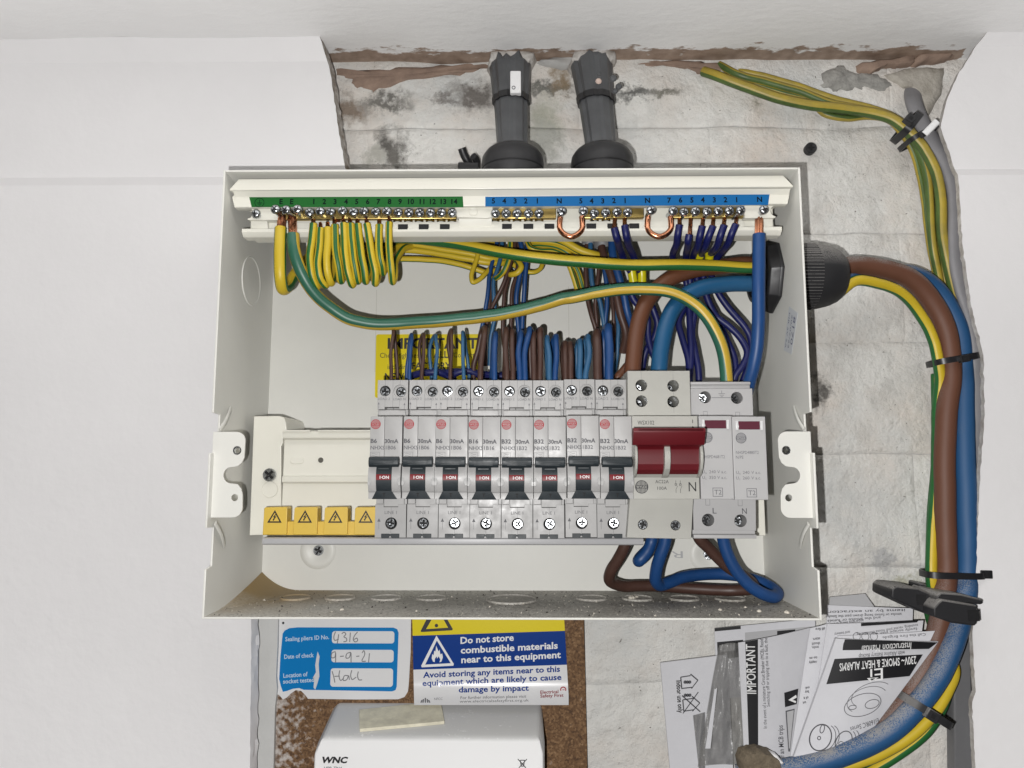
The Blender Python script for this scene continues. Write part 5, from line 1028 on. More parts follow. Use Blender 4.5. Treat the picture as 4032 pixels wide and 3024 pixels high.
# ---- main neutral down to the isolator, meter tails
wire('neutral_cable', [D6(1884, 540, 11), D6(1882, 750, 11), D6(1880, 1000, 11), B8(1782, 420, 11), B8(1782, 600, 12), B8(1780, 780, 13), B8(1768, 930, 15), B8(1745, 1080, 18), B8(1715, 1200, 22), B8(1690, 1300, 26)], 3.75, 'wbl', 'thick straight blue neutral cable hanging from the rightmost terminal', 'wire', None, ([D6(1885, 340, 15), D6(1884, 440, 12), D6(1882, 545, 11)], 2.5), None, 16)
TLS = [(163, 54, 84), B8(1700, 285, 48), B8(1500, 300, 44), B8(1250, 335, 40), B8(1060, 410, 37), B8(930, 530, 35), B8(850, 680, 34), B8(810, 850, 33), B8(795, 1020, 31), B8(785, 1140, 30), B8(785, 1240, 30)]
wire('meter_tail', TLS, 5.1, 'tb', 'thick brown tail sweeping from the right gland into the main switch', 'cable', 'meter tails inside the box', None, None, 18)
TLS = [(163, 46, 71), B8(1700, 437, 42), B8(1520, 440, 39), B8(1350, 465, 36), B8(1200, 535, 34), B8(1100, 650, 33), B8(1045, 790, 32), B8(1010, 950, 31), B8(998, 1110, 30), B8(996, 1240, 30)]
wire('meter_tail', TLS, 5.1, 'tbl', 'thick blue tail sweeping from the right gland into the main switch', 'cable', 'meter tails inside the box', None, None, 18)
# small brown wire ducking behind the main switch
wire('circuit_wire', [D4(1830, 640, 50), D4(1740, 700, 47), D4(1650, 800, 46), D4(1580, 880, 46), D4(1550, 960, 48)], 2.6, 'tb', 'short brown wire ducking behind the main switch corner', 'wire')
# ---- loops below the breakers
pts = [B3(500, 90, 34), B3(470, 210, 36), B3(415, 320, 40), B3(355, 420, 45), B3(345, 485, 50), B3(420, 528, 56), B3(620, 532, 62), B3(900, 545, 64), B3(1150, 560, 62), B3(1400, 568, 58), B3(1520, 545, 52), B3(1440, 450, 46), B3(1330, 390, 43), B3(1240, 310, 41), B3(1150, 220, 39), B3(1080, 150, 37), B3(1050, 80, 36)]
wire('link_cable', pts, 3.5, 'wb', 'dark brown link cable looped along the bottom of the box', 'wire', 'link cables below the breakers', None, None, 16)
pts = [B3(1265, 80, 32), B3(1275, 160, 33), B3(1315, 280, 34), B3(1390, 420, 35), B3(1490, 530, 36), B3(1610, 600, 38), B3(1690, 618, 42), B3(1715, 590, 48), B3(1660, 540, 56), B3(1520, 480, 64), B3(1330, 442, 68), B3(1120, 438, 66), B3(950, 462, 60), B3(830, 510, 54), B3(755, 528, 50), B3(725, 490, 46), B3(730, 400, 42), B3(765, 280, 38), B3(800, 180, 36), B3(810, 80, 35)]
wire('link_cable', pts, 3.7, 'wbl', 'long bright blue link cable looped from surge protector to main switch', 'wire', 'link cables below the breakers', None, None, 16)
pts = [B3(700, 90, 42), B3(690, 170, 43), B3(650, 260, 42), B3(590, 325, 42), B3(600, 300, 50), B3(690, 200, 52), B3(730, 110, 52)]
wire('link_cable', pts, 3.7, 'wbl', 'short bright blue link cable folded tight under the main switch', 'wire', 'link cables below the breakers', None, None, 16)
# ---- warning sticker on the back panel
WS = thing('warning_sticker', 'yellow warning sticker behind the brown and blue loops', 'sticker', (D3(115, 245, BD).x, BD, D3(115, 245, BD).z))
a = D3(115, 245, BD-0.2); b = D3(1640, 235, BD-0.2); 
MB().py(rrect(a.x, b.x, 2, a.z, 1.5), BD-0.25, BD-0.02).build('sticker_sheet', 'styel', WS)
yk = BD-0.32
text('IMPORTANT', D3(280, 450, yk), (D3(1590, 450, yk)-D3(280, 450, yk)).x, 7.0, 'black', WS, bold=0.03)
text('Check tightness of', D3(168, 585, yk), (D3(880, 585, yk)-D3(168, 585, yk)).x, 3.4, 'black', WS)
text('ALL', D3(945, 585, yk), (D3(1160, 585, yk)-D3(945, 585, yk)).x, 4.6, 'black', WS, bold=0.02)
text('Connect', D3(1240, 580, yk), (D3(1540, 580, yk)-D3(1240, 580, yk)).x, 3.4, 'black', WS)
text('including', D3(280, 750, yk), (D3(590, 750, yk)-D3(280, 750, yk)).x, 3.4, 'black', WS)
text('FACTORY', D3(630, 750, yk), (D3(1200, 750, yk)-D3(630, 750, yk)).x, 4.6, 'black', WS, bold=0.02)
text('NEW', D3(240, 905, yk), (D3(520, 905, yk)-D3(240, 905, yk)).x, 4.6, 'black', WS, bold=0.02)
# ================================================================== glands and conduits
def gland_top(cx, lab, tilt, lab2):
    G = thing('cable_gland', lab, 'cable gland', (cx, 50, 128.4), 'black glands on top of the box')
    m_ = MB(); m_.lathe((cx, 50, 128.4), (0, 0, 1), [(20.4, 0), (20.6, 17), (20.2, 19)], 44); m_.build('gland_body', 'blackpl', G)
    m_ = MB(); m_.lathe((cx, 50, 147.0), (0, 0, 1), [(19.0, 0), (20.3, 1.5), (20.6, 5.5), (20.0, 9.5), (17.6, 13.2), (14.4, 15.4), (11.4, 16.2)], 44); m_.build('gland_dome', 'blackpl', G)
    C = thing('conduit', lab2, 'conduit', (cx, 50, 160), 'dark conduits above the box')
    n = 28; top = Vector((cx+tilt, 91, 252)); bot = Vector((cx, 50, 158))
    def fac(k):      # flat strips with narrow grooves between them
        q = (k % 4); return (0.93, 1.0, 0.985, 1.0)[q]
    def ring(t, r, jz=0.0, sq=0.25):
        c = bot.lerp(top, t); return [Vector((c.x+r*fac(k)*math.cos(2*math.pi*k/n+sq), c.y+r*fac(k)*math.sin(2*math.pi*k/n+sq), c.z+jz*noise.noise(Vector((k*0.9, cx, t*9))))) for k in range(n)]
    m_ = MB(); rr = [ring(0, 10.4), ring(0.15, 10.6), ring(0.5, 12.0), ring(0.54, 12.1)]
    vs = [v for r in rr for v in r]; m_.add(vs, [(j*n+k, j*n+(k+1) % n, (j+1)*n+(k+1) % n, (j+1)*n+k) for j in range(len(rr)-1) for k in range(n)]); m_.build('conduit_tube', 'darkgrey', C, angle=12)
    m_ = MB(); rr = [ring(0.50, 12.2), ring(0.502, 13.3), ring(0.56, 13.5), ring(0.562, 12.2)]
    vs = [v for r in rr for v in r]; m_.add(vs, [(j*n+k, j*n+(k+1) % n, (j+1)*n+(k+1) % n, (j+1)*n+k) for j in range(len(rr)-1) for k in range(n)]); m_.build('collar_ring', 'blackpl', C, angle=20)
    m_ = MB(); rr = [ring(0.56, 12.9), ring(0.70, 13.8), ring(0.88, 15.2, 3.5), ring(0.93, 14.2, 6.0), ring(0.94, 11.0, 6.0)]
    vs = [v for r in rr for v in r]
    m_.add(vs, [(j*n+k, j*n+(k+1) % n, (j+1)*n+(k+1) % n, (j+1)*n+k) for j in range(len(rr)-1) for k in range(n)]); m_.build('upper_sleeve', 'darkgrey', C, angle=12)
    return G, C
g1, c1 = gland_top(0.8, 'left black domed gland on top of the box', -2.4, 'left dark grey conduit with white clip running into the ceiling')
g2, c2 = gland_top(59.6, 'right black domed gland on top of the box', -2.5, 'right dark grey conduit running into the ceiling')
p = E1(635, 350, 56); MB().box(p.x-3.6, p.x+3.8, 55, 62, p.z-7.6, p.z+8.4).build('conduit_clip', 'whiteprint', c1, bevel=0.8)
m_ = MB(); q = E1(615, 400, 54.8); m_.lathe((q.x, 55.0, q.z), (0, -1, 0), [(1.3, 0), (1.3, 0.25), (0.8, 0.25), (0.8, 0)], 16, caps=False); m_.build('clip_ring', 'print2', c1)
for x, y, r in ((1540, 330, 2.2), (1545, 258, 1.3), (1700, 300, 2.6), (1760, 390, 2.4), (1720, 440, 2.0)):
    p = E1(x, y, 60); mm = MB(); mm.lathe((p.x, 60, p.z), (0, -1, 0), [(r, 0), (r*0.7, 0.9), (0, 1.3)], 9); mm.build('plaster_splash', mat('pink_plaster', (0.60, 0.47, 0.41), 0.9) if 'pinkp' not in M else M['pinkp'], c2); M['pinkp'] = c2.children[-1].data.materials[0]
for cx_, sd in ((-2, 2.7), (57, 9.1)):
    blob('plaster_patch', [Vector((cx_-17, 90, 243)), Vector((cx_-13, 90, 238)), Vector((cx_-4, 90, 244)), Vector((cx_+8, 90, 240)), Vector((cx_+15, 90, 241)), Vector((cx_+20, 90, 248)), Vector((cx_+10, 90, 256)), Vector((cx_-12, 90, 256))], 80, 96, 'paintededge', WALL, sd, 2.2)
# small dark cable stub sticking out of the wall left of the glands
SB = thing('cable_stub', 'dark stub of old fittings poking out above the box', 'cable stub', E1(110, 1270, 82))
MB().tube([E1(50, 1060, 78), E1(75, 1130, 80), E1(130, 1230, 84), E1(160, 1290, 90)], 2.9, 12).build('cut_cable', 'blackpl', SB)
MB().tube([E1(175, 1150, 76), E1(205, 1180, 79), E1(215, 1240, 84), E1(210, 1300, 90)], 2.6, 12).build('cut_cable', 'blackpl', SB)
p = E1(130, 1255, 82); MB().box(p.x-7.5, p.x+7, 78, 92, p.z-4, p.z+1.2).build('clip_base', 'blackpl', SB, bevel=0.6)
# black screw head in the wall
SC = thing('wall_screw', 'round black screw plug in the bricks right of the box corner', 'screw', (E2(795, 765, 92).x, 93, E2(795, 765, 92).z))
p = E2(795, 765, 88); m_ = MB(); m_.lathe((p.x, 93, p.z), (0, -1, 0), [(4.1, 0), (4.1, 4.5), (3.6, 5.2), (2.4, 5.0), (0, 4.6)], 24); m_.build('head', 'blackpl', SC)
m_ = MB(); m_.box(p.x-2.2, p.x+2.2, 87.6, 88.3, p.z-0.35, p.z+0.35); m_.box(p.x-0.35, p.x+0.35, 87.55, 88.3, p.z-2.2, p.z+2.2); m_.build('cross_slot', 'hole', SC)
# gland on the right-hand side: hexagonal locknut inside, dusty ribbed nut outside
SG = thing('cable_gland', 'large dusty black gland on the right side of the box', 'cable gland', (169, 51, 76.5))
def hexl(c, ax_, prof, rot=0, n=6): 
    m2 = MB(); m2.lathe(c, ax_, prof, n); return m2
m_ = MB(); m_.lathe((W2-T, 51, 76.5), (-1, 0, 0), [(24.2, 0), (24.2, 2.0), (23.4, 3.0), (22.0, 7.8), (20.5, 8.6), (15.5, 8.6), (15.0, 3)], 8); m_.build('locknut', 'blackpl', SG, bevel=0.6)
m_ = MB(); m_.lathe((W2-T, 51, 76.5), (-1, 0, 0), [(16.6, 0), (16.6, 11.5), (15.4, 12), (13.5, 12), (13.5, 2)], 36, caps=False); m_.build('thread', 'blackpl', SG)
m_ = MB(); m_.lathe((W2, 51, 76.5), (1, 0, 0), [(20.5, 0), (20.8, 1), (20.8, 8), (20.0, 8.4)], 40); m_.build('flange', 'dblack', SG)
m_ = MB(); m_.lathe((W2+8.4, 51, 76.5), (1, 0, 0), [(21.0, 0), (21.2, 14), (20.8, 20), (19.4, 26), (17.0, 31), (14.0, 34.4), (11.5, 35.6)], 18); m_.build('dome_nut', 'dblack', SG, angle=30)
m_ = MB()
for k in range(64):
    a = 2*math.pi*k/64; yy, zz = 51+21.0*math.cos(a), 76.5+21.0*math.sin(a); m_.tube([(W2+9, yy, zz), (W2+24, yy, zz)], 0.4, 5, sub=0)
m_.build('grip_rib', 'dblack', SG)
# ================================================================== cables outside the box
wire('meter_tail', [(212, 53, 83), B5(640, 352, 57), B5(900, 378, 60), B5(1120, 455, 63), B5(1290, 600, 66), B5(1410, 780, 68), B5(1490, 980, 69), B5(1525, 1200, 70), B5(1520, 1450, 70), B6(1490, 50, 70), B6(1470, 400, 70), B6(1470, 800, 70), B6(1482, 1250, 70), B6(1482, 1640, 69), E3(945, 260, 68), E3(925, 420, 67), E3(885, 600, 66), E3(815, 800, 65), E3(720, 980, 64), E3(600, 1160, 64), E3(470, 1300, 66), E3(330, 1400, 70), E3(100, 1520, 76)], 6.35, 'dtb', 'thick dusty brown tail sweeping down the right of the box', 'cable', 'meter tails outside the box', None, None, 20)
wire('meter_tail', [(210, 53, 72), B5(640, 440, 63), B5(900, 440, 68), B5(1180, 440, 74), B5(1370, 560, 78), B5(1500, 740, 79), B5(1600, 960, 78), B5(1632, 1200, 77), B5(1645, 1450, 75), B6(1645, 50, 74), B6(1650, 400, 72), B6(1665, 800, 70), B6(1680, 1250, 69), B6(1678, 1640, 68), E3(1115, 260, 66), E3(1085, 420, 64), E3(1035, 600, 61), E3(960, 800, 58), E3(860, 980, 55), E3(720, 1170, 53), E3(560, 1330, 52), E3(360, 1460, 52), E3(120, 1560, 53), E3(-150, 1640, 55), E3(-420, 1690, 58), E3(-700, 1720, 62)], 6.4, 'dtbl', 'thick dusty blue tail sweeping down the right and along the bottom', 'cable', 'meter tails outside the box', None, None, 20)
wire('earth_cable', [(210, 50, 66), B5(640, 492, 52), B5(850, 515, 55), B5(1020, 575, 59), B5(1160, 690, 63), B5(1280, 860, 66), B5(1370, 1060, 68), B5(1410, 1250, 69), B5(1425, 1450, 72), B6(1400, 50, 76), B6(1395, 400, 78), B6(1385, 700, 77), B6(1368, 1000, 75), B6(1350, 1300, 73), B6(1348, 1640, 72), E3(850, 230, 73), E3(845, 420, 76), E3(900, 600, 78), E3(1000, 800, 76), E3(1020, 900, 70), E3(960, 1060, 66), E3(850, 1240, 63), E3(680, 1400, 62), E3(450, 1540, 62), E3(200, 1640, 62), E3(0, 1700, 62)], 3.5, GY, 'green and yellow earth cable leaving the right gland and hugging the tails', 'wire', None, None, [(-118, -52, 1), (62, 128, 1)], 16)
wire('earth_cable', [B6(1390, -300, 80), B6(1395, 50, 82), B6(1388, 500, 84), B6(1352, 1000, 82), B6(1338, 1640, 80), E3(820, 420, 82), E3(860, 560, 84), E3(980, 800, 82), E3(985, 950, 76), E3(920, 1180, 71), E3(800, 1370, 69), E3(620, 1520, 68), E3(420, 1650, 68), E3(200, 1760, 68)], 3.2, ['wg', 'wy'], 'mostly green earth cable tucked behind the tails', 'wire', None, None, stripe(20, 50), 14)
# bundle of earths from the ceiling
def yb(pts, lab, r=3.2, sa=-100, tw=0.0, mats=None): return wire('bonding_cable', pts, r, mats or ['wy3', 'wg3'], lab, 'wire', 'bonding cables from the ceiling', None, stripe(sa, 70), 14, 7, tw)
yb([E2(-60, 165, 92), E2(40, 200, 86), E2(280, 290, 82), E2(520, 375, 80), E2(780, 430, 79), E2(1050, 460, 78), E2(1280, 495, 76), E2(1440, 545, 74), E2(1560, 640, 73), E2(1680, 770, 73), E2(1770, 950, 74), E2(1820, 1180, 76), B5(1440, 30, 78), B5(1490, 300, 80), B5(1550, 560, 84), B5(1610, 760, 88)], 'bright yellow cable in front of the ceiling bundle', 3.5, -90)
yb([E2(60, 110, 94), E2(220, 190, 88), E2(450, 250, 87), E2(700, 325, 86), E2(950, 415, 85), E2(1200, 465, 83), E2(1420, 525, 80), E2(1540, 640, 79), E2(1640, 780, 79), E2(1700, 960, 80), E2(1730, 1180, 82), B5(1340, 30, 82), B5(1370, 250, 84), B5(1410, 440, 88), B5(1450, 620, 91)], 'green striped cable rising above the bright yellow one', 2.7, 30, 0.8)
yb([E2(110, 130, 95), E2(300, 240, 91), E2(600, 340, 89), E2(800, 400, 88), E2(900, 500, 84), E2(1060, 535, 82), E2(1250, 520, 82), E2(1430, 560, 82), E2(1520, 660, 82), E2(1600, 800, 83), E2(1650, 980, 85), E2(1690, 1200, 86), B5(1315, 50, 87), B5(1350, 260, 89), B5(1390, 460, 91)], 'green and yellow cable drooping below the bundle', 2.3, 60, 0.9, ['wg3', 'wy3'])
yb([E2(180, 150, 95), E2(420, 200, 92), E2(700, 285, 91), E2(1000, 385, 90), E2(1250, 450, 88), E2(1450, 520, 86), E2(1580, 610, 84), E2(1700, 760, 84), E2(1760, 960, 85), E2(1800, 1200, 86), B5(1400, 50, 87), B5(1440, 300, 89), B5(1480, 560, 91)], 'rearmost thin green and yellow cable of the ceiling bundle', 2.2, 80)
wire('grey_cable', [E2(1585, 250, 100), E2(1595, 340, 93), E2(1612, 440, 86), E2(1665, 560, 82), E2(1760, 720, 79), E2(1860, 880, 77), E2(1925, 1080, 76), E2(1945, 1350, 76), B5(1580, 50, 76), B5(1590, 300, 77), B5(1640, 560, 77), B5(1720, 820, 76), B5(1775, 1100, 75), B5(1790, 1400, 75), B6(1785, 100, 75), B6(1775, 500, 76), B6(1765, 900, 79), B6(1750, 1300, 83), E3(1150, 150, 86), E3(1110, 450, 88), E3(1085, 800, 88), E3(1072, 1150, 88), E3(1080, 1700, 88)], 4.1, 'greycable', 'flat grey cable running down along the right wall edge', 'cable', None, None, None, 16, flat=(1.55, 0.85))
m_ = MB(); m_.py([(p.x, p.z) for p in (E3(1000, 700, 84), E3(1130, 560, 84), E3(1145, 1000, 84), E3(1160, 1700, 84), E3(1010, 1700, 84))], 82, 91)
tag(m_.build('grey_trunking', 'sheath', None, bevel=1.0, org=tuple(E3(1070, 1200, 90))), 'dark grey flat strip behind the tails at bottom right', 'trunking')
# ---- cable ties
def tie(name, c, a_dir, half, depth, wdt, lab, head, hsize=(5.2, 4.2, 4.4), m_='tie', tail=None):
    """strap round a bundle: c centre, a_dir direction along the strap across the bundle, half widths"""
    Tt = thing(name, lab, 'cable tie', c, 'black cable ties')
    a = Vector(a_dir).normalized(); yv = Vector((0, 1, 0)); b = a.cross(yv).normalized()
    n = 36; mb = MB(); vs = []
    for k in range(n):
        t = 2*math.pi*k/n; e = 0.55
        ca, sa = math.cos(t), math.sin(t)
        rx = math.copysign(abs(ca)**e, ca); ry = math.copysign(abs(sa)**e, sa)
        for off, thick in ((-wdt, 0), (wdt, 0), (wdt, 1.1), (-wdt, 1.1)):
            vs.append(Vector(c)+a*(rx*(half+thick))+yv*(ry*(depth+thick))+b*off)
    fs = []
    for k in range(n):
        k2 = (k+1) % n
        for j in range(4): fs.append((k*4+j, k*4+(j+1) % 4, k2*4+(j+1) % 4, k2*4+j))
    mb.add(vs, fs); mb.build('strap', m_, Tt, angle=30)
    h = Vector(head); mb = MB(); q = []
    for sx in (-1, 1):
        for sy in (-1, 1):
            for sz in (-1, 1): q.append(h+a*sx*hsize[0]/2+yv*sy*hsize[1]/2+b*sz*hsize[2]/2)
    mb.add(q, [(0, 1, 3, 2), (4, 6, 7, 5), (0, 4, 5, 1), (2, 3, 7, 6), (0, 2, 6, 4), (1, 5, 7, 3)]); hd = mb.build('tie_head', m_, Tt, bevel=0.5)
    q2 = [h+a*sx*1.3+yv*(-hsize[1]/2-0.05)+b*sz*1.3 for sx, sz in ((-1, -1), (1, -1), (1, 1), (-1, 1))]; mb = MB(); mb.add(q2, [(0, 1, 2, 3)]); mb.build('ratchet_slot', 'hole', hd)
    if tail:
        mb = MB(); mb.tube([h, h+(Vector(tail)-h)*0.5, Vector(tail)], 1.3, 6, flat=(1.2, 0.45), sub=3); mb.build('tail_end', m_, Tt)
    return Tt
c = E2(1545, 610, 78); tie('cable_tie', c, E2(1600, 500, 78)-E2(1490, 640, 78), 8.6, 11, 2.5, 'upper cable tie where the yellow bundle turns down', E2(1568, 545, 64), (6, 5, 6))
c = E2(1640, 690, 80); tt = tie('cable_tie', c, E2(1740, 640, 80)-E2(1550, 740, 80), 11, 11, 1.7, 'lower cable tie with white painted tail on the yellow bundle', E2(1690, 655, 66), (6, 4, 4))
mb = MB(); mb.tube([E2(1690, 660, 64), E2(1740, 610, 62), E2(1790, 560, 61)], 2.3, 8, flat=(1.0, 0.5), sub=3); mb.build('painted_tail', 'whiteprint', tt)
c = B5(1540, 1230, 72); tie('cable_tie', c, B5(1700, 1205, 72)-B5(1370, 1260, 72), 13.6, 10, 1.9, 'cable tie round brown and blue tails beside the box', B5(1650, 1215, 60), (6.2, 4, 4.6))
c = E3(1000, 122, 69); tie('cable_tie', c, E3(1200, 125, 69)-E3(800, 118, 69), 17.3, 8.6, 1.95, 'cable tie with long head sticking out over the right wall', E3(1265, 122, 64), (7.5, 4, 5.2))
c = E3(755, 1180, 60); tie('cable_tie', c, E3(870, 1260, 60)-E3(610, 1095, 60), 14.6, 14.5, 2.3, 'dusty cable tie round the tails at the bottom right', E3(840, 1240, 44), (7.5, 4.5, 6.2), 'dblack')
# ---- two-part black cable cleat
CL = thing('cable_cleat', 'dusty black two part plastic cleat clamping the tails', 'cable cleat', E3(880, 380, 80))
def slab(pts, y0, y1, m_='dblack', bev=1.0, nm='cleat_half'): return MB().py([(p.x, p.z) for p in pts], y0, y1).build(nm, m_, CL, bevel=bev)
slab([E3(515, 235, 60), E3(545, 212, 60), E3(720, 228, 60), E3(860, 290, 60), E3(850, 420, 60), E3(800, 440, 60), E3(560, 330, 60), E3(512, 305, 60)], 58, 84)
slab([E3(745, 190, 74), E3(860, 215, 74), E3(875, 300, 74), E3(745, 250, 74)], 74, 88, nm='cleat_back')
slab([E3(870, 290, 52), E3(900, 262, 52), E3(1060, 275, 52), E3(1235, 320, 52), E3(1232, 360, 52), E3(1000, 345, 52), E3(890, 400, 52), E3(850, 420, 52)], 50, 82, nm='cleat_top')
slab([E3(895, 345, 46), E3(925, 322, 46), E3(1205, 370, 46), E3(1205, 500, 46), E3(1190, 535, 46), E3(1000, 510, 46), E3(860, 460, 46), E3(858, 390, 46)], 46, 70)
p = E3(762, 322, 57.9); MB().box(p.x-3, p.x+3, 57.7, 59, p.z-3.4, p.z+3).build('bolt_slot', 'hole', CL)
p = E3(1172, 445, 45.9); MB().box(p.x-3.2, p.x+3.6, 45.6, 47, p.z-3.6, p.z+3).build('bolt_slot', 'hole', CL)
# ================================================================== chipboard, stickers, comms device, below the box
def chip_mat():
    m = node_mat('dark_chipboard'); N, L = nt(m); b = N['Principled BSDF']; b.inputs['Roughness'].default_value = 0.8
    g = N.new('ShaderNodeNewGeometry'); mp = N.new('ShaderNodeMapping'); mp.inputs['Scale'].default_value = (1, 1, 1); L.new(g.outputs['Position'], mp.inputs[0])
    v = N.new('ShaderNodeTexVoronoi'); v.inputs['Scale'].default_value = 900; L.new(mp.outputs[0], v.inputs['Vector'])
    n = N.new('ShaderNodeTexNoise'); n.inputs['Scale'].default_value = 300; n.inputs['Detail'].default_value = 6; L.new(g.outputs['Position'], n.inputs['Vector'])
    mx = N.new('ShaderNodeMix'); mx.data_type = 'FLOAT'; mx.inputs['Factor'].default_value = 0.55; L.new(v.outputs['Color'], mx.inputs['A']); L.new(n.outputs['Fac'], mx.inputs['B'])
    r = N.new('ShaderNodeValToRGB'); e = r.color_ramp.elements; e[0].position = 0.28; e[0].color = (0.075, 0.038, 0.018, 1); e[1].position = 0.78; e[1].color = (0.29, 0.175, 0.088, 1); k = e.new(0.52); k.color = (0.155, 0.082, 0.036, 1)
    L.new(mx.outputs['Result'], r.inputs['Fac'])
    # white paint overspray on the left part
    sx = N.new('ShaderNodeSeparateXYZ'); L.new(g.outputs['Position'], sx.inputs[0]); mr = N.new('ShaderNodeMapRange'); mr.inputs['From Min'].default_value = -0.160; mr.inputs['From Max'].default_value = -0.118; mr.inputs['To Min'].default_value = 0.20; mr.inputs['To Max'].default_value = -0.16; L.new(sx.outputs['X'], mr.inputs['Value'])
    a = N.new('ShaderNodeMath'); a.operation = 'ADD'; L.new(n.outputs['Fac'], a.inputs[0]); L.new(mr.outputs[0], a.inputs[1])
    rr = N.new('ShaderNodeValToRGB'); rr.color_ramp.elements[0].position = 0.52; rr.color_ramp.elements[1].position = 0.74; L.new(a.outputs[0], rr.inputs['Fac'])
    mix = N.new('ShaderNodeMix'); mix.data_type = 'RGBA'; L.new(r.outputs[0], mix.inputs['A']); mix.inputs['B'].default_value = (0.50, 0.46, 0.43, 1); L.new(rr.outputs[0], mix.inputs['Factor']); L.new(mix.outputs['Result'], b.inputs['Base Color'])
    bp = N.new('ShaderNodeBump'); bp.inputs['Strength'].default_value = 0.5; bp.inputs['Distance'].default_value = 0.0006; L.new(n.outputs['Fac'], bp.inputs['Height']); L.new(bp.outputs[0], b.inputs['Normal'])
    return m
xl, xr = B1(515, 1300, 84).x, E6(2010, 900, 84).x
o = MB().py([(xl, -300), (xr+1.5, -300), (E6(1990, 200, 84).x, -129), (xl-1, -129)], 84, 92).build('chipboard_panel', chip_mat(), None, bevel=0.3, org=((xl+xr)/2, 92, -300)); tag(o, 'dark brown chipboard backing panel under the box', 'board')
# torn blue sticker
YS1 = 83.3
S1 = thing('test_sticker', 'torn white and blue test sticker filled in by hand', 'sticker', (E5(1000, 600, YS1).x, 84, E5(1000, 600, YS1).z))
ol = [E5(70, -20, YS1), E5(2095, -20, YS1), E5(2090, 500, YS1), E5(2062, 980, YS1), E5(2050, 1080, YS1), E5(2000, 1160, YS1), E5(1910, 1192, YS1), E5(1300, 1195, YS1), E5(600, 1185, YS1), E5(560, 1130, YS1), E5(500, 1070, YS1), E5(420, 1060, YS1), E5(350, 1110, YS1), E5(290, 1170, YS1), E5(235, 1195, YS1), E5(200, 1150, YS1), E5(165, 1120, YS1), E5(120, 1180, YS1), E5(70, 1200, YS1), E5(75, 600, YS1)]
MB().py([(p.x, p.z) for p in ol], YS1, YS1+0.4).build('sticker_sheet', 'sticker', S1)
YS2 = YS1-0.12
bl = [E5(232, 240, YS2), E5(260, 195, YS2), E5(330, 160, YS2), E5(450, 148, YS2), E5(1840, 152, YS2), E5(1895, 175, YS2), E5(1915, 225, YS2), E5(1888, 1010, YS2), E5(1870, 1060, YS2), E5(1820, 1078, YS2), E5(1100, 1065, YS2), E5(540, 1055, YS2), E5(470, 1030, YS2), E5(380, 1040, YS2), E5(300, 1070, YS2), E5(235, 1085, YS2), E5(205, 1000, YS2), E5(182, 900, YS2), E5(200, 560, YS2)]
hol = []
for x0_, x1_, y0_, y1_ in ((945, 1855, 205, 380), (938, 1845, 475, 655), (922, 1836, 745, 1010)):
    a, b = E5(x0_, y1_, YS2), E5(x1_, y0_, YS2); hol.append(rrect(a.x, b.x, a.z, b.z, 1.8))
plate('blue_field', [(p.x, p.z) for p in bl], hol, YS2, YS2+0.1, 'stblue', S1)
YS3 = YS2-0.08
sc = [E5(740, 500, YS3), E5(768, 570, YS3), E5(755, 680, YS3), E5(760, 780, YS3), E5(765, 860, YS3), E5(740, 950, YS3), E5(705, 1055, YS3), E5(680, 1020, YS3), E5(690, 920, YS3), E5(670, 880, YS3), E5(715, 800, YS3), E5(705, 700, YS3), E5(720, 600, YS3)]
MB().py([(p.x, p.z) for p in sc], YS3, YS3+0.08).build('scuffed_tear', 'paper', S1)
pale = mat('pale_blue_lettering', (0.50, 0.62, 0.76), 0.5)
for s_, x, y, x2, cap, ang in (('Sealing pliers ID No.', 270, 350, 905, 2.6, 3), ('Date of check', 255, 605, 685, 2.6, 3.5), ('Location of', 242, 880, 595, 2.6, 4), ('socket tested', 238, 965, 690, 2.6, 3.5)):
    a = E5(x, y, YS3); text(s_, a, (E5(x2, y, YS3)-a).x, cap, pale, S1, bold=0.02, ang=ang)
def scrawl(Q, strokes, y, par, r=0.33, m_='pencil'):
    mb = MB()
    for st in strokes: mb.tube([Q(a, b, y) for a, b in st], r, 6, sub=4, flat=(1, 0.3))
    return mb.build('handwriting', m_, par)
scrawl(E5, [[(1000, 210), (975, 290), (985, 335), (1045, 320)], [(1045, 250), (1035, 320), (1025, 380)], [(1090, 240), (1125, 220), (1150, 245), (1120, 285), (1160, 310), (1160, 345), (1115, 358)], [(1215, 225), (1205, 360)], [(1320, 215), (1275, 270), (1258, 330), (1285, 360), (1320, 340), (1310, 305), (1270, 325)]], YS2-0.05, S1)
scrawl(E5, [[(1000, 500), (950, 520), (945, 590), (985, 585), (1000, 510), (1000, 660)], [(1065, 570), (1120, 565)], [(1215, 510), (1165, 530), (1155, 595), (1195, 590), (1220, 510), (1225, 660)], [(1300, 570), (1345, 565)], [(1385, 520), (1410, 485), (1425, 530), (1385, 640), (1440, 640)], [(1492, 525), (1480, 655)]], YS2-0.05, S1)
scrawl(E5, [[(950, 785), (975, 870), (990, 950)], [(985, 860), (1060, 855)], [(1060, 775), (1050, 860), (1075, 920), (1120, 880)], [(1185, 850), (1130, 850), (1115, 920), (1160, 910), (1190, 850), (1200, 910)], [(1235, 770), (1220, 860), (1240, 905), (1300, 870)], [(1330, 790), (1320, 860), (1340, 910), (1385, 910)]], YS2-0.05, S1)
m_ = MB()
for k in range(22):
    if k % 8 == 7: continue
    p = E5(125+k*0.6, 815-k*14, YS1-0.1); m_.box(p.x-0.45, p.x+0.35, p.y, p.y+0.05, p.z-0.22, p.z+0.22)
m_.build('edge_print', 'print2', S1)
a = E5(240, 85, YS1-0.1); MB().py(circ(a.x, a.z, 0.8, 10), YS1-0.1, YS1-0.02).build('print_fragment', 'black', S1)
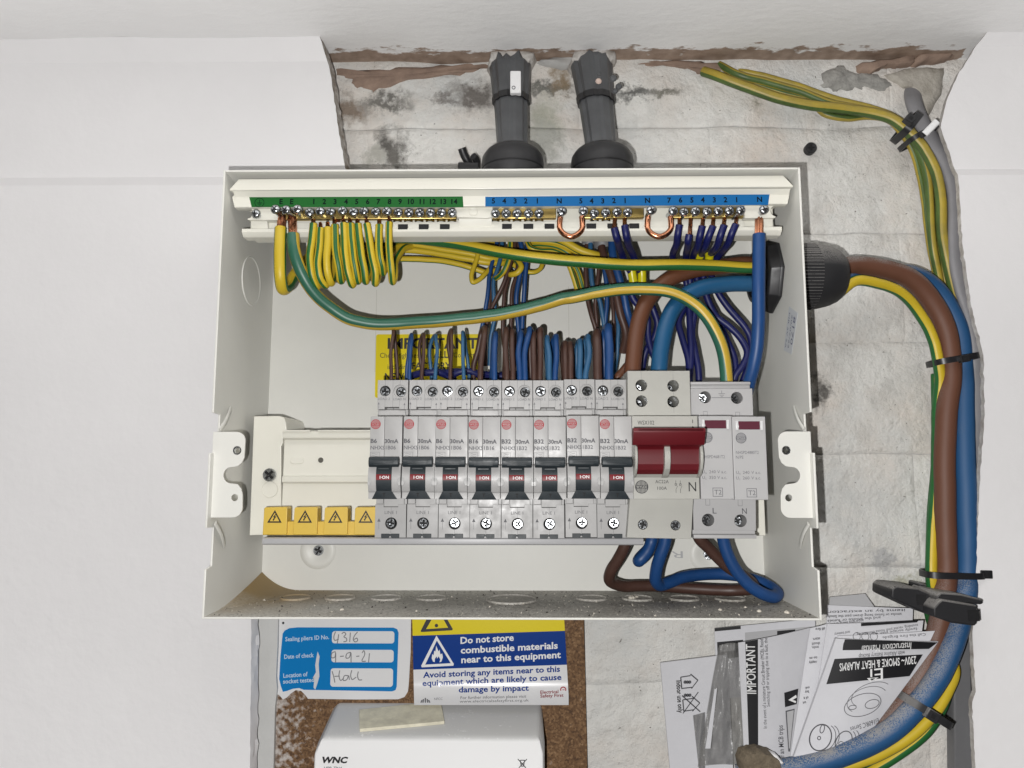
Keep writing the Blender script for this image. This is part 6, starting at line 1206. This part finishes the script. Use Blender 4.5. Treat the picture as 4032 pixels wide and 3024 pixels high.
# safety sticker, its lower edge curling over the device below
def curl(u, v): # u 0..1 across, v 0..1 down
    return None
S2 = thing('safety_sticker', 'yellow, blue and white fire safety sticker curling at the bottom', 'sticker', (E6(1000, 500, 83).x, 84, E6(1000, 500, 83).z))
TLp, TRp, BLp, BRp = E6(195, 100, 83.2), E6(1780, 60, 83.2), E6(215, 995, 70), E6(1835, 1005, 70)
def cy2(py): # depth of the sheet at photo height py (crop E6)
    t = max(0, (py-740)/260); return 83.2-9.0*t**1.8
def SPt(px_, py_, off=0.0): return E6(px_, py_, cy2(py_)-off)
def lx(py): return 195+(py-100)*0.022
def rx(py): return 1780+(py-60)*0.058 if py < 940 else 1832
def band(rows, m_, nm, off, xl_=None, xr_=None, skew=-52):
    mb = MB(); vs = []
    NX = 16
    for py in rows:
        for k in range(NX+1):
            u = k/NX; xx = lx(py)+(rx(py)-lx(py))*u; yy = py+skew*(u-0)*(1 if py < 960 else 0.0); vs.append(SPt(xx, yy+ (0), off))
    fs = [(j*(NX+1)+k, j*(NX+1)+k+1, (j+1)*(NX+1)+k+1, (j+1)*(NX+1)+k) for j in range(len(rows)-1) for k in range(NX)]
    mb.add(vs, fs); return mb.build(nm, m_, S2, angle=60)
band([630, 680, 720, 760, 800, 840, 880, 915, 945, 975, 1000], 'sticker', 'white_field', 0.0)
band([275, 360, 450, 540, 630], 'stnavy', 'blue_field', 0.0)
band([100, 190, 275], 'styel', 'yellow_field', 0.0)
def tri(Q3, par, m_, nm, off=0.12):
    mb = MB(); mb.add([SPt(*q, off) for q in Q3], [list(range(len(Q3)))]); return mb.build(nm, m_, par)
bf = [c for c in S2.children if c.name.startswith('blue_field')][0]; yf = [c for c in S2.children if c.name.startswith('yellow_field')][0]; wf = [c for c in S2.children if c.name.startswith('white_field')][0]
tri([(448, 272), (630, 570), (625, 588), (295, 605), (288, 590)], bf, 'whiteprint', 'fire_triangle'); tri([(452, 325), (598, 562), (330, 577)], bf, 'stnavy', 'fire_triangle_inner', 0.18)
fl_ = [(445, 378), (470, 440), (480, 420), (490, 470), (508, 460), (515, 500), (500, 545), (480, 553), (488, 520), (470, 490), (455, 515), (450, 490), (432, 515), (430, 550), (412, 545), (398, 510), (405, 465), (418, 480), (425, 430), (438, 440)]
tri(fl_, bf, 'whiteprint', 'flame', 0.24)
tri([(345, 100), (560, 100), (620, 205), (612, 218), (290, 236), (282, 225)], yf, 'black', 'warning_triangle'); tri([(400, 100), (520, 100), (570, 190), (340, 205)], yf, 'styel', 'warning_triangle_inner', 0.18)
p = SPt(448, 168, 0.25); MB().py(circ(p.x, p.z, 1.15, 14), p.y, p.y+0.05).build('exclamation_dot', 'black', yf)
def stx(s_, x0_, y0_, x1_, y1_, cap, m_, par, bold=0.025, off=0.15):
    vs, fs = text_verts(s_, 1.0, cap, bold); k = 2127/800*5.62     # crop pixels per millimetre on the sheet
    mb = MB(); mb.add([SPt(x0_+(x1_-x0_)*x, y0_+(y1_-y0_)*x-z*k, off) for x, z in vs], fs); mb.build('lettering', m_, par, recalc=False)
for s_, x0_, y0_, x1_, y1_ in (('Do not store', 700, 358, 1258, 325), ('combustible materials', 702, 460, 1718, 408), ('near to this equipment', 708, 560, 1750, 505)): stx(s_, x0_, y0_, x1_, y1_, 4.5, 'whiteprint', bf)
for s_, x0_, y0_, x1_, y1_ in (('Avoid storing any items near to this', 308, 715, 1742, 650), ('equipment which are likely to cause', 300, 800, 1757, 735)): stx(s_, x0_, y0_, x1_, y1_, 3.9, 'stnavy', wf)
stx('damage by impact', 680, 868, 1415, 848, 3.9, 'stnavy', wf); stx('For further information please visit', 700, 938, 1388, 922, 2.0, 'print', wf, 0.0); stx('www.electricalsafetyfirst.org.uk', 690, 975, 1415, 962, 1.8, 'print2', wf, 0.0)
dred = mat('dark_red_print', (0.25, 0.03, 0.035), 0.5); stx('Electrical', 1535, 882, 1725, 874, 2.2, dred, wf, 0.02); stx('Safety First', 1535, 922, 1778, 912, 2.2, dred, wf, 0.02)
p = SPt(1775, 840, 0.3); m_ = MB(); m_.lathe(p, (0, -1, 0), [(2.0, 0), (2.0, 0.05), (1.35, 0.05), (1.35, 0)], 20, caps=False); m_.box(p.x-0.5, p.x+0.9, p.y-0.05, p.y, p.z-0.2, p.z+0.2); m_.build('round_logo', 'logored', wf)
m_ = MB()
for dx in (-45, -25, 0, 25, 45): m_.add([SPt(325+dx, 975, 0.2), SPt(325+dx+14, 975, 0.2), SPt(325+dx*0.8+14, 925+abs(dx)*0.5, 0.2), SPt(325+dx*0.8, 925+abs(dx)*0.5, 0.2)], [(0, 1, 2, 3)])
m_.build('crest_logo', 'print2', wf); stx('NFCC', 425, 948, 512, 946, 1.6, 'print2', wf, 0.0)
# white comms device
DV = thing('communications_device', 'white plastic communications unit with sloping greyish top below the box', 'device', (E6(800, 1300, 60).x, 84, -260))
zt_, zs_ = B1(1000, 1205, 82).z, B1(1000, 1452, 44).z
xa, xb = B1(822, 1480, 44).x, E6(1566, 1300, 44).x
ta, tb_ = B1(990, 1205, 82).x, E6(1525, 1010, 82).x
dm = dusty('greyed_white_plastic', (0.80, 0.80, 0.80), (0.60, 0.60, 0.595), amount=0.30, scale=500)  # speckled greyer where the casing faces up
fr = [(xa+3.5, 44, zs_), (xb-1.5, 44, zs_), (xb-0.2, 43, zs_-8), (xb, 42.5, -300), (xa, 42.5, -300), (xa+0.4, 43, zs_-9)]
mb = MB(); vs = [(ta, 83.8, zt_), (tb_, 83.8, zt_), (xb-3, 47, zs_+1.8), (xa+6, 47, zs_+1.8)]+fr+[(xa-1.2, 56, zs_-6), (xa-1.2, 56, -300), (xa-1.2, 84, -300), (ta-4, 84, zt_-4), (xb+1.0, 52, zs_-4), (xb+1.0, 52, -300), (xb+1.0, 84, -300), (tb_+2, 84, zt_-3)]
mb.add(vs, [(0, 3, 2, 1), (3, 4, 5, 2), (4, 9, 8, 7, 6, 5), (0, 13, 10, 9, 4, 3), (10, 11, 8, 9), (13, 12, 11, 10), (1, 2, 5, 6, 14, 17), (6, 7, 15, 14), (14, 15, 16, 17)])
mb.build('casing', dm, DV, bevel=1.6, seg=3)
text('WNC', B1(866, 1622, 42.2), (B1(1050, 1622, 42.2)-B1(866, 1622, 42.2)).x, 3.3, 'black', DV, bold=0.045, ax=Vector((1, 0, 0)), az=Vector((0.25, 0, 0.97)))
text('HPR-TN4', B1(890, 1672, 42.2), 10.5, 1.8, 'black', DV)
m_ = MB(); y = 42.2
for a, b in (((1300, 1565), (1385, 1659)), ((1395, 1565), (1310, 1659)), ((1325, 1580), (1335, 1640)), ((1370, 1580), (1360, 1640)), ((1325, 1578), (1372, 1578)), ((1335, 1640), (1362, 1640))):
    p, q = E6(*a, y), E6(*b, y); d = (q-p).normalized(); n_ = Vector((-d.z, 0, d.x))*0.22; m_.add([p+n_, q+n_, q-n_, p-n_], [(0, 1, 2, 3)])
m_.build('waste_bin_symbol', 'black', DV)
# strip of old foam tape on the slope
def slope(px_, py_):  # point on the sloping top
    n_ = Vector((0, (zs_+1.8)-zt_, 83.8-47)); n_ = Vector((0, -(zt_-(zs_+1.8)), -(47-83.8)*-1)); p0 = Vector((ta, 83.8, zt_)); p1 = Vector((ta, 47, zs_+1.8)); dv = p1-p0; nn = Vector((0, dv.z, -dv.y)).normalized()
    d = ray(780+px_*1220/2190, 2100+py_*1220/2190); t = (p0-CAMP).dot(nn)/d.dot(nn); return CAMP+d*t
q = [slope(1137, 1268), slope(1716, 1206), slope(1742, 1352), slope(1142, 1408)]
nn = (q[1]-q[0]).cross(q[3]-q[0]).normalized(); nn = nn if nn.y < 0 else -nn
mb = MB(); mb.add([v+nn*0.1 for v in q]+[v+nn*2.2 for v in q], [(0, 3, 2, 1), (4, 5, 6, 7), (0, 1, 5, 4), (1, 2, 6, 5), (2, 3, 7, 6), (3, 0, 4, 7)])
FT = mb.build('foam_tape', 'foam', None, bevel=0.4, org=tuple(q[3])); tag(FT, 'strip of aged cream foam tape stuck on the white device', 'tape')
# ================================================================== folded leaflets tucked behind the tails
def sheet(name, Q, pts, y, m_, lab, cat='leaflet', bend=None, th=0.5, group='leaflets tucked behind the tails', nu=10, nv=10):
    """four-cornered sheet from photo corners (TL,TR,BR,BL) with depths, bowed by bend mm"""
    c = [Q(px_, py_, yy) for (px_, py_), yy in zip(pts, y)]
    T_ = thing(name, lab, cat, tuple(c[3].lerp(c[2], 0.5)), group)
    def fn(u, v, off=0.0):
        p = c[0].lerp(c[1], u).lerp(c[3].lerp(c[2], u), v); b = (bend or 0)*math.sin(math.pi*u); return Vector((p.x, p.y-b+off, p.z))
    mb = MB(); mb.grid(lambda u, v: fn(u, v), nu, nv); mb.grid(lambda u, v: fn(u, v, th), nu, nv)
    n_ = nu+1; b0 = n_*(nv+1)
    rim = [(k) for k in range(nu)]
    for k in range(nu): mb.f.append([k, k+1, b0+k+1, b0+k]); mb.m.append(0); r0 = nv*n_; mb.f.append([r0+k, r0+k+1, b0+r0+k+1, b0+r0+k]); mb.m.append(0)
    for k in range(nv): mb.f.append([k*n_, (k+1)*n_, b0+(k+1)*n_, b0+k*n_]); mb.m.append(0); mb.f.append([k*n_+nu, (k+1)*n_+nu, b0+(k+1)*n_+nu, b0+k*n_+nu]); mb.m.append(0)
    mb.build('page', m_, T_, angle=60)
    return T_, fn
def on(T_, fn, u0, v0, u1, v1, m_, nm='printed_block', off=-0.12, nu=8):
    mb = MB(); mb.grid(lambda a, b: fn(u0+(u1-u0)*a, v0+(v1-v0)*b, off), nu, 2); return mb.build(nm, m_, T_, angle=60, recalc=False)
def ont(T_, fn, s_, u0, v0, u1, v1, cap, m_, bold=0.0, off=-0.2):
    a, b = fn(u0, v0, off), fn(u1, v1, off); ax = (b-a).normalized(); nrm = (fn(0.5, 0.5)-fn(0.4, 0.5)).cross(fn(0.5, 0.5)-fn(0.5, 0.4)).normalized()
    if nrm.y > 0: nrm = -nrm
    az = nrm.cross(ax).normalized()*1.0
    text(s_, a, (b-a).length, cap, m_, T_, bold=bold, ax=ax, az=az)
def lines(T_, fn, u0, u1, v0, v1, n_, m_='print', cap=1.1, seed=1, words=None):
    rnd = random.Random(seed); W_ = words or ['smoke', 'alarm', 'the', 'fire', 'should', 'unit', 'start', 'supply', 'being', 'drawn', 'past', 'and', 'heat']
    for k in range(n_):
        v = v0+(v1-v0)*k/max(1, n_-1); s_ = ' '.join(rnd.choice(W_) for _ in range(5)); ont(T_, fn, s_, u0, v, u1, v+0.0, cap, m_)
# back sheets
t, f = sheet('instruction_leaflet', B4, [(415, 330), (1000, 275), (1000, 700), (430, 740)], (84, 82, 80, 82), 'paper', 'white sheet with a dark printed panel just below the box', th=0.6)
on(t, f, 0.02, 0.20, 0.28, 0.44, 'black'); on(t, f, 0.05, 0.25, 0.20, 0.34, 'ltgreyprint', off=-0.2); on(t, f, 0.0, 0.0, 0.26, 0.045, 'black'); on(t, f, 0.30, 0.10, 1.0, 0.26, 'ltgreyprint'); on(t, f, 0.62, 0.12, 0.80, 0.20, 'black', off=-0.2)
t, f = sheet('instruction_leaflet', E4, [(50, 640), (700, 560), (760, 1750), (150, 1750)], (83, 80, 78, 80), 'paper', 'folded white leaflet with house symbols at far left', th=1.6)
t2 = t
a_, b_ = E4(195, 805, 78), E4(215, 1115, 78); ax = (b_-a_).normalized(); text('Indoor use only', a_-Vector((0, 2, 0)), (b_-a_).length, 3.1, 'black', t, bold=0.004, ax=ax, az=Vector((-ax.z, 0, ax.x)))
m_ = MB(); y = 76.5
hs = [((245, 780), (255, 890)), ((245, 780), (340, 765)), ((255, 890), (355, 878)), ((340, 750), (412, 810)), ((412, 810), (350, 890)), ((265, 1000), (275, 1110)), ((265, 1000), (365, 985)), ((275, 1110), (375, 1095)), ((355, 965), (430, 1030)), ((430, 1030), (360, 1110)), ((258, 958), (435, 1115)), ((415, 925), (268, 1130))]
for a, b in hs:
    p, q = E4(*a, y), E4(*b, y); d = (q-p).normalized(); n_ = Vector((-d.z, 0, d.x))*0.28; m_.add([p+n_, q+n_, q-n_, p-n_], [(0, 1, 2, 3)])
for cx, cy in ((310, 828), (312, 955)):
    for dx in (-22, 0, 22): p = E4(cx+dx, cy, y); m_.py(circ(p.x, p.z, 1.0, 10), y, y+0.05)
m_.build('house_symbols', 'print', t)
# clear plastic bag holding papers
BG = thing('plastic_bag', 'crumpled grey clear plastic bag of papers among the leaflets', 'bag', E4(650, 1500, 72), 'leaflets tucked behind the tails')
def bagf(u, v):
    lx_ = 620+(410-620)*v**0.9; rx_ = 880+(900-880)*v; py_ = 470+(1180)*v
    w_ = 1.6*math.sin(u*9+v*3)+1.2*math.sin(u*17-v*5+1)+2.6*noise.noise(Vector((u*4, v*5, 2)))+1.6*noise.noise(Vector((u*10, v*9, 6)))
    return E4(lx_+(rx_-lx_)*u, py_+25*math.sin(u*math.pi)*-1, 70+w_*(0.5+0.7*v)-2*v)
mb = MB(); mb.grid(bagf, 34, 30); mb.build('bag_film', 'bagp', BG, angle=80)
mb = MB(); mb.add([E4(575, 900, 66), E4(600, 880, 66), E4(535, 1470, 64), E4(485, 1470, 64)], [(0, 1, 2, 3)]); mb.build('seam_strip', 'paper', BG)
def bagf2(u, v):
    return E4(370+(480+430*v*0-370)*u+60*v, 1150+500*v, 73+2*math.sin(u*7+v*4))
mb = MB(); mb.grid(lambda u, v: E4(365+115*u+60*v*(1-u), 1150+560*v-30*u, 74+2.5*math.sin(u*6+v*5)), 14, 20); mb.build('loose_flap', 'bagp', BG, angle=80)
# the IMPORTANT sheet inside the bag
t, f = sheet('instruction_leaflet', E4, [(805, 445), (1500, 300), (1330, 1640), (870, 1700)], (66, 72, 68, 64), 'paper', 'white sheet with a black IMPORTANT stripe along its left edge', bend=2.0, th=0.6)
on(t, f, 0.09, 0.0, 0.26, 0.84, 'black')
def E4t(s_, a, b, y, cap, m_, par, bold=0.02, flip=1):
    p, q = E4(*a, y), E4(*b, y); ax = (q-p).normalized(); text(s_, p, (q-p).length, cap, m_, par, bold=bold, ax=ax, az=Vector((-ax.z, 0, ax.x))*flip)
E4t('IMPORTANT', (978, 940), (965, 460), 63.4, 5.6, 'whiteprint', t, 0.01)
E4t('In the event of a miniature Circuit Breaker (MCB), Resid', (1082, 1275), (1045, 410), 63.6, 2.1, 'print', t, 0.0); E4t('Switching off or tripping due to a fault, the', (1112, 1065), (1085, 400), 64.2, 2.0, 'print', t, 0.0)
E4t('If an MCB trips', (1250, 1560), (1235, 1245), 65, 3.0, 'print', t, 0.01)
mb = MB(); mb.add([E4(1250, 930, 66), E4(1385, 890, 66), E4(1370, 1040, 66), E4(1258, 1070, 66)], [(0, 1, 2, 3)]); mb.build('printed_block', 'black', t)
mb = MB(); mb.add([E4(1290, 1000, 65.7), E4(1365, 950, 65.7), E4(1372, 975, 65.7), E4(1330, 1000, 65.7), E4(1365, 1010, 65.7), E4(1362, 1030, 65.7)], [(0, 1, 2, 3, 4, 5)]); mb.build('printed_mark', 'whiteprint', t)
mb = MB(); mb.add([E4(1262, 1105, 66), E4(1350, 1085, 66), E4(1305, 1500, 65), E4(1290, 1500, 65)], [(0, 1, 2, 3)]); mb.build('printed_frame', 'print', t); mb = MB(); mb.add([E4(1275, 1115, 65.8), E4(1343, 1098, 65.8), E4(1305, 1470, 64.8), E4(1297, 1470, 64.8)], [(0, 1, 2, 3)]); mb.build('printed_panel', 'ltgreyprint', t)
# alarm manual: fanned pages behind, cover in front
t, f = sheet('instruction_leaflet', B4, [(1085, 150), (1290, 130), (1350, 215), (1080, 215)], (82, 82, 80, 80), 'ltgreyprint', 'grey glossy leaflet corner peeking out at the very back', th=1.0)
t, f = sheet('instruction_leaflet', B4, [(1070, 195), (1568, 214), (1560, 420), (1060, 420)], (78, 76, 74, 75), 'paper', 'open page of upside down small print beside the box corner', bend=1, th=0.5)
for k, (x1_, x0_, yv, sl) in enumerate(((1520, 1075, 222, 8), (1500, 1060, 246, 10), (1380, 1070, 268, 14), (1280, 1080, 286, 16))):
    p, q = B4(x1_, yv-sl*0.5, 73.5), B4(x0_, yv+sl, 73.5); ax = (q-p).normalized(); text(['items by an extractor', 'smoke or fumes being drawn past the Smoke', 'and the smoke or fumes', 'apparatus being drawn'][k], p, (q-p).length, 1.7, 'print', t, ax=ax, az=Vector((-ax.z, 0, ax.x)))
t, f = sheet('instruction_leaflet', B4, [(970, 330), (1085, 300), (930, 1110), (850, 1110)], (70, 68, 62, 63), 'paper', 'narrow edge of a leaflet page with clipped words', bend=0.5, th=0.6)
for s_, x, yv, wd in (('all fire', 1000, 330, 55), ('start', 985, 388, 40), ('should', 980, 415, 45), ('smoke,', 978, 437, 40), ('to m', 965, 498, 45), ('supply', 962, 524, 45), ('out', 940, 672, 25), ('by', 938, 695, 22), ('of it', 930, 730, 28), ('at', 925, 758, 20)):
    p, q = B4(x+wd, yv-4, 61.5), B4(x, yv, 61.5); ax = (q-p).normalized(); text(s_, p, (q-p).length, 1.6, 'print', t, ax=ax, az=Vector((-ax.z, 0, ax.x)))
t, f = sheet('instruction_leaflet', B4, [(1070, 305), (1628, 285), (1610, 420), (1000, 760)], (66, 66, 63, 60), 'paper', 'page with a black heading bar behind the alarm manual cover', bend=1, th=0.6)
mb = MB(); mb.add([B4(1265, 300, 64.5), B4(1600, 284, 64.5), B4(1590, 296, 64.3), B4(1266, 318, 64.3)], [(0, 1, 2, 3)]); mb.build('heading_bar', 'black', t)
for k, (a, b) in enumerate((((1595, 305), (1240, 360)), ((1590, 325), (1180, 378)), ((1200, 345), (1110, 358)))):
    p, q = B4(*a, 63.2), B4(*b, 63.2); ax = (q-p).normalized(); text(['sounding, vacate your house immediately', 'family escape plan wait until dawn', 'and battery'][k], p, (q-p).length, 1.6, 'print', t, ax=ax, az=Vector((-ax.z, 0, ax.x)))
t, f = sheet('instruction_leaflet', B4, [(1130, 375), (1695, 345), (1650, 440), (1100, 470)], (60, 60, 58, 58), 'paper', 'page with small drawings just above the alarm manual cover', bend=0.8, th=0.6)
p, q = B4(1640, 358, 57.5), B4(1390, 378, 57.5); ax = (q-p).normalized(); text('Call the Fire Brigade', p, (q-p).length, 1.6, 'print', t, ax=ax, az=Vector((-ax.z, 0, ax.x)))
m_ = MB()
for x in (1240, 1290, 1340): 
    p = B4(x, 378, 57.5); m_.lathe(p, (0, -1, 0), [(2.4, 0), (2.4, 0.05), (2.1, 0.05), (2.1, 0)], 12, caps=False)
m_.build('small_drawings', 'print2', t)
t, f = sheet('alarm_manual', B4, [(1120, 390), (1715, 408), (1300, 960), (860, 1120)], (55, 56, 55, 56), 'paper', 'upside down smoke and heat alarm manual in front of the leaflets', bend=3.0, th=2.2, nu=14)
def B4q(pts, yv, m__, nm, par=None):
    mb = MB(); mb.add([B4(*p, yy) for p, yy in zip(pts, yv)], [list(range(len(pts)))]); return mb.build(nm, m__, par or t)
def bandm(top, bot, ya, m__, nm):
    mb = MB(); n_ = 12
    vs = []
    for k in range(n_+1):
        u = k/n_; bow = 3.0*math.sin(math.pi*min(1, max(0, 0.02+u*0.95)))
        vs.append(B4(top[0]+(top[2]-top[0])*u, top[1]+(top[3]-top[1])*u-6*math.sin(math.pi*u)*0, ya-bow-0.35)); vs.append(B4(bot[0]+(bot[2]-bot[0])*u, bot[1]+(bot[3]-bot[1])*u, ya-bow-0.35))
    mb.add(vs, [(2*k, 2*k+1, 2*k+3, 2*k+2) for k in range(n_)]); return mb.build(nm, m__, t, angle=60)
bandm((1150, 393, 1712, 412), (1134, 458, 1660, 450), 55.2, 'black', 'title_band'); bandm((1112, 508, 1625, 482), (1064, 655, 1548, 608), 55.0, 'black', 'title_band')
def B4t(s_, a, b, yv, cap, m__, bold=0.0, it=0.0):
    p, q = B4(*a, yv), B4(*b, yv); ax = (q-p).normalized(); az = Vector((-ax.z, 0, ax.x)); text(s_, p, (q-p).length, cap, m__, t, bold=bold, ax=ax, az=(az+ax*it).normalized())
B4t('Instruction Manual', (1558, 412), (1272, 432), 51.5, 4.2, 'whiteprint', 0.0, 0.2); B4t('with Alkaline Battery Backup', (1520, 460), (1253, 482), 51.5, 2.5, 'print', 0.0, 0.2)
B4t('230V~ SMOKE & HEAT ALARMS', (1585, 492), (1140, 535), 51.3, 4.4, 'whiteprint', 0.012, 0.1); B4t('Ei', (1392, 560), (1318, 568), 51.2, 7.0, 'whiteprint', 0.0, 0.15)
B4q([(1300, 620), (1368, 615), (1322, 642)], (51.2,)*3, 'whiteprint', 'logo_triangle'); B4q([(1322, 622), (1350, 620), (1328, 634)], (51.0,)*3, 'black', 'logo_triangle_inner'); B4t('Ei160RC Series', (1365, 852), (1202, 905), 51.8, 2.8, 'print', 0.0, 0.2)
def ell(cx, cy, rx_, ry_, ang, yv, mb, w_=0.22, a0=0, a1=360):
    ps = [];
    for k in range(33):
        a = math.radians(a0+(a1-a0)*k/32); x, y_ = rx_*math.cos(a), ry_*math.sin(a); c_, s_ = math.cos(math.radians(ang)), math.sin(math.radians(ang)); ps.append(B4(cx+x*c_-y_*s_, cy+x*s_+y_*c_, yv))
    mb.tube(ps, w_, 4, sub=0, caps=False, flat=(1, 0.2))
m_ = MB()
ell(1275, 775, 110, 62, -18, 51.6, m_); ell(1300, 745, 120, 70, -20, 51.6, m_, 0.18, 150, 350); ell(1325, 715, 120, 65, -20, 51.6, m_, 0.18, 150, 340); ell(1330, 770, 42, 24, -18, 51.5, m_); ell(1216, 790, 22, 12, -8, 51.5, m_)
m_.build('alarm_drawing', 'print2', t)
m_ = MB()
ell(1030, 965, 62, 78, 20, 51.8, m_, 0.35); ell(1055, 965, 62, 78, 20, 51.8, m_, 0.2, -80, 80); ell(1075, 965, 62, 78, 20, 51.8, m_, 0.2, -80, 80); ell(1040, 915, 12, 24, 15, 51.7, m_); ell(1022, 968, 9, 10, 0, 51.7, m_); ell(1165, 990, 45, 66, 25, 51.8, m_, 0.3); ell(1185, 985, 45, 66, 25, 51.8, m_, 0.2, -80, 80); ell(1205, 980, 45, 66, 25, 51.8, m_, 0.2, -80, 80); ell(1150, 1000, 14, 12, 0, 51.7, m_)
m_.build('alarm_drawing', 'print', t)
# lump of dried mortar holding the papers
o = thing('mortar_lump', 'lump of brown mortar in front of the leaflets at the bottom', 'mortar', E4(1000, 1600, 60))
blob('lump', [E4(810, 1700, 56), E4(815, 1560, 56), E4(850, 1480, 56), E4(990, 1455, 56), E4(1110, 1490, 56), E4(1190, 1560, 56), E4(1240, 1640, 56), E4(1230, 1720, 56), E4(1000, 1760, 56)], 50, 62, mat('brown_mortar', (0.20, 0.16, 0.11), 0.9, col2=(0.10, 0.08, 0.055), vscale=120, bump=0.9, bscale=500, bdist=0.001), o, 3.3, 1.5)
blob('white_crust', [E4(1120, 1500, 54), E4(1180, 1530, 54), E4(1240, 1610, 54), E4(1215, 1625, 54), E4(1150, 1560, 54)], 52, 58, 'paint', o, 8.3, 0.8)
# ================================================================== grit fallen into the bottom of the box
rnd = random.Random(11); dark = MB(); pale_ = MB()
for k in range(1500):
    x = rnd.uniform(-165, 166); yv = rnd.uniform(2, 86)
    if rnd.random() > 0.35+0.65*((x+165)/330) and rnd.random() > 0.25: continue
    r = rnd.uniform(0.12, 0.42) if rnd.random() < 0.93 else rnd.uniform(0.45, 0.8)
    z = -H2+T+r*0.4; mb = dark if rnd.random() < 0.62 else pale_
    a = rnd.uniform(0, 6.28); vs = [(x+r*math.cos(a+q)*rnd.uniform(.7, 1.3), yv+r*math.sin(a+q)*rnd.uniform(.7, 1.3), z-r*0.3) for q in (0, 1.57, 3.14, 4.71)]+[(x, yv, z+r*0.8)]
    mb.add(vs, [(0, 1, 4), (1, 2, 4), (2, 3, 4), (3, 0, 4)])
for x, yv, r in ((74.5, 58, 2.2), (78, 62, 1.5), (141, 18, 1.3), (155, 14, 1.5), (120, 22, 1.0), (-97, 20, 1.1), (137, 30, 0.9)):
    for q in range(4): pale_.lathe((x+rnd.uniform(-r, r)*0.5, yv+rnd.uniform(-r, r)*0.5, -H2+T), (0, 0, 1), [(r*0.8, 0), (r*0.7, r*0.6), (0, r)], 6)
tag(dark.build('dark_grit_grains', 'dustdark', None, org=(0, 45, -H2)), 'dark grit scattered over the floor of the box', 'grit', kind='stuff')
tag(pale_.build('pale_grit_grains', 'dustpale', None, org=(0, 45, -H2)), 'pale plaster crumbs scattered over the floor of the box', 'grit', kind='stuff')
